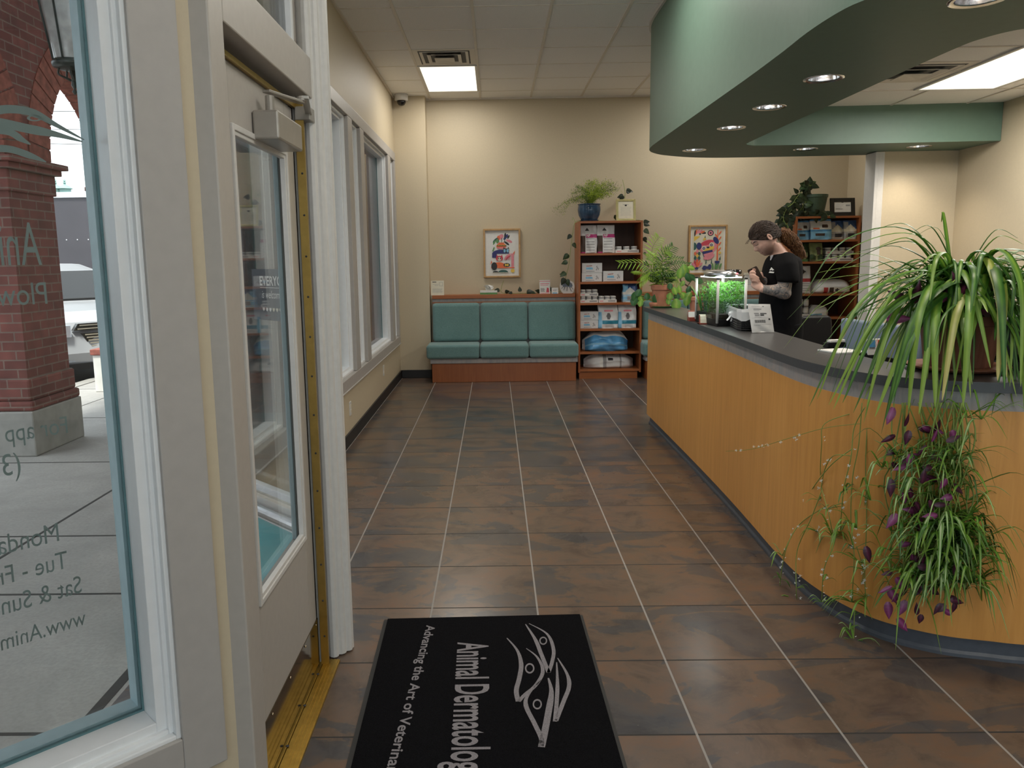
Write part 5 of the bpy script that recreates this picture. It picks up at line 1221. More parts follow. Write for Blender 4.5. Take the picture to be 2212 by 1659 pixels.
TP = [(1200, 452, 0), (1212, 458, -.05), (1222, 440, .05), (1235, 420, 0), (1245, 405, .05), (1258, 408, -.08), (1272, 395, 0), (1285, 392, .05), (1297, 402, -.06), (1310, 395, .05), (1325, 398, 0), (1332, 408, -.05), (1318, 420, -.1), (1300, 425, -.12), (1280, 420, -.12), (1256, 428, -.12), (1240, 436, -.05), (1290, 410, .1), (1268, 412, 0), (1305, 412, 0)]
for k, (px, py, dy) in enumerate(TP):
    far = px < 1250; tip = PY(px, py, fy + dy); frond_cloud(b, base, tip, 520 if not far else 260, .032 if not far else .026, .0135, [2, 2, 0, 1] if px < 1232 else ([1, 1, 0, 2] if px < 1262 or px > 1318 else [0, 0, 0, 1]), rr, .10 if far else .06)
b.build('fronds', [M['fern'], M['fern_dk'], M['fern_pale']], o)
# ---- pothos vines
def vine(mb, pts, leaves, rr, size=.06, mi_stem=0, mis=(1,), thick=.0028):
    sp = catmull(pts, 8); mb.tube(sp, thick, 5, mi_stem)
    for (t, ang, s_) in leaves:
        p = sp[min(len(sp) - 1, int(t * (len(sp) - 1)))]; d = Vector((cos(ang), rr.uniform(-.5, .1), sin(ang))); q = p + d * size * .35; mb.tube([p, q], .0016, 4, mi_stem)
        mb.leaf(q, d + Vector((0, 0, -.6)), (rr.uniform(-.4, .4), -1, rr.uniform(.0, .6)), size * s_ * 1.25, size * s_ * .95, rr.choice(mis), shape=1, droop=.2)
rr = random.Random(5)
V_ = lambda px, py, y: PY(px, py, y)
b = MB(); mo = [M['runner'], M['pothos'], M['pothos_dk']]
sp = [V_(1268, 476, 9.72) + Vector((0, 0, -.002)), V_(1250, 477, 9.62), V_(1241, 483, 9.56), V_(1237, 505, 9.54), V_(1233, 535, 9.54), V_(1229, 570, 9.56), V_(1222, 600, 9.62)]
vine(b, sp, [(.5, 3.6, .9), (.62, -.6, .9), (.74, 3.5, 1.15), (.82, 2.9, 1.0), (.93, 3.3, 1.1), (.98, 4.0, 1.2), (1, 5.2, 1.1), (.97, 2.4, .9)], rr, .065, mis=(1, 1, 2))
b.tube(catmull([V_(1243, 481, 9.56), V_(1238, 470, 9.58), V_(1236, 476, 9.57)], 5), .002, 5)
tag(b.build('pothos_vine', mo), 'trailing vine hanging down the bench side of the first bookcase', 'vine')
b = MB(); sp = [V_(1292, 477, 9.62) + Vector((0, 0, .002)), V_(1312, 477.5, 9.62), V_(1330, 477, 9.74), V_(1378, 475.5, 9.72), V_(1387, 482, 9.56), V_(1388, 510, 9.55), V_(1387, 545, 9.57), V_(1390, 570, 9.6)]
vine(b, sp, [(.28, 1.2, 1.3), (.33, 2.0, 1.2), (.37, .7, 1.2), (.58, .7, 1.0), (.66, -.3, 1.1), (.72, -.8, 1.0), (.86, -.2, .6), (.95, -.5, 1.1), (.6, .3, 1)], rr, .06, mis=(2, 2, 1))
tag(b.build('pothos_vine', mo), 'dark vine trailing past the gold frame and down the far bookcase side', 'vine')
b = MB(); sp = [V_(1348, 476, 9.80), V_(1349, 440, 9.82), V_(1350, 415, 9.84), V_(1345, 388, 9.84)]
vine(b, sp, [(.55, 2.8, 1.0), (.72, .4, 1.1), (.62, 3.6, .9), (.66, .9, .9)], rr, .065, mis=(2, 2, 1))
tag(b.build('pothos_vine', mo), 'thin dark vine shoot rising behind the gold frame', 'vine')
b = MB(); zl = LEDGE + .008; X_ = lambda px: PY(px, 630, 9.84).x
sp = [V_(1088, 606, 9.90), Vector((X_(1082), 9.87, zl + .03)), Vector((X_(1095), 9.85, zl)), Vector((X_(1120), 9.84, zl)), Vector((X_(1150), 9.84, zl)), Vector((X_(1172), 9.87, zl)), Vector((X_(1195), 9.88, zl + .01)), Vector((X_(1225), 9.88, zl + .02))]
vine(b, sp, [(.16, 2.4, 1.0), (.24, .8, .9), (.38, 2.6, .7), (.46, 1.6, .9), (.5, .8, 1.2), (.54, .3, 1.1), (.57, -.1, .8), (.70, 2.2, 1.0), (.8, 1.6, 1.6), (.84, 1.0, 1.2), (.88, 2.1, 1)], rr, .06, mis=(1, 2, 2))
tag(b.build('pothos_vine', mo), 'dark leafy vine lying along the bench ledge behind the cards', 'vine')
# ---- pothos in green plastic pot on the second bookcase
c0 = PY(1760, 464, 9.58); px_, py_ = c0.x, 9.60
o = thing('potted_pothos', (px_, py_, 1.946), 'dark trailing plant in a green plastic pot on the second bookcase', 'potted plant')
b = MB(); b.lathe([(.10, 0), (.105, .004), (.142, .225), (.150, .228), (.150, .262), (.140, .262), (.132, .22), (.13, .20), (.001, .20)], (px_, py_, 1.9475), 36); b.build('pot', M['green_plastic'], o, smooth=False)
b = MB()
for (a, c_) in (((1745, 420), [(1735, 412), (1722, 425), (1712, 440), (1700, 450), (1692, 470), (1698, 485)]), ((1742, 422), [(1728, 428), (1716, 445), (1706, 460), (1700, 480), (1703, 492)]), ((1750, 424), [(1738, 440), (1728, 455), (1716, 470), (1708, 488)]), ((1748, 418), [(1742, 405), (1752, 400)]), ((1742, 424), [(1735, 440), (1738, 458), (1760, 463), (1785, 465), (1790, 466)]), ((1744, 420), [(1725, 435), (1708, 440), (1695, 455), (1686, 475)])):
    sp = [V_(*a, 9.56)] + [V_(*q, 9.50 - .03 * i) for i, q in enumerate(c_)]
    vine(b, sp, [(i / 13, rr.uniform(0, 6.28), rr.uniform(.9, 1.3)) for i in range(2, 14)] + [(i / 9, rr.uniform(2, 5), rr.uniform(.8, 1.2)) for i in range(2, 10)], rr, .062, mis=(1, 2, 2))
b.tube([V_(1712, 428, 9.5), V_(1706, 415, 9.5)], .002, 4)
b.build('vines', mo, o)

# ================================================================= ON THE COUNTER
def ZTp(px, py): return PZ(px, py, ZT)
# --- aquarium
AC, AL, AR = Vector((1.42, 4.95, 0)), Vector((1.385, 5.34, 0)), Vector((1.602, 4.966, 0)); AB = AL + AR - AC
o = thing('aquarium', ((AC + AB) / 2 + Vector((0, 0, ZT + .001))), 'small planted glass aquarium with a lit lid on the counter by the person', 'aquarium')
q4 = [AC, AR, AB, AL]; cen = (AC + AB) / 2
def inset(d): return [p + (cen - p).normalized() * d for p in q4]
z0 = ZT + .001; ZA = ZT + .305
b = MB(); b.prism([(p.x, p.y) for p in inset(-.004)], z0, z0 + .045); b.build('base', M['black'], o, bevel=.004)
for i in range(4):
    a, c_ = q4[i], q4[(i + 1) % 4]; d = (c_ - a).normalized(); n_ = Vector((d.y, -d.x, 0)) * .0025; b = MB()
    b.add([a + n_ + Vector((0, 0, z0 + .045)), c_ + n_ + Vector((0, 0, z0 + .045)), c_ + n_ + Vector((0, 0, ZA)), a + n_ + Vector((0, 0, ZA))], [(0, 1, 2, 3)]); b.build('pane', M['glass2'], o)
for p in q4: b = MB(); b.tube([p + Vector((0, 0, z0 + .02)), p + Vector((0, 0, ZA - .004))], .0085, 12); b.tube([p + Vector((0, 0, ZA - .004)), p + Vector((0, 0, ZA + .004))], .0105, 12, 1); b.build('corner_post', [M['white'], M['black']], o, smooth=True)
b = MB(); b.prism([(p.x, p.y) for p in inset(.006)], z0 + .045, z0 + .075); b.build('gravel', M['soil'], o)
rr = random.Random(21); b = MB(); e1, e2 = (AR - AC), (AL - AC)
for i in range(2000):
    u, v = rr.uniform(.06, .94), rr.uniform(.06, .94); 
    h = rr.uniform(.08, .27) * (1 if u > .25 else .9); p = AC + e1 * u + e2 * v + Vector((0, 0, z0 + h))
    b.leaf(p, (rr.uniform(-1, 1), rr.uniform(-1, 1), rr.uniform(-.2, 1)), (rr.uniform(-1, 1), -1, rr.uniform(0, 1)), rr.uniform(.010, .028), rr.uniform(.004, .008), 0 if h > .15 and rr.random() < .75 else 1, n=2, shape=2)
for i in range(26):
    u, v = rr.uniform(.05, .9), rr.uniform(.1, .9); p = AC + e1 * u + e2 * v
    b.leaf(p + Vector((0, 0, z0 + .06)), (rr.uniform(-.2, .2), rr.uniform(-.2, .2), 1), (rr.uniform(-1, 1), -1, 0), rr.uniform(.15, .23), .014, rr.choice((0, 1)), n=5, shape=2)
b.build('water_plants', [M['waterplant'], M['waterplant_dk']], o)
b = MB(); b.tube(catmull([AC + e1 * .3 + e2 * .55 + Vector((0, 0, z0 + .07)), AC + e1 * .35 + e2 * .6 + Vector((0, 0, z0 + .16)), AC + e1 * .2 + e2 * .7 + Vector((0, 0, z0 + .25))], 5), .012, 8); b.build('driftwood', M['bark'], o)
b = MB(); b.prism([(p.x, p.y) for p in inset(.035)], ZA + .003, ZA + .010); b.build('led_panel', M['led_white'], o)
b = MB(); hp = inset(.03); ell_ = [cen + (e1 * .50 * cos(a) + e2 * .46 * sin(a)) for a in [2 * pi * k / 32 for k in range(32)]]
b.loft([[Vector((p.x, p.y, ZA + .008)) for p in ell_], [Vector((p.x, p.y, ZA + .034)) for p in [cen + (q - cen) * 1.04 for q in ell_]], [Vector((p.x, p.y, ZA + .046)) for p in [cen + (q - cen) * .9 for q in ell_]], [Vector((p.x, p.y, ZA + .05)) for p in [cen + (q - cen) * .5 for q in ell_]]]); lid_ = b.build('lid', M['steel'], o, smooth=True)
fc = cen - e2 * .26 + e1 * .22 + Vector((0, 0, 0)); b = MB()
b.loft([[fc + (e1 * .30 * cos(a) + e2 * .16 * sin(a)) * k + Vector((0, 0, ZA + h)) for a in [2 * pi * i / 28 for i in range(28)]] for k, h in ((.9, .026), (1.04, .036), (.95, .052), (.5, .056))]); b.build('control_unit', M['blackgloss'], lid_, smooth=True)
b = MB(); dd = e1.normalized(); f0 = fc - e2 * .163 + Vector((0, -.001, ZA + .030))
for k in range(3): b.obox(f0 + dd * (-.012 + .008 * k) - Vector((0, .004, 0)), dd * .0028, (0, .002, 0), (0, 0, .004))
b.build('red_display', M['led_red'], lid_)
b = MB(); b.tube(catmull([fc - e1 * .28 - e2 * .12 + Vector((0, 0, ZA + .022)), fc - e1 * .24 - e2 * .14 + Vector((0, 0, ZA - .004)), fc - e1 * .1 - e2 * .15 + Vector((0, 0, ZA - .01)), fc + e1 * .2 - e2 * .15 + Vector((0, 0, ZA - .01)), fc + e1 * .29 - e2 * .14 + Vector((0, 0, ZA + .018))], 5), .0022, 6); b.build('hanger_wire', M['black'], lid_)
lamp('aquarium_lamp', 'AREA', (cen.x, cen.y, ZA), .5, (.88, .95, 1), .14, .3)
# --- wicker basket with a bag liner
F0, L0 = ZTp(1596, 715), ZTp(1571, 701); d1_ = (L0 - F0); d1_.z = 0; d2_ = Vector((-d1_.y, d1_.x, 0)).normalized() * (-1)
if d2_.x < 0: d2_ = -d2_
d2_ = d2_ * .115; bc = F0 + d1_ / 2 + d2_ / 2; bc.z = ZT + .001
o = thing('wicker_basket', bc, 'black wicker basket lined with a white bag on the counter', 'basket'); hb = .125
def brect(k, z): return [bc + (d1_ / 2 * a + d2_ / 2 * c_) * k + Vector((0, 0, z)) for a, c_ in ((-1, -1), (-1, 1), (1, 1), (1, -1))]
def rrect(k, z, r=.86):
    out = []; q = brect(k, z); c_ = bc + Vector((0, 0, z))
    for i in range(4):
        a, b_ = q[i], q[(i + 1) % 4]
        for t in (.12, .3, .5, .7, .88): out.append(a + (b_ - a) * t)
    return out
b = MB(); b.loft([rrect(1.0, 0), rrect(1.08, .03), rrect(1.14, .08), rrect(1.18, hb), rrect(1.10, hb), rrect(.98, .01)], cap=True)
for k in range(9): b.tube(rrect(1.03 + .017 * k, .008 + .0135 * k) + rrect(1.03 + .017 * k, .008 + .0135 * k)[:1], .0042, 5)
b.build('basket', M['wicker'], o)
b = MB(); rb_ = random.Random(2); ra = [rrect(1.12, hb + .006), rrect(1.20, hb + .007), rrect(1.22, hb - .01), [p + Vector((0, 0, -.050 - .014 * rb_.random())) for p in rrect(1.21, hb)]]
b.loft([rrect(.96, .02), rrect(1.07, hb - .03)] + ra, cap=False); b.build('liner', M['liner'], o, solid=.001)
b = MB(); kp = L0 + (F0 - L0) * .45 + Vector((-.018, -.012, .085)); b.ball(kp, .014, .012, .016, 10)
for a in (-.9, -1.5, -2.2): b.ribbon(catmull([kp, kp + Vector((.02 * cos(a), -.01, .02 * sin(a))), kp + Vector((.035 * cos(a) - .008, -.012, .045 * sin(a)))], 4), [.01, .016, .02, .022, .024, .026, .028, .026, .02], (0, 1, .2), .4)
b.build('tied_knot', M['liner'], o, smooth=True)
# --- mailer
m0, m1 = ZTp(1624.5, 719.5), ZTp(1672.5, 718.5); m0.z = m1.z = ZT + .002
tl_, tr_ = PY(1614.8, 656.5, m0.y + .035), PY(1663.8, 657, m1.y + .035)
b = MB(); nU, nV = 12, 14
def mp(u, v, s__):
    p = m0.lerp(m1, u).lerp(tl_.lerp(tr_, u), v); N = (m1 - m0).cross(tl_ - m0).normalized(); k = (sin(pi * u) * sin(pi * v)) ** .5 * .009
    k += .004 * sin(9 * u + 14 * v) * sin(pi * u) * (1 if v < .3 else .25); return p + N * (k if s__ > 0 else -k)
for s__ in (1, -1):
    vs = [mp(i / nU, j / nV, s__) for j in range(nV + 1) for i in range(nU + 1)]
    b.add(vs, [((j * (nU + 1) + i), j * (nU + 1) + i + 1, (j + 1) * (nU + 1) + i + 1, (j + 1) * (nU + 1) + i)[::s__] for j in range(nV) for i in range(nU)], 0)
def mfl(u0, v0, u1, v1, mi):
    n = 5; N = (m1 - m0).cross(tl_ - m0).normalized() * .0012
    vs = [mp(u0 + (u1 - u0) * i / n, v, 1) + N for v in (v0, v1) for i in range(n + 1)]; b.add(vs, [(i, i + 1, n + 2 + i, n + 1 + i) for i in range(n)], mi)
for (u0, v0, u1, v1, mi) in [(.14, .91, .5, .92, 1), (.62, .90, .68, .92, 2), (.15, .85, .6, .855, 1), (.2, .80, .55, .83, 1), (.2, .765, .45, .775, 1), (.2, .64, .4, .68, 1), (.46, .645, .75, .675, 2), (.22, .58, .42, .62, 1), (.46, .585, .62, .625, 2), (.2, .53, .5, .54, 1), (.08, .50, .9, .505, 1), (.80, .43, .88, .49, 2), (.12, .28, .9, .285, 1), (.12, .24, .4, .25, 1)]: mfl(u0, v0, u1, v1, mi)
u = .18
for k in range(22): w__ = (.008, .014, .006, .018)[k % 4]; mfl(u, .33, u + w__, .44, 2); u += w__ + (.010, .007, .014)[k % 3]
tag(b.build('mailer_envelope', [M['mailer'], M['greyink'], M['ink']], smooth=True), 'white shipping mailer with printed barcode label standing against the basket', 'envelope')
# --- business card holders
def holder(px, py, w_, lab, m, cm, shape):
    p = ZTp(px, py); o = thing('card_holder', p, lab, 'card holder'); b = MB(); x, y, z = p.x, p.y, ZT + .001
    if shape == 0:
        b.box(x, y, z, x + w_, y + .045, z + .028); b.obox((x + w_ / 2, y + .05, z + .035), (w_ / 2, 0, 0), (0, .004, .001), (0, -.008, .035)); b.build('stand', m, o, bevel=.002)
        b = MB()
        for k in range(8): b.obox((x + w_ / 2, y + .018 + .003 * k, z + .042), (w_ / 2 * .95, 0, 0), (0, .001, 0), (0, .006, .022))
        b.build('business_cards', cm, o)
    else:
        for sx_ in (0, w_ - .006): b.extr([(0, 0), (.06, 0), (.06, .008), (.012, .01), (.022, .06), (.014, .062)], (x + sx_, y, z), (0, 1, 0), (0, 0, 1), (.006, 0, 0))
        b.box(x, y + .0, z, x + w_, y + .06, z + .006); b.build('stand', m, o)
        b = MB(); b.ribbon([(x + w_ / 2, y + .006, z + .008), (x + w_ / 2, y + .012, z + .03), (x + w_ / 2, y + .022, z + .05), (x + w_ / 2, y + .04, z + .062)], [w_ * .8] * 4, (1, 0, 0), 0); b.build('business_cards', cm, o, solid=.004)
holder(1489, 694.5, .052, 'red wooden card holder with white cards near the counter edge', M['redwood'], M['paper'], 0)
holder(1511, 701, .055, 'red wooden card stand with a curled cream card next to the aquarium', M['redwood'], M['cream'], 1)
holder(1533, 702, .045, 'black card stand with a white card in front of the aquarium corner', M['black'], M['paper'], 1)
# --- papers and small things by the plant
p = ZTp(1800, 762); b = MB(); b.obox((p.x + .05, p.y + .03, ZT + .004), (.07, .02, 0), (-.02, .07, 0), (0, 0, .003)); tag(b.build('paper_stack', M['paper']), 'white paper sheets on the worktop under the spider plant leaves', 'papers')
p = ZTp(1793, 752); o = thing('tape_dispenser', (p.x + .03, p.y + .02, ZT + .001), 'small black and white desk dispenser on the worktop back edge', 'dispenser')
b = MB(); b.obox((p.x + .03, p.y + .02, ZT + .014), (.05, .012, 0), (-.005, .018, 0), (0, 0, .012)); b.build('body', M['black'], o, bevel=.003); b = MB(); b.obox((p.x + .035, p.y + .02, ZT + .033), (.04, .01, 0), (-.004, .014, 0), (0, 0, .006)); b.build('cover', M['paper'], o, bevel=.002)
b = MB(); p = ZTp(1897, 768); b.obox((p.x, p.y + .04, ZT + .035), (.035, .005, 0), (0, .003, .001), (0, .01, .034)); b.obox((p.x - .012, p.y + .034, ZT + .05), (.014, .002, 0), (0, .001, 0), (0, .004, .016), 1); b.obox((p.x + .02, p.y + .034, ZT + .045), (.008, .002, 0), (0, .001, 0), (0, .004, .02), 2); tag(b.build('leaflet', [M['paper'], M['foil_blue'], M['orange']]), 'upright leaflet with blue and orange print behind the plant leaves', 'leaflet')
# --- big terracotta pot with a parlour palm
rr = random.Random(31); tx0, ty0 = 1.485, 6.90
o = thing('parlour_palm', (tx0, ty0, ZT + .001), 'bushy bright green palm in a terracotta pot at the far counter end', 'potted plant'); z0 = ZT + .001
b = MB(); b.lathe([(.066, .006), (.070, .012), (.090, .155), (.098, .158), (.101, .200), (.094, .202), (.088, .19), (.001, .18)], (tx0, ty0, z0), 36); b.build('pot', M['terracotta'], o)
b = MB(); b.lathe([(.09, .0), (.108, .012), (.110, .015), (.104, .014), (.001, .005)], (tx0, ty0, z0), 36); b.build('saucer', M['leafgreen'], o)
def frond(mb, pts, L, n, mi, droop=.5, up=(0, 0, 1), wd=.010):
    sp = catmull(pts, 8); mb.tube(sp, .0022, 4, 2); N = len(sp)
    for k in range(n):
        t = .22 + .78 * k / (n - 1); i = min(N - 2, int(t * (N - 1))); p = sp[i]; T = (sp[i + 1] - sp[i]).normalized(); S = T.cross(Vector(up))
        S = S.normalized() if S.length > 1e-4 else Vector((1, 0, 0)); l = L * (.55 + .45 * sin(pi * min(1, t * .95)))
        for sg_ in (1, -1): mb.leaf(p, S * sg_ + T * .75 + Vector((0, 0, -.1)), Vector(up), l, wd, mi, droop=droop, n=3, shape=2)
b = MB(); bs = Vector((tx0, ty0, z0 + .19)); V_ = lambda px, py, y: PY(px, py, y)
FR = [((1398, 572), (1336, 568), 0), ((1408, 545), (1425, 511), 0), ((1430, 550), (1447, 540), 0), ((1440, 565), (1476, 560), 1), ((1432, 560), (1455, 531), 1), ((1450, 575), (1490, 572), 1), ((1405, 585), (1383, 600), 0), ((1392, 590), (1372, 585), 0), ((1420, 565), (1400, 545), 0), ((1440, 580), (1465, 600), 0), ((1415, 575), (1412, 555), 1), ((1425, 585), (1440, 575), 0), ((1410, 590), (1385, 570), 1), ((1435, 590), (1475, 590), 1), ((1428, 570), (1460, 555), 0), ((1400, 595), (1380, 612), 0), ((1445, 590), (1470, 615), 0)]
for k, (a, c_, mi) in enumerate(FR):
    dy = rr.uniform(-.13, .13); frond(b, [bs + Vector((rr.uniform(-.04, .04), rr.uniform(-.04, .04), 0)), V_(*a, ty0 + dy * .6), V_(*c_, ty0 + dy)], .085, 15, mi, .35, up=(rr.uniform(-.4, .4), -.8, .6) if k < 6 else (rr.uniform(-.5, .5), rr.uniform(-1, 0), .8))
for k in range(150):
    a = rr.uniform(0, 6.28); p = bs + Vector((.08 * cos(a) * rr.random(), .08 * sin(a) * rr.random(), rr.uniform(.02, .10))); b.leaf(p, (cos(a), sin(a), rr.uniform(-.2, .9)), (rr.uniform(-1, 1), -1, .4), rr.uniform(.05, .10), .010, rr.choice((0, 1, 1)), n=3, shape=2)
for k in range(9): b.tube([bs + Vector((rr.uniform(-.05, .05), rr.uniform(-.05, .05), -.02)), bs + Vector((rr.uniform(-.06, .06), rr.uniform(-.06, .06), .10))], .003, 5, 2)
b.build('fronds', [M['palm'], M['palm_dk'], M['runner']], o)
# --- terracotta watering bulb
c0 = ZTp(1434, 664); b = MB(); b.lathe([(.030, 0), (.040, .01), (.046, .04), (.044, .065), (.030, .095), (.014, .13), (.012, .145), (.001, .147)], (c0.x, c0.y, ZT + .001), 28); tag(b.build('terracotta_bottle', M['terracotta'], smooth=True), 'small terracotta bottle with a pointed neck before the big palm pot', 'bottle')
# --- round-leaved plant
c0 = ZTp(1413, 664.5); o = thing('round_leaf_plant', (c0.x, c0.y, ZT + .001), 'round leaved plant in a small pink clay pot spilling over the counter corner', 'potted plant')
b = MB(); b.lathe([(.030, 0), (.036, .004), (.046, .03), (.044, .045), (.038, .046), (.001, .04)], (c0.x, c0.y, ZT + .001), 28); b.build('pot', M['terracotta'], o, smooth=True)
b = MB(); root = Vector((c0.x, c0.y, ZT + .045))
def peper(px, py, s, mi, y, dx=0, n_=(0, -1, .35)):
    p = PY(px, py, y); b.tube(catmull([root, root.lerp(p, .5) + Vector((0, 0, .03)), p], 5), .0026, 5, 2); d = Vector((dx, -.15, -.8)); b.leaf(p + Vector((0, 0, s * .55)), d, n_, s * 1.2, s, mi, droop=.12, shape=2)
for (px, py, s, mi, dx) in ((1376, 640, .075, 1, -.3), (1384, 633, .06, 1, -.5), (1372, 650, .07, 1, -.2), (1398, 640, .055, 1, 0), (1420, 634, .065, 1, .2), (1416, 645, .075, 1, .1), (1423, 640, .06, 0, .4), (1460, 657, .088, 0, 0), (1455, 628, .06, 0, .3), (1466, 625, .055, 0, .2), (1449, 640, .06, 0, -.2), (1461, 640, .055, 1, .1), (1385, 655, .05, 0, -.2), (1472, 640, .06, 0, .5), (1382, 645, .06, 0, .3), (1447, 618, .05, 1, .0), (1445, 650, .05, 0, -.1)):
    peper(px, py, s, mi, c0.y - .02 - .03 * rr.random() + (.0 if px < 1430 else -.05), dx, (rr.uniform(-.4, .4), -1, rr.uniform(.1, .6)))
b.build('foliage', [M['peper'], M['peper_dk'], M['runner']], o)
# --- woody-stemmed plant in the second terracotta pot
c0 = ZTp(1499, 681); sx_, sy_ = c0.x + .035, c0.y + .05; o = thing('rubber_plant', (sx_, sy_, ZT + .001), 'woody stemmed plant in a terracotta pot half hidden by the aquarium', 'potted plant')
b = MB(); b.lathe([(.045, 0), (.048, .004), (.060, .11), (.067, .112), (.068, .135), (.062, .136), (.001, .125)], (sx_, sy_, ZT + .001), 32); b.build('pot', M['terracotta'], o)
b = MB(); st = catmull([(sx_, sy_, ZT + .12), PY(1502, 632, sy_), PY(1485, 618, sy_ - .02), PY(1470, 606, sy_ - .03), PY(1474, 595, sy_ - .03)], 6); b.tube(st, [.006] * len(st), 7); b.tube(catmull([PY(1485, 618, sy_ - .02), PY(1495, 605, sy_), PY(1506, 598, sy_ + .03)], 5), .003, 6); b.build('stem', M['bark'], o)
b = MB()
for (px, py, s, mi, dx, dz) in ((1477, 582, .10, 0, .1, -1), (1472, 588, .085, 0, -.2, -1), (1486, 583, .055, 0, .9, -.2), (1483, 598, .075, 1, .3, -.7), (1490, 600, .06, 1, .6, -.6), (1499, 612, .075, 1, .7, -.2), (1490, 625, .06, 1, -.3, -1), (1478, 612, .05, 0, -.5, -.8), (1492, 640, .08, 0, -.5, -.9), (1486, 648, .08, 0, -.2, -1)):
    p = PY(px, py, sy_ - .04); b.leaf(p + Vector((0, 0, s * .4)), (dx, -.1, dz), (rr.uniform(-.3, .3), -1, .4), s, s * .72, mi, droop=.15, shape=2)
b.build('leaves', [M['peper'], M['peper_dk']], o)
# --- papers on the far bench ledge
x0, x1 = XB(1608, 1642, 9.82); b = MB(); b.box(x0, 9.82, LEDGE, x1, 9.86, LEDGE + .20); b.box(x0 - .01, 9.815, LEDGE + .20, x1 + .01, 9.87, LEDGE + .225, 1)
for k in range(6): b.box(x0 + .02, 9.8185, LEDGE + .18 - .02 * k, x1 - .03 - .01 * (k % 3), 9.82, LEDGE + .184 - .02 * k, 2)
tag(b.build('document_holder', [M['paper'], M['cream'], M['greyink']]), 'white paper holder on the rear ledge seen between the aquarium and the hands', 'paper holder')

# ================================================================= BEHIND THE COUNTER
def chair(c, rz, lab, top=.95, w=.36):
    o = thing('office_chair', (c[0], c[1], 0), lab, 'office chair', None); o.rotation_euler = (0, 0, rz); o['_w'] = (0, 0, 0)
    b = MB(); b.loft([[Vector((x * k_, .20 + y, z)) for x, y in ((-w / 2, -.03), (w / 2, -.03), (w / 2, .03), (-w / 2, .03))] for z, k_ in ((.52, .85), (.60, 1), (top - .12, 1.02), (top - .03, .95), (top, .8))]); b.build('backrest', M['black'], o, bevel=.025, seg=4)
    b = MB(); b.box(-.24, -.26, .42, .24, .20, .50); b.build('seat', M['black'], o, bevel=.03, seg=4)
    b = MB(); b.tube([(0, 0, .08), (0, 0, .42)], .03, 12); b.build('column', M['black'], o); b = MB(); b.tube([(0, .15, .44), (0, .26, .46), (0, .25, .62)], .018, 8); b.build('back_support', M['black'], o)
    for k in range(5):
        a = 2 * pi * k / 5; b = MB(); b.tube([(0, 0, .10), (.28 * cos(a), .28 * sin(a), .075)], [.025, .016], 8); lg_ = b.build('leg', M['black'], o); b = MB(); b.ball((.28 * cos(a), .28 * sin(a), .035), .034, .034, .034, 10); b.build('caster', M['rubber'], lg_)
c0 = PY(1777, 690, 6.5); chair((c0.x, 6.4), radians(8), 'black office chair showing its backrest in front of the second bookcase', top=PY(1777, 681, 6.6).z, w=.31)
c0 = PY(2222, 690, 4.3); chair((c0.x, 4.2), radians(-60), 'black office chair at the picture edge behind the printer', top=1.27, w=.44)
a_, b2 = PY(1814.5, 687, 4.05), PY(1990, 716, 3.42); o = thing('monitor', ((a_.x + b2.x) / 2, (a_.y + b2.y) / 2, .756), 'blue grey monitor panel behind the worktop, veiled by spider plant leaves', 'monitor')
b = MB(); U = (b2 - a_); U.z = 0; H = a_.z - .90; N = U.normalized().cross(Vector((0, 0, 1))); b.obox(a_ + U / 2 + Vector((0, 0, -H / 2)) - N * .02, U / 2, N * .018, (0, 0, H / 2)); b.build('panel', M['slate'], o, bevel=.012, seg=3)
b = MB(); b.obox(a_ + U / 2 + Vector((0, 0, -H * .62)) + N * .002, U * .42, N * .006, (0, 0, .012)); b.build('lower_bar', M['black'], o)
b = MB(); mc = a_ + U / 2; b.obox((mc.x, mc.y, .85), U.normalized() * .03, N * .012, (0, 0, .09)); b.obox((mc.x, mc.y, .765), U.normalized() * .11, N * .08, (0, 0, .008)); b.build('stand', M['black'], o)
o = thing('printer', (2.55, 3.32, .756), 'black desktop printer beside the big spider plant pot', 'printer'); b = MB(); b.box(2.06, 3.12, .756, 2.75, 3.52, 1.06); b.build('body', M['black'], o, bevel=.012)
b = MB(); b.box(2.05, 3.10, 1.075, 2.76, 3.53, 1.235); b.build('scanner_lid', M['black'], o, bevel=.015); b = MB(); b.box(2.15, 3.115, .90, 2.65, 3.12, .98); b.build('paper_slot', M['rubber'], o)

# ================================================================= ENTRANCE MAT
o = MB(); A0, A1, B0, B1 = Vector((-.485, 3.062, 0)), Vector((.353, 3.088, 0)), Vector((-.455, 1.62, 0)), Vector((.385, 1.60, 0))
def mz(p, z): return Vector((p.x, p.y, z))
def quadbox(mb, p, z0, z1, mi): mb.add([mz(q, z0) for q in p] + [mz(q, z1) for q in p], [(3, 2, 1, 0), (4, 5, 6, 7), (0, 1, 5, 4), (1, 2, 6, 5), (2, 3, 7, 6), (3, 0, 4, 7)], mi)
quadbox(o, [B0, B1, A1, A0], .0005, .004, 1)
ins = [B0 + Vector((.018, .0, 0)), B1 + Vector((-.014, 0, 0)), A1 + Vector((-.012, -.004, 0)), A0 + Vector((.016, -.004, 0))]
quadbox(o, ins, .004, .010, 0)
zt = .0102
def fz(px, py): return PZ(px, py, zt)
def mt(txt, a, b_, w, h, bold=True): put_text(o, txt, a, (b_ - a), Vector((-(b_ - a).y, (b_ - a).x, 0)), w=w, h=h, mi=2, lift=.0008, bold=bold)
a = fz(990, 1388); e_ = fz(975, 1652); vs, fs = text_geo('Animal Dermatolog', True); put_text(o, 'Animal Dermatology', a, e_ - a, Vector((-(e_ - a).y, (e_ - a).x, 0)), w=(e_ - a).length * 1.10, h=.118, mi=2, lift=.0008, bold=True)
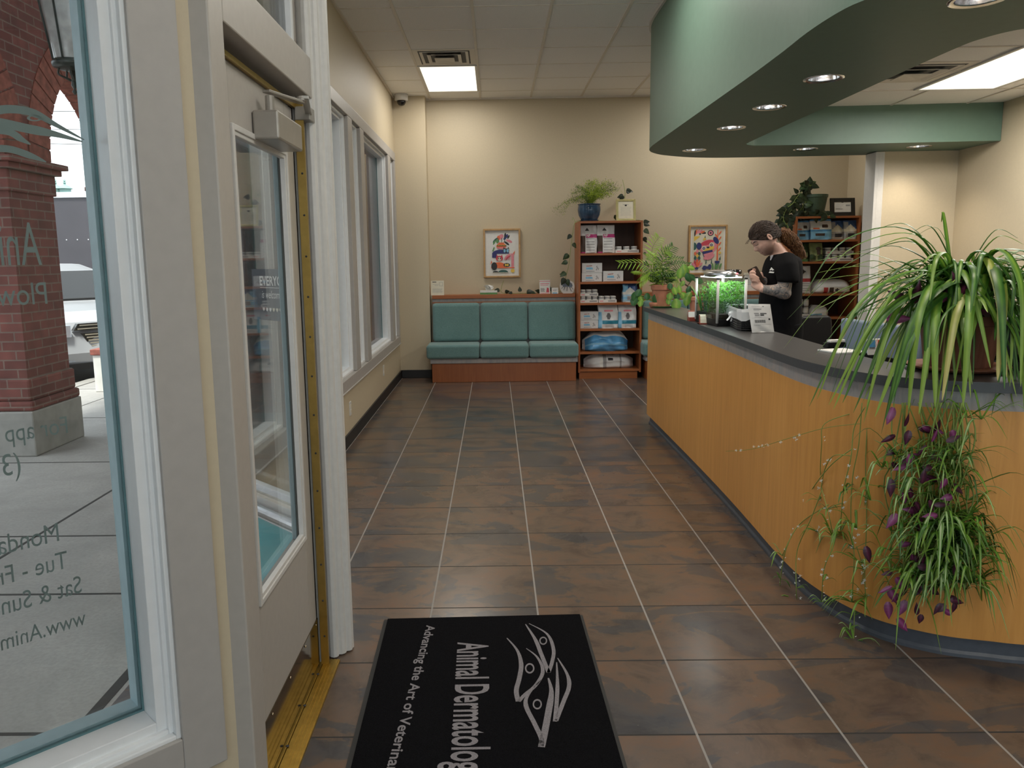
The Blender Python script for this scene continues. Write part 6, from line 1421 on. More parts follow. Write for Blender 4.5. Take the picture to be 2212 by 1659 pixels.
a = fz(922, 1351); e_ = fz(838, 1652); put_text(o, 'Advancing the Art of Veterinary', a, e_ - a, Vector((-(e_ - a).y, (e_ - a).x, 0)), w=(e_ - a).length * 1.08, h=.036, mi=2, lift=.0008, bold=True)
def ms(pts, wid, tap=(0, 1)):
    q = catmull([fz(740 + x / 3.352, 1310 + y / 3.352) for x, y in pts], 8); n = len(q); ws = [wid * (.25 + .75 * min(1, 2.5 * (i / (n - 1) if tap[0] == 0 else 1 - i / (n - 1)))) for i in range(n)]
    o.ribbon([p + Vector((0, 0, .001)) for p in q], ws, (1, .3, 0), 0, 2)
ms([(1190, 230), (1265, 320), (1293, 420), (1280, 520), (1258, 610), (1272, 690)], .017); ms([(1330, 305), (1410, 370), (1450, 470), (1400, 570), (1320, 640), (1275, 690)], .014)
ms([(1325, 130), (1395, 240), (1440, 350), (1492, 480)], .016); ms([(1350, 125), (1480, 200), (1527, 310), (1518, 400), (1492, 480)], .014)
ms([(1550, 405), (1556, 560), (1550, 700), (1538, 835)], .014); ms([(1557, 375), (1625, 490), (1640, 580), (1600, 690), (1545, 830)], .015)
ms([(1435, 535), (1345, 640), (1328, 720), (1390, 850), (1440, 960), (1435, 1020)], .016); ms([(1490, 520), (1512, 620), (1492, 760), (1462, 920), (1440, 1020)], .022)
for (cx_, cy_, r1, r2) in ((1355, 450, 33, 36), (1453, 250, 27, 28), (1410, 710, 32, 36)):
    o.loft([[fz(740 + (cx_ + r1 * k_ * cos(a)) / 3.352, 1310 + (cy_ + r2 * k_ * sin(a)) / 3.352) + Vector((0, 0, .001)) for a in [2 * pi * k / 24 for k in range(24)]] for k_ in (.72, 1.05)], 2, cap=False)
tag(o.build('entrance_mat', [M['mat'], M['rubber'], M['matpile_grey']]), 'black carpet entrance mat with grey clinic lettering and eye emblem', 'mat')

# ================================================================= PERSON
YP = 5.8
def K(px, py, y=YP): return PY(px, py, y)
def skin_mat():
    g = NG('skin_with_tattoo'); p = g.pos(); n = g.noise(p, 40, 3)
    base = g.ramp(n, [(.3, (.62, .37, .295)), (.7, (.72, .45, .37))])
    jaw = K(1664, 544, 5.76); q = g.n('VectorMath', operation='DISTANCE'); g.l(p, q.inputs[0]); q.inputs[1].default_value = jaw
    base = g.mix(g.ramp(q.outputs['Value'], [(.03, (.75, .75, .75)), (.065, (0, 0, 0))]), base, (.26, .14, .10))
    s = g.n('SeparateXYZ'); g.l(p, s.inputs[0]); wx = K(1643, 622, 5.60).x
    m = g.math('MULTIPLY', g.math('GREATER_THAN', s.outputs[0], g.math('ADD', wx, g.math('MULTIPLY', n, .02))), g.math('LESS_THAN', s.outputs[2], 1.335))
    t1 = g.noise(p, 22, 5, .65, 2.5); ink = g.ramp(t1, [(.34, (.035, .035, .042)), (.45, (.14, .135, .14)), (.56, (.23, .20, .19)), (.66, (.50, .32, .22))])
    g.col(g.mix(m, base, ink)).set(Roughness=.5, Subsurface_Weight=.06, Subsurface_Radius=(.02, .008, .005)); return g.m
M['skin'] = skin_mat()
def hair_mat(name, a, c):
    g = NG(name); p = g.pos(); n = g.noise(g.map(p, (55, 55, 130)), 1, 4, .6, 1.5); g.col(g.ramp(n, [(.3, a), (.7, c)])).set(Roughness=.5).bump(n, .8, .01); return g.m
M['hair'] = hair_mat('dark_brown_hair', (.014, .007, .005), (.062, .031, .019)); M['curl'] = hair_mat('auburn_curls', (.06, .024, .009), (.30, .13, .042))
pr_ = thing('person', (K(1690, 700).x, YP, 0), 'person in black scrub top with curly ponytail and tattooed forearm looking down at a phone', 'person')
def remesh(o, vox, it=4):
    m = o.modifiers.new('remesh', 'REMESH'); m.mode = 'VOXEL'; m.voxel_size = vox; m.use_smooth_shade = True
    if it: q = o.modifiers.new('smooth', 'SMOOTH'); q.factor = .5; q.iterations = it
def ering(c, ax, ay, ux=Vector((1, 0, 0)), uy=Vector((0, 1, 0)), n=20): return [c + ux * ax * cos(2 * pi * k / n) + uy * ay * sin(2 * pi * k / n) for k in range(n)]
# head frame
HC = K(1653, 516); pit = radians(40); HF = Vector((-cos(pit), 0, -sin(pit))); HU = Vector((-sin(pit), 0, cos(pit))); HS = Vector((0, -1, 0))
def hp_(f, u, s): return HC + HF * f + HU * u + HS * s
hb_ = MB(); nlat, nlon = 30, 40
def head_pt(th, ph):
    # th 0 top .. pi bottom; ph 0 = face
    d = Vector((sin(th) * cos(ph), sin(th) * sin(ph), cos(th))); f, s, u = d
    R_f, R_s, R_u = (.097 if f > 0 else .102), .076, .118
    x, y, z = f * R_f, s * R_s, u * R_u
    if u < -.1:
        k = min(1, (-u - .1) / .8); y *= 1 - .30 * k; x = x * (1 - .12 * k) + (.020 * k if f > -.2 else .045 * k * (f < -.2) * 1.0)
    if f > .55 and abs(s) < .6 and -.55 < u < .6: x -= .006 * (f - .55)
    g = lambda cu, cs, wu, ws: math.exp(-((u - cu) / wu) ** 2 - ((s - cs) / ws) ** 2)
    if f > 0:
        x += .007 * g(.30, 0, .10, .5)                                   # brow
        x += .020 * g(-.06, 0, .13, .10) + .018 * g(-.20, 0, .09, .13)   # nose bridge and tip
        for sg in (-1, 1): x -= .010 * g(.12, .42 * sg, .10, .16); x += .006 * g(-.18, .55 * sg, .18, .18); x += .005 * g(-.24, .16 * sg, .05, .07)
        x += .008 * g(-.46, 0, .055, .24) + .008 * g(-.58, 0, .06, .20) - .004 * g(-.52, 0, .025, .25) + .012 * g(-.82, 0, .13, .30)
    return hp_(x, z, y)
rings = [[head_pt(.03 + (pi - .06) * i / nlat, 2 * pi * k / nlon) for k in range(nlon)] for i in range(nlat + 1)]
hb_.loft(rings)
# neck
hb_.loft([ering(K(1668, 524), .060, .055, n=20), ering(K(1676, 534), .058, .056), ering(K(1684, 545), .060, .060), ering(K(1690, 556), .075, .08)])
# ears
for sg in (-1, 1):
    e0 = hp_(-.012, .008, sg * .079); hb_.loft([[e0 + HF * (.016 * cos(a) * k + .004) + HU * (.029 * sin(a) * k) + HS * sg * (.006 + h) for a in [2 * pi * i / 16 for i in range(16)]] for k, h in ((.7, -.012), (.95, .002), (1, .010), (.82, .014), (.6, .007), (.3, .004))])
# trunk and arms under the clothes
hb_.loft([ering(K(1690, 552), .09, .12), ering(K(1690, 575), .11, .17), ering(K(1688, 620), .115, .16), ering(K(1686, 680), .12, .155), ering(K(1686, 740), .125, .165)])
ES, EE, EW = K(1698, 572, 5.62), K(1694, 632, 5.57), K(1643, 623, 5.60)
hb_.tube(catmull([ES, ES.lerp(EE, .5), EE], 5), [.055, .056, .056, .055, .054, .053, .051, .050, .048, .047, .046], 14)
hb_.tube(catmull([EE + Vector((.006, 0, -.004)), EE.lerp(EW, .25) + Vector((0, 0, .006)), EE.lerp(EW, .6), EW], 4), [.046, .050, .051, .050, .048, .046, .043, .040, .037, .034, .031, .029, .028], 14)
hb_.ball(EE + Vector((.004, 0, -.004)), .047, .045, .047, 14)
FS, FE, FW = K(1692, 575, 5.97), K(1690, 640, 6.02), K(1652, 618, 5.80)
hb_.tube([FS, FS.lerp(FE, .5), FE], [.055, .053, .046], 12); hb_.tube([FE, FE.lerp(FW, .5), FW], [.046, .043, .028], 12); hb_.ball(FE, .046, .046, .046, 12)
# phone axes
PL = (K(1624, 579, 5.63) - K(1645, 617, 5.63)).normalized(); PN = Vector((-.52, -.80, 0)); PN = (PN - PL * PN.dot(PL)).normalized(); PW = PL.cross(PN).normalized(); PC = K(1634.5, 598, 5.645)
# near hand: palm under and left of the phone, fingers wrapped over its back
pw = EW; pk = K(1628, 609, 5.625)
hb_.loft([[c_ + A * a * cos(t) + B_ * b_ * sin(t) for t in [2 * pi * k / 14 for k in range(14)]] for c_, a, b_, A, B_ in
          [(pw + Vector((.01, 0, 0)), .030, .022, Vector((.25, 0, .97)), Vector((0, 1, 0))), (pw.lerp(pk, .35), .034, .020, Vector((.6, 0, .8)), Vector((0, 1, 0))), (pw.lerp(pk, .75), .038, .019, Vector((.75, -.1, .65)), Vector((0, 1, 0))), (pk + Vector((-.004, 0, .012)), .036, .016, Vector((.45, 0, .9)), Vector((0, 1, 0)))]])
for (a, c_, d, e, r) in (((1625.5, 603), (1621.0, 590), (1625, 586.5), (1632, 590), .0085), ((1626, 606), (1621.5, 594.5), (1627, 594.5), (1638.5, 600.5), .0095), ((1627.5, 610), (1622.5, 600), (1628, 600.5), (1640.5, 606.5), .0092), ((1630, 613), (1625.5, 606.5), (1630, 606.5), (1638.5, 611.5), .0082)):
    hb_.tube(catmull([K(*a, 5.63), K(*c_, 5.60), K(*d, 5.595), K(*e, 5.60)], 4), [r * 1.15] * 4 + [r * 1.08] * 4 + [r] * 4 + [r * .8], 10)
    hb_.ball(K(*e, 5.60), r * .82, r * .82, r * .82, 8)
hb_.tube(catmull([K(1636, 618, 5.63), K(1645, 605, 5.68), K(1646, 595, 5.69), K(1644, 588, 5.69)], 4), [.014, .014, .013, .0125, .0122, .012, .0118, .0115, .0112, .0108, .010, .0095, .008], 10)
# far hand steadying the phone from behind
hb_.ball(K(1650, 609, 5.74), .030, .022, .040, 12)
for dz in range(4): hb_.tube(catmull([K(1650 - dz, 600 + 5 * dz, 5.73), K(1644 - dz * .6, 598 + 5 * dz, 5.705), K(1639, 600 + 4 * dz, 5.69)], 4), [.0095] * 5 + [.009, .0085, .008, .007], 8)
# legs
for sg in (-1, 1):
    hx = K(1686, 740).x; hb_.loft([ering(Vector((hx, YP + sg * .09, z)), a, c_, n=16) for z, a, c_ in ((.98, .10, .095), (.85, .095, .09), (.52, .062, .062), (.45, .058, .058), (.36, .058, .056), (.12, .036, .036), (.05, .038, .038))])
bo = hb_.build('body', M['skin'], pr_, smooth=True); remesh(bo, .0055, 3)
# face details
FG = []
for i in range(80):
    for k in range(-40, 41):
        v = head_pt(.3 + 2.5 * i / 80, 1.5 * k / 40) - HC; FG.append((v.dot(HU), v.dot(HS), v.dot(HF)))
def face(u, s, lift=.0015):
    q = min(FG, key=lambda g: (g[0] - u) ** 2 + (g[1] - s) ** 2); return hp_(q[2] + lift, u, s)
b = MB()
for sg in (-1, 1):
    b.tube(catmull([face(.014, sg * .017), face(.011, sg * .026), face(.010, sg * .035), face(.013, sg * .044)], 4), [.0014] * 4 + [.0024] * 5 + [.0014] * 4, 6)
    b.tube(catmull([face(.034, sg * .014), face(.040, sg * .026), face(.040, sg * .038), face(.034, sg * .050)], 4), [.0020] * 5 + [.0034] * 4 + [.0016] * 4, 6, 0)
b.build('lashes_and_brows', M['hair'], pr_)
b = MB(); b.tube(catmull([face(-.061, -.022, 0), face(-.061, -.010, 0), face(-.061, 0, 0), face(-.061, .010, 0), face(-.061, .022, 0)], 4), .0030, 6); lm = plain('lips', (.30, .10, .08), .5); b.build('mouth', lm, pr_)
# hair cap
def hair_pt(th, ph, k):
    d = Vector((sin(th) * cos(ph), sin(th) * sin(ph), cos(th))); w_ = 1 + .018 * sin(13 * ph + 9 * th) + .014 * sin(23 * th - 7 * ph)
    return hp_(d.x * (.106 if d.x > 0 else .116) * k * w_, d.z * .130 * k * w_, d.y * .087 * k * w_)
b = MB(); N1, N2 = 26, 48; rings = []
for i in range(N1 + 1):
    row = []
    for k in range(N2):
        ph = 2 * pi * k / N2; c_ = cos(ph)
        lim = 1.03 + .64 * (1 - c_) / 1 if c_ > -.2 else 1.03 + .64 * 1.2 + .28 * (-.2 - c_)
        lim = min(lim, 2.15); row.append(hair_pt(.02 + (lim - .02) * i / N1, ph, 1.0 if i < N1 else .93))
    rings.append(row)
b.loft(rings, cap=True)
rr = random.Random(8)
for i in range(460):
    ph = rr.uniform(0, 2 * pi); c_ = cos(ph); lim = min(2.1, 1.02 + .64 * (1 - c_)); pts = []
    t0 = rr.uniform(.1, .95)
    p0 = hair_pt(lim * t0, ph, 1.01); tgt = hair_pt(1.75, pi, 1.03)
    for q in range(9):
        t = q / 8; v = (p0.lerp(tgt, t) - HC); dd = v.normalized(); f, u, s = dd.dot(HF), dd.dot(HU), dd.dot(HS)
        rad = 1 / sqrt((f / (.108 if f > 0 else .118)) ** 2 + (u / .132) ** 2 + (s / .089) ** 2); pts.append(HC + dd * rad * rr.uniform(1.0, 1.035) + Vector((0, 0, .006 * sin(q * 2.3 + i))))
    b.tube(catmull(pts, 2), .0017, 4)
for i in range(7): p0 = hair_pt(1.0, rr.uniform(-.4, .4), 1.0); b.tube(catmull([p0, p0 + HF * .015 + Vector((-.008, 0, -.004 * i)), p0 + HF * .018 + Vector((-.014, rr.uniform(-.01, .01), -.02))], 4), .0009, 4)
b.build('hair', M['hair'], pr_, smooth=True)
b = MB(); sp = catmull([hair_pt(1.75, pi, 1.0), K(1692, 506), K(1704, 515), K(1716, 528), K(1726, 543), K(1735, 557)], 6); n = len(sp)
def prad(t): return .022 + .027 * sin(pi * min(1, .15 + t * .85)) * (1 - .55 * t)
b.tube(sp, [prad(i / (n - 1)) * .9 for i in range(n)], 12)
for i in range(420):
    t0 = rr.uniform(0, .75); t1 = min(1.05, t0 + rr.uniform(.2, .4)); a = rr.uniform(0, 2 * pi); k_ = rr.uniform(.7, 1.25); pts = []; fr = rr.uniform(26, 40); ph = rr.uniform(0, 6)
    for q in range(22):
        t = t0 + (t1 - t0) * q / 21; i_ = min(n - 2, int(t * (n - 1))); fr_ = t * (n - 1) - i_; c_ = sp[i_].lerp(sp[i_ + 1], min(1, max(0, fr_))) if t <= 1 else sp[-1] + (sp[-1] - sp[-2]) * (t - 1) * n
        T = (sp[i_ + 1] - sp[i_]).normalized(); A = Vector((0, 1, 0)); B_ = T.cross(A); r = prad(min(1, t)) * k_; w_ = .006
        pts.append(c_ + (A * cos(a) + B_ * sin(a)) * r + A * w_ * cos(fr * t + ph) + B_ * w_ * sin(fr * t + ph))
    b.tube(pts, .0018, 4)
pt_ = b.build('ponytail', M['curl'], pr_, smooth=True)
b = MB(); b.loft([ering(hair_pt(1.75, pi, 1.0) + Vector((.004 * k, 0, -.002 * k)), .024, .024, Vector((.4, 0, .9)), Vector((0, 1, 0))) for k in (-1, 1, 2)]); b.build('hair_tie', M['black'], pt_)
# clothes
b = MB()
b.loft([ering(K(1686, 547.5), .050, .070), ering(K(1690, 552.5), .092, .150), ering(K(1692, 560), .116, .195), ering(K(1690, 577), .131, .205), ering(K(1688, 600), .139, .200), ering(K(1687, 625), .143, .192), ering(K(1685, 650), .148, .190), ering(K(1684, 690), .152, .192), ering(K(1684, 720), .153, .196), ering(K(1684, 752), .155, .20)])
b.tube([K(1694, 560, 5.66), K(1699, 580, 5.60), K(1703, 600, 5.575), K(1702, 611, 5.572)], [.085, .084, .080, .079], 18)
b.tube([K(1692, 562, 5.94), K(1692, 585, 6.0), K(1691, 612, 6.02)], [.085, .082, .078], 18)
so_ = b.build('scrub_top', M['scrub'], pr_, smooth=True); remesh(so_, .010, 16)
b = MB(); lc = K(1668, 585, 5.63); n_ = Vector((-.55, -.83, .0)); U = Vector((.83, -.55, 0)); V = Vector((.05, 0, 1))
def lg(pts): flat(b, [(p[0] * .75, p[1] * .75) for p in pts], lc + n_ * .012, U, V, 0, 0)
lg([(-.022, .004), (-.006, .034), (.006, .022), (.022, .008), (.004, .002), (0, .012), (-.008, .006)]); lg([(-.026, -.018), (-.018, -.004), (.024, -.010), (.020, -.022), (-.008, -.020)])
b.build('chest_logo', M['paper'], so_, solid=.004)
b = MB(); b.add([K(1669, 551, 5.745), K(1665.5, 552, 5.735), K(1664.5, 562, 5.73), K(1669, 553, 5.75)], [(0, 1, 2, 3)]); b.build('undershirt', M['undershirt'], pr_, solid=.008)
b = MB()
for sg in (-1, 1):
    hx = K(1684, 740).x; b.loft([ering(Vector((hx, YP + sg * .09, z)), a, c_, n=18) for z, a, c_ in ((1.0, .135, .10), (.9, .135, .10), (.7, .105, .098), (.5, .088, .085), (.2, .075, .075), (.06, .075, .075))])
to = b.build('trousers', M['scrub'], pr_, smooth=True); remesh(to, .012, 3)
for sg in (-1, 1):
    b = MB(); hx = K(1684, 740).x; b.loft([[Vector((hx + x * k_, YP + sg * .09 + y * k_, z)) for x, y in ((-.19, -.03), (-.17, -.045), (.0, -.045), (.07, -.035), (.085, 0), (.07, .035), (0, .045), (-.17, .045), (-.19, .03), (-.2, 0))] for z, k_ in ((0, .95), (.02, 1), (.05, .98), (.085, .7))]); b.build('shoe', M['black'], pr_, bevel=.006)
# the phone
o = thing('mobile_phone', PC - PL * .073, 'dark mobile phone with round camera ring held up in both hands', 'phone')
b = MB(); rc = []; 
for (cx, cy, a0) in ((.026, .064, 0), (-.026, .064, pi / 2), (-.026, -.064, pi), (.026, -.064, 1.5 * pi)): rc += [(cx + .010 * cos(a0 + t), cy + .010 * sin(a0 + t)) for t in (0, .5, 1.05, 1.57)]
b.extr(rc, PC - PN * .0045, PW, PL, PN * .009); b.build('case', plain('dark_brown_phone_case', (.035, .024, .020), .35), o)
b = MB(); b.loft([[PC + PL * .055 + PW * .008 + PN * h + (PW * cos(a) + PL * sin(a)) * r for a in [2 * pi * k / 20 for k in range(20)]] for r, h in ((.013, .0045), (.013, .007), (.010, .007), (.009, .0052))]); b.build('camera_ring', M['chrome'], o)
b = MB(); b.extr([(-.032, -.068), (.032, -.068), (.032, .068), (-.032, .068)], PC - PN * .0052, PW, PL, PN * .0006); b.build('screen', M['blackgloss'], o)

# ================================================================= GIANT SPIDER PLANT
gx, gy = 1.80, 3.0
o = thing('spider_plant', (gx, gy, ZT + .001), 'huge trailing spider plant mixed with purple vines in a brown pot on the counter bend', 'potted plant')
b = MB(); b.lathe([(.112, .012), (.116, .016), (.138, .175), (.148, .178), (.150, .215), (.142, .216), (.136, .205), (.001, .19)], (gx, gy, ZT + .001), 40); b.build('pot', plain('brown_clay_pot', (.20, .075, .045), .6, var=.2, scale=10), o)
b = MB(); b.lathe([(.14, 0), (.175, .012), (.18, .018), (.172, .018), (.001, .008)], (gx, gy, ZT + .001), 40); b.build('saucer', M['terracotta'], o)
rr = random.Random(42); CR = Vector((gx, gy, ZT + .21)); SPM = [M['sp1'], M['sp2'], M['sp3'], M['sp4'], M['runner']]
b = MB()
def arch(px, py, y, w, mi, peak, bx=0, by=0, tipw=.05, rise=None):
    """a strap leaf from the crown, up over and down to the point seen at px,py"""
    tip = PY(px, py, y); p0 = CR + Vector((bx, by, 0)); h = tip - p0; hz = Vector((h.x, h.y, 0)); tall = h.z > .12
    wob = Vector((rr.uniform(-.03, .03), rr.uniform(-.03, .03), 0)); m1 = p0 + hz * .30 + Vector((0, 0, peak)) + wob; m2 = p0 + wob * 1.3 + hz * .72 + Vector((0, 0, peak * .72 + min(0, h.z) * .22 + max(0, h.z) * .8))
    if tall: m1 = p0 + hz * .22 + Vector((0, 0, h.z * .62)) + wob; m2 = p0 + hz * .62 + Vector((0, 0, h.z * 1.04 + .02)) + wob
    sp = catmull([p0, m1, m2, tip], 7); n = len(sp); ws = [w * (.45 + .55 * min(1, 3 * i / n)) * (1 if i / n < .5 else max(tipw, (1 - (i / (n - 1) - .5) * 2) ** .6 * 1.0)) for i in range(n)]
    sd = hz.cross(Vector((0, 0, 1))); sd = sd if sd.length > .02 else Vector((1, 0, 0)); b.ribbon(sp, ws, sd, .35, mi)
LV = [(1693, 752, 3.35, .020, 0, .16), (1760, 768, 3.05, .020, 1, .18), (1765, 862, 2.72, .026, 0, .18), (1748, 878, 2.72, .022, 1, .14), (1790, 875, 2.68, .024, 0, .15), (1800, 884, 2.66, .026, 0, .12), (1820, 870, 2.64, .030, 1, .12), (1843, 892, 2.64, .022, 1, .12), (1872, 878, 2.60, .026, 0, .12), (1890, 900, 2.58, .034, 0, .14), (1912, 905, 2.58, .040, 1, .14), (1962, 885, 2.56, .034, 0, .14), (1925, 870, 2.56, .03, 1, .1), (1985, 895, 2.54, .034, 0, .12), (2020, 880, 2.54, .036, 0, .10), (2035, 865, 2.55, .034, 2, .12), (2080, 880, 2.52, .034, 0, .12), (2100, 830, 2.6, .028, 0, .14), (2155, 822, 2.56, .042, 2, .16), (2170, 840, 2.54, .034, 1, .2), (2175, 815, 2.55, .03, 2, .22), (2205, 835, 2.50, .026, 0, .25), (2000, 815, 2.6, .03, 1, .14), (2050, 720, 2.75, .032, 1, .20), (2090, 755, 2.62, .036, 0, .16), (1955, 830, 2.62, .026, 1, .14), (2140, 795, 2.6, .026, 0, .18),
      (1872, 504, 3.2, .022, 1, .34), (1878, 540, 3.15, .020, 0, .36), (1895, 533, 3.05, .030, 0, .40), (1830, 550, 3.1, .022, 1, .36), (1832, 608, 3.05, .018, 1, .33), (1745, 640, 3.2, .018, 0, .30), (1735, 640, 3.0, .020, 1, .32), (1760, 590, 3.2, .018, 0, .34), (2033, 480, 3.1, .022, 0, .16), (1963, 508, 3.0, .016, 1, .26), (1975, 512, 3.05, .012, 1, .24), (2200, 515, 2.9, .020, 1, .30), (2212, 528, 2.85, .018, 0, .28), (2045, 562, 2.75, .024, 0, .20), (2098, 566, 3.0, .022, 0, .14), (2160, 605, 2.85, .018, 0, .26), (2225, 612, 2.8, .020, 0, .24), (2218, 690, 2.7, .026, 1, .24), (2110, 620, 2.9, .026, 0, .12), (1700, 690, 3.2, .016, 1, .28)]
for (px, py, y, w, mi, pk) in LV: arch(px, py, y, w, mi, pk, rr.uniform(-.08, .08), rr.uniform(-.08, .08))
for k in range(190):
    a = rr.uniform(pi * .75, pi * 2.15); rad = rr.uniform(.24, .60); x, y = gx + rad * cos(a), gy + rad * sin(a) * .85
    tip = Vector((x, y, CR.z + rr.uniform(-.42, .22))); px = CPX + FPX * (tip - CAM).dot(_r) / (tip - CAM).dot(_f); py = CPY - FPX * (tip - CAM).dot(_u) / (tip - CAM).dot(_f)
    if px < 1745 + rr.uniform(0, 70) and py > 720: continue
    arch(px, py, y, rr.uniform(.010, .024), rr.choice((0, 0, 1, 1, 1, 2 if k % 4 == 0 else 0)), rr.uniform(.04, .22), rr.uniform(-.10, .10), rr.uniform(-.10, .10))
for k in range(46):
    a = rr.uniform(0, 2 * pi); arch(1900 + 220 * rr.random(), 600 + 90 * rr.random(), gy + rr.uniform(-.3, .2), rr.uniform(.012, .024), rr.choice((0, 0, 1)), rr.uniform(.05, .16), rr.uniform(-.1, .1), rr.uniform(-.1, .1))
b.build('foliage', SPM, o, smooth=True)
# runners with plantlets hanging in front of the counter
_hl = {}
def H(px, py, d=0):
    """the point seen at px,py hanging d in front of the counter's curved face"""
    k = round(d, 2)
    if k not in _hl: _hl[k] = off2(.055 + k)
    L = _hl[k]; dv = _f * FPX + _r * (px - CPX) - _u * (py - CPY); best = None
    for a, c_ in zip(L, L[1:]):
        e = c_ - a; n_ = Vector((e.y, -e.x, 0)); den = dv.dot(n_)
        if abs(den) < 1e-9: continue
        t = (Vector((a.x, a.y, 0)) - CAM).dot(n_) / den; q = CAM + dv * t; u = (q.to_2d() - a).dot(e) / e.dot(e)
        if -.02 <= u <= 1.02 and t > 0 and (best is None or t < best[0]): best = (t, q)
    return best[1] if best else CAM + dv * (2.9 / dv.y)
b = MB(); fl_ = MB()
def tuft(mb, p, n, L, mis, rr, dirz=-.5, wd=.012):
    for k in range(n):
        a = rr.uniform(0, 2 * pi); l = L * rr.uniform(.5, 1.1); d = Vector((cos(a), sin(a) * .6 - .2, rr.uniform(-.3, .6))); d.normalize(); e_ = p + d * l * .55 + Vector((0, 0, .15 * l)); tip = p + d * l * .9 + Vector((0, 0, dirz * l * rr.uniform(.3, 1)))
        sp = catmull([p, e_, tip], 4); m = len(sp); w = wd * rr.uniform(.6, 1.1); mb.ribbon(sp, [w * (.6 + .4 * min(1, 3 * i / m)) * max(.06, 1 - (i / (m - 1)) ** 2.5) for i in range(m)], d.cross(Vector((0, 0, 1))), .3, rr.choice(mis))
def blossoms(sp, n, t0=.3):
    for k in range(n):
        p = sp[int((t0 + (1 - t0) * rr.random()) * (len(sp) - 1))]; c_ = p + Vector((rr.uniform(-.015, .015), rr.uniform(-.02, .0), rr.uniform(-.01, .015)))
        for j in range(rr.choice((1, 2, 5, 6))): a = 1.05 * j + rr.random(); fl_.leaf(c_, (cos(a), -.2, sin(a)), (0, -1, .2), .008, .003, 0, n=2, shape=2)
S_ = [([(1850, 890), (1782, 915), (1775, 960), (1773, 1040), (1790, 1110), (1800, 1160)], 14, .09), ([(1868, 880), (1845, 925), (1838, 990), (1822, 1060), (1815, 1150)], 12, .10), ([(1862, 870), (1855, 960), (1842, 1030), (1838, 1120), (1845, 1200), (1840, 1300)], 12, .08), ([(1875, 890), (1870, 1000), (1872, 1120), (1868, 1230), (1870, 1290)], 9, .11), ([(1840, 985), (1800, 985), (1780, 1020), (1772, 1080), (1770, 1150)], 10, .08), ([(1840, 970), (1790, 1010), (1740, 1080), (1712, 1150), (1690, 1200)], 7, .10), ([(1790, 1090), (1730, 1130), (1700, 1180), (1686, 1250), (1684, 1300)], 6, .05), ([(1775, 1060), (1752, 1120), (1722, 1190), (1720, 1270), (1722, 1300)], 6, .06), ([(1815, 1120), (1800, 1180), (1780, 1230), (1775, 1300)], 5, .05), ([(1850, 1180), (1865, 1240), (1848, 1300), (1844, 1385)], 8, .07), ([(1600, 0), (1600, 0)], 0, 0)]
for pts, n, L in S_[:-1]:
    sp = catmull([H(*p, -rr.uniform(-.04, .05)) for p in pts], 6); b.tube(sp, .0020, 4, 4); blossoms(sp, 9)
    if n: tuft(b, sp[-1], n, L * 1.6, (0, 0, 3), rr, -.4, .011); tuft(b, sp[int(len(sp) * .75)], n // 2, L * 1.3, (0, 1), rr, -.3, .010)
sp = catmull([H(1858, 915, 0), H(1780, 925, 0), H(1700, 948, 0), H(1625, 970, 0), H(1568, 975, 0)], 6); b.tube(sp, .0016, 4, 4); blossoms(sp, 14, .45)
for k in range(34):                                    # the thick hanging mass
    x0_ = rr.uniform(1925, 2090); pts = [(x0_ + rr.uniform(-15, 15), 870), (x0_ + rr.uniform(-25, 25), 960 + rr.uniform(-20, 20)), (x0_ + rr.uniform(-45, 35), 1060 + rr.uniform(-30, 30)), (x0_ + rr.uniform(-55, 45), rr.uniform(1120, 1290))]
    sp = catmull([H(*p, rr.uniform(-.02, .10)) for p in pts], 5); b.tube(sp, .0024, 4, 4)
    for t in (rr.uniform(.35, .7), rr.uniform(.7, 1), 1.0): tuft(b, sp[int(t * (len(sp) - 1))], rr.randint(4, 8), rr.uniform(.10, .24), (0, 0, 1, 3, 3), rr, rr.uniform(-1, .1), rr.uniform(.009, .017))
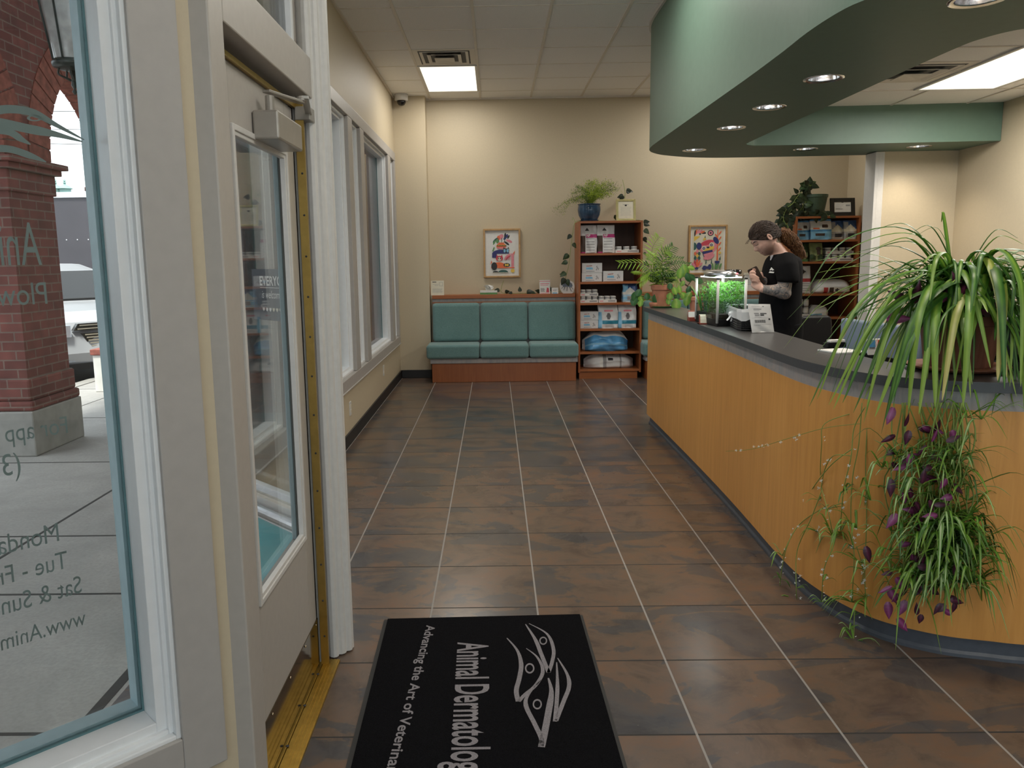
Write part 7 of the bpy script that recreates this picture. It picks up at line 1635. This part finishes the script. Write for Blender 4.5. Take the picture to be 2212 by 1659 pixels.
for k in range(26): p = H(rr.uniform(1985, 2110), rr.uniform(1130, 1270), rr.uniform(0, .1)); tuft(b, p, 8, rr.uniform(.13, .22), (0, 0, 1, 3), rr, -.95, .015)
for (px, py, L) in ((2100, 1120, .16), (2110, 1170, .20), (2090, 1080, .14), (1860, 1215, .17), (1850, 1140, .15), (1880, 1080, .14), (1905, 1010, .15), (1835, 1360, .06), (2090, 900, .17), (2120, 905, .2)): tuft(b, H(px, py, .04), 7, L, (0, 0, 3), rr, -.6, .012)
b.build('hanging_plantlets', SPM, o, smooth=True)
fl_.build('blossoms', M['blossom'], o)
b = MB()
for k in range(60):
    px, py = rr.uniform(1925, 2065), rr.uniform(920, 1330); p = H(px, py, rr.uniform(.05, .14)); a = rr.uniform(0, 6.28); b.leaf(p, (cos(a), -.2, sin(a) - .3), (rr.uniform(-.5, .5), -1, .3), rr.uniform(.035, .06), rr.uniform(.018, .028), 1 if k % 3 == 0 else 0, shape=0)
for (px, py, mi) in ((1930, 880, 1), (1935, 1248, 1), (1920, 1270, 1), (1918, 1300, 1), (1957, 1297, 1), (1938, 1335, 1), (1870, 1180, 0), (1925, 1035, 0), (1990, 1185, 0), (1978, 1200, 0), (1938, 1110, 1)): p = H(px, py, .11); b.leaf(p, (rr.uniform(-.6, .6), -.2, -.6), (rr.uniform(-.4, .4), -1, .3), .065, .032, mi)
for (px, py) in ((2035, 632), (2075, 630), (2062, 622), (1915, 690), (1920, 685), (2110, 672), (2125, 668), (1960, 652), (1995, 640), (2085, 615), (2090, 610), (2140, 680), (1975, 655)): p = PY(px, py, gy - .18); b.leaf(p, (rr.uniform(-.8, .8), -.2, rr.uniform(-.3, .5)), (rr.uniform(-.4, .4), -1, .3), .085, .036, 0 if (px > 1930) else 1)
for k in range(7): b.tube(catmull([PY(2105 + 8 * k, 690, gy - .1), PY(2130 + 4 * k, 672 - 3 * k, gy - .14), PY(2150 + 2 * k, 690 + 3 * k, gy - .16)], 4), .002, 4, 1)
b.build('purple_leaves', [M['purple'], M['purple2']], o)
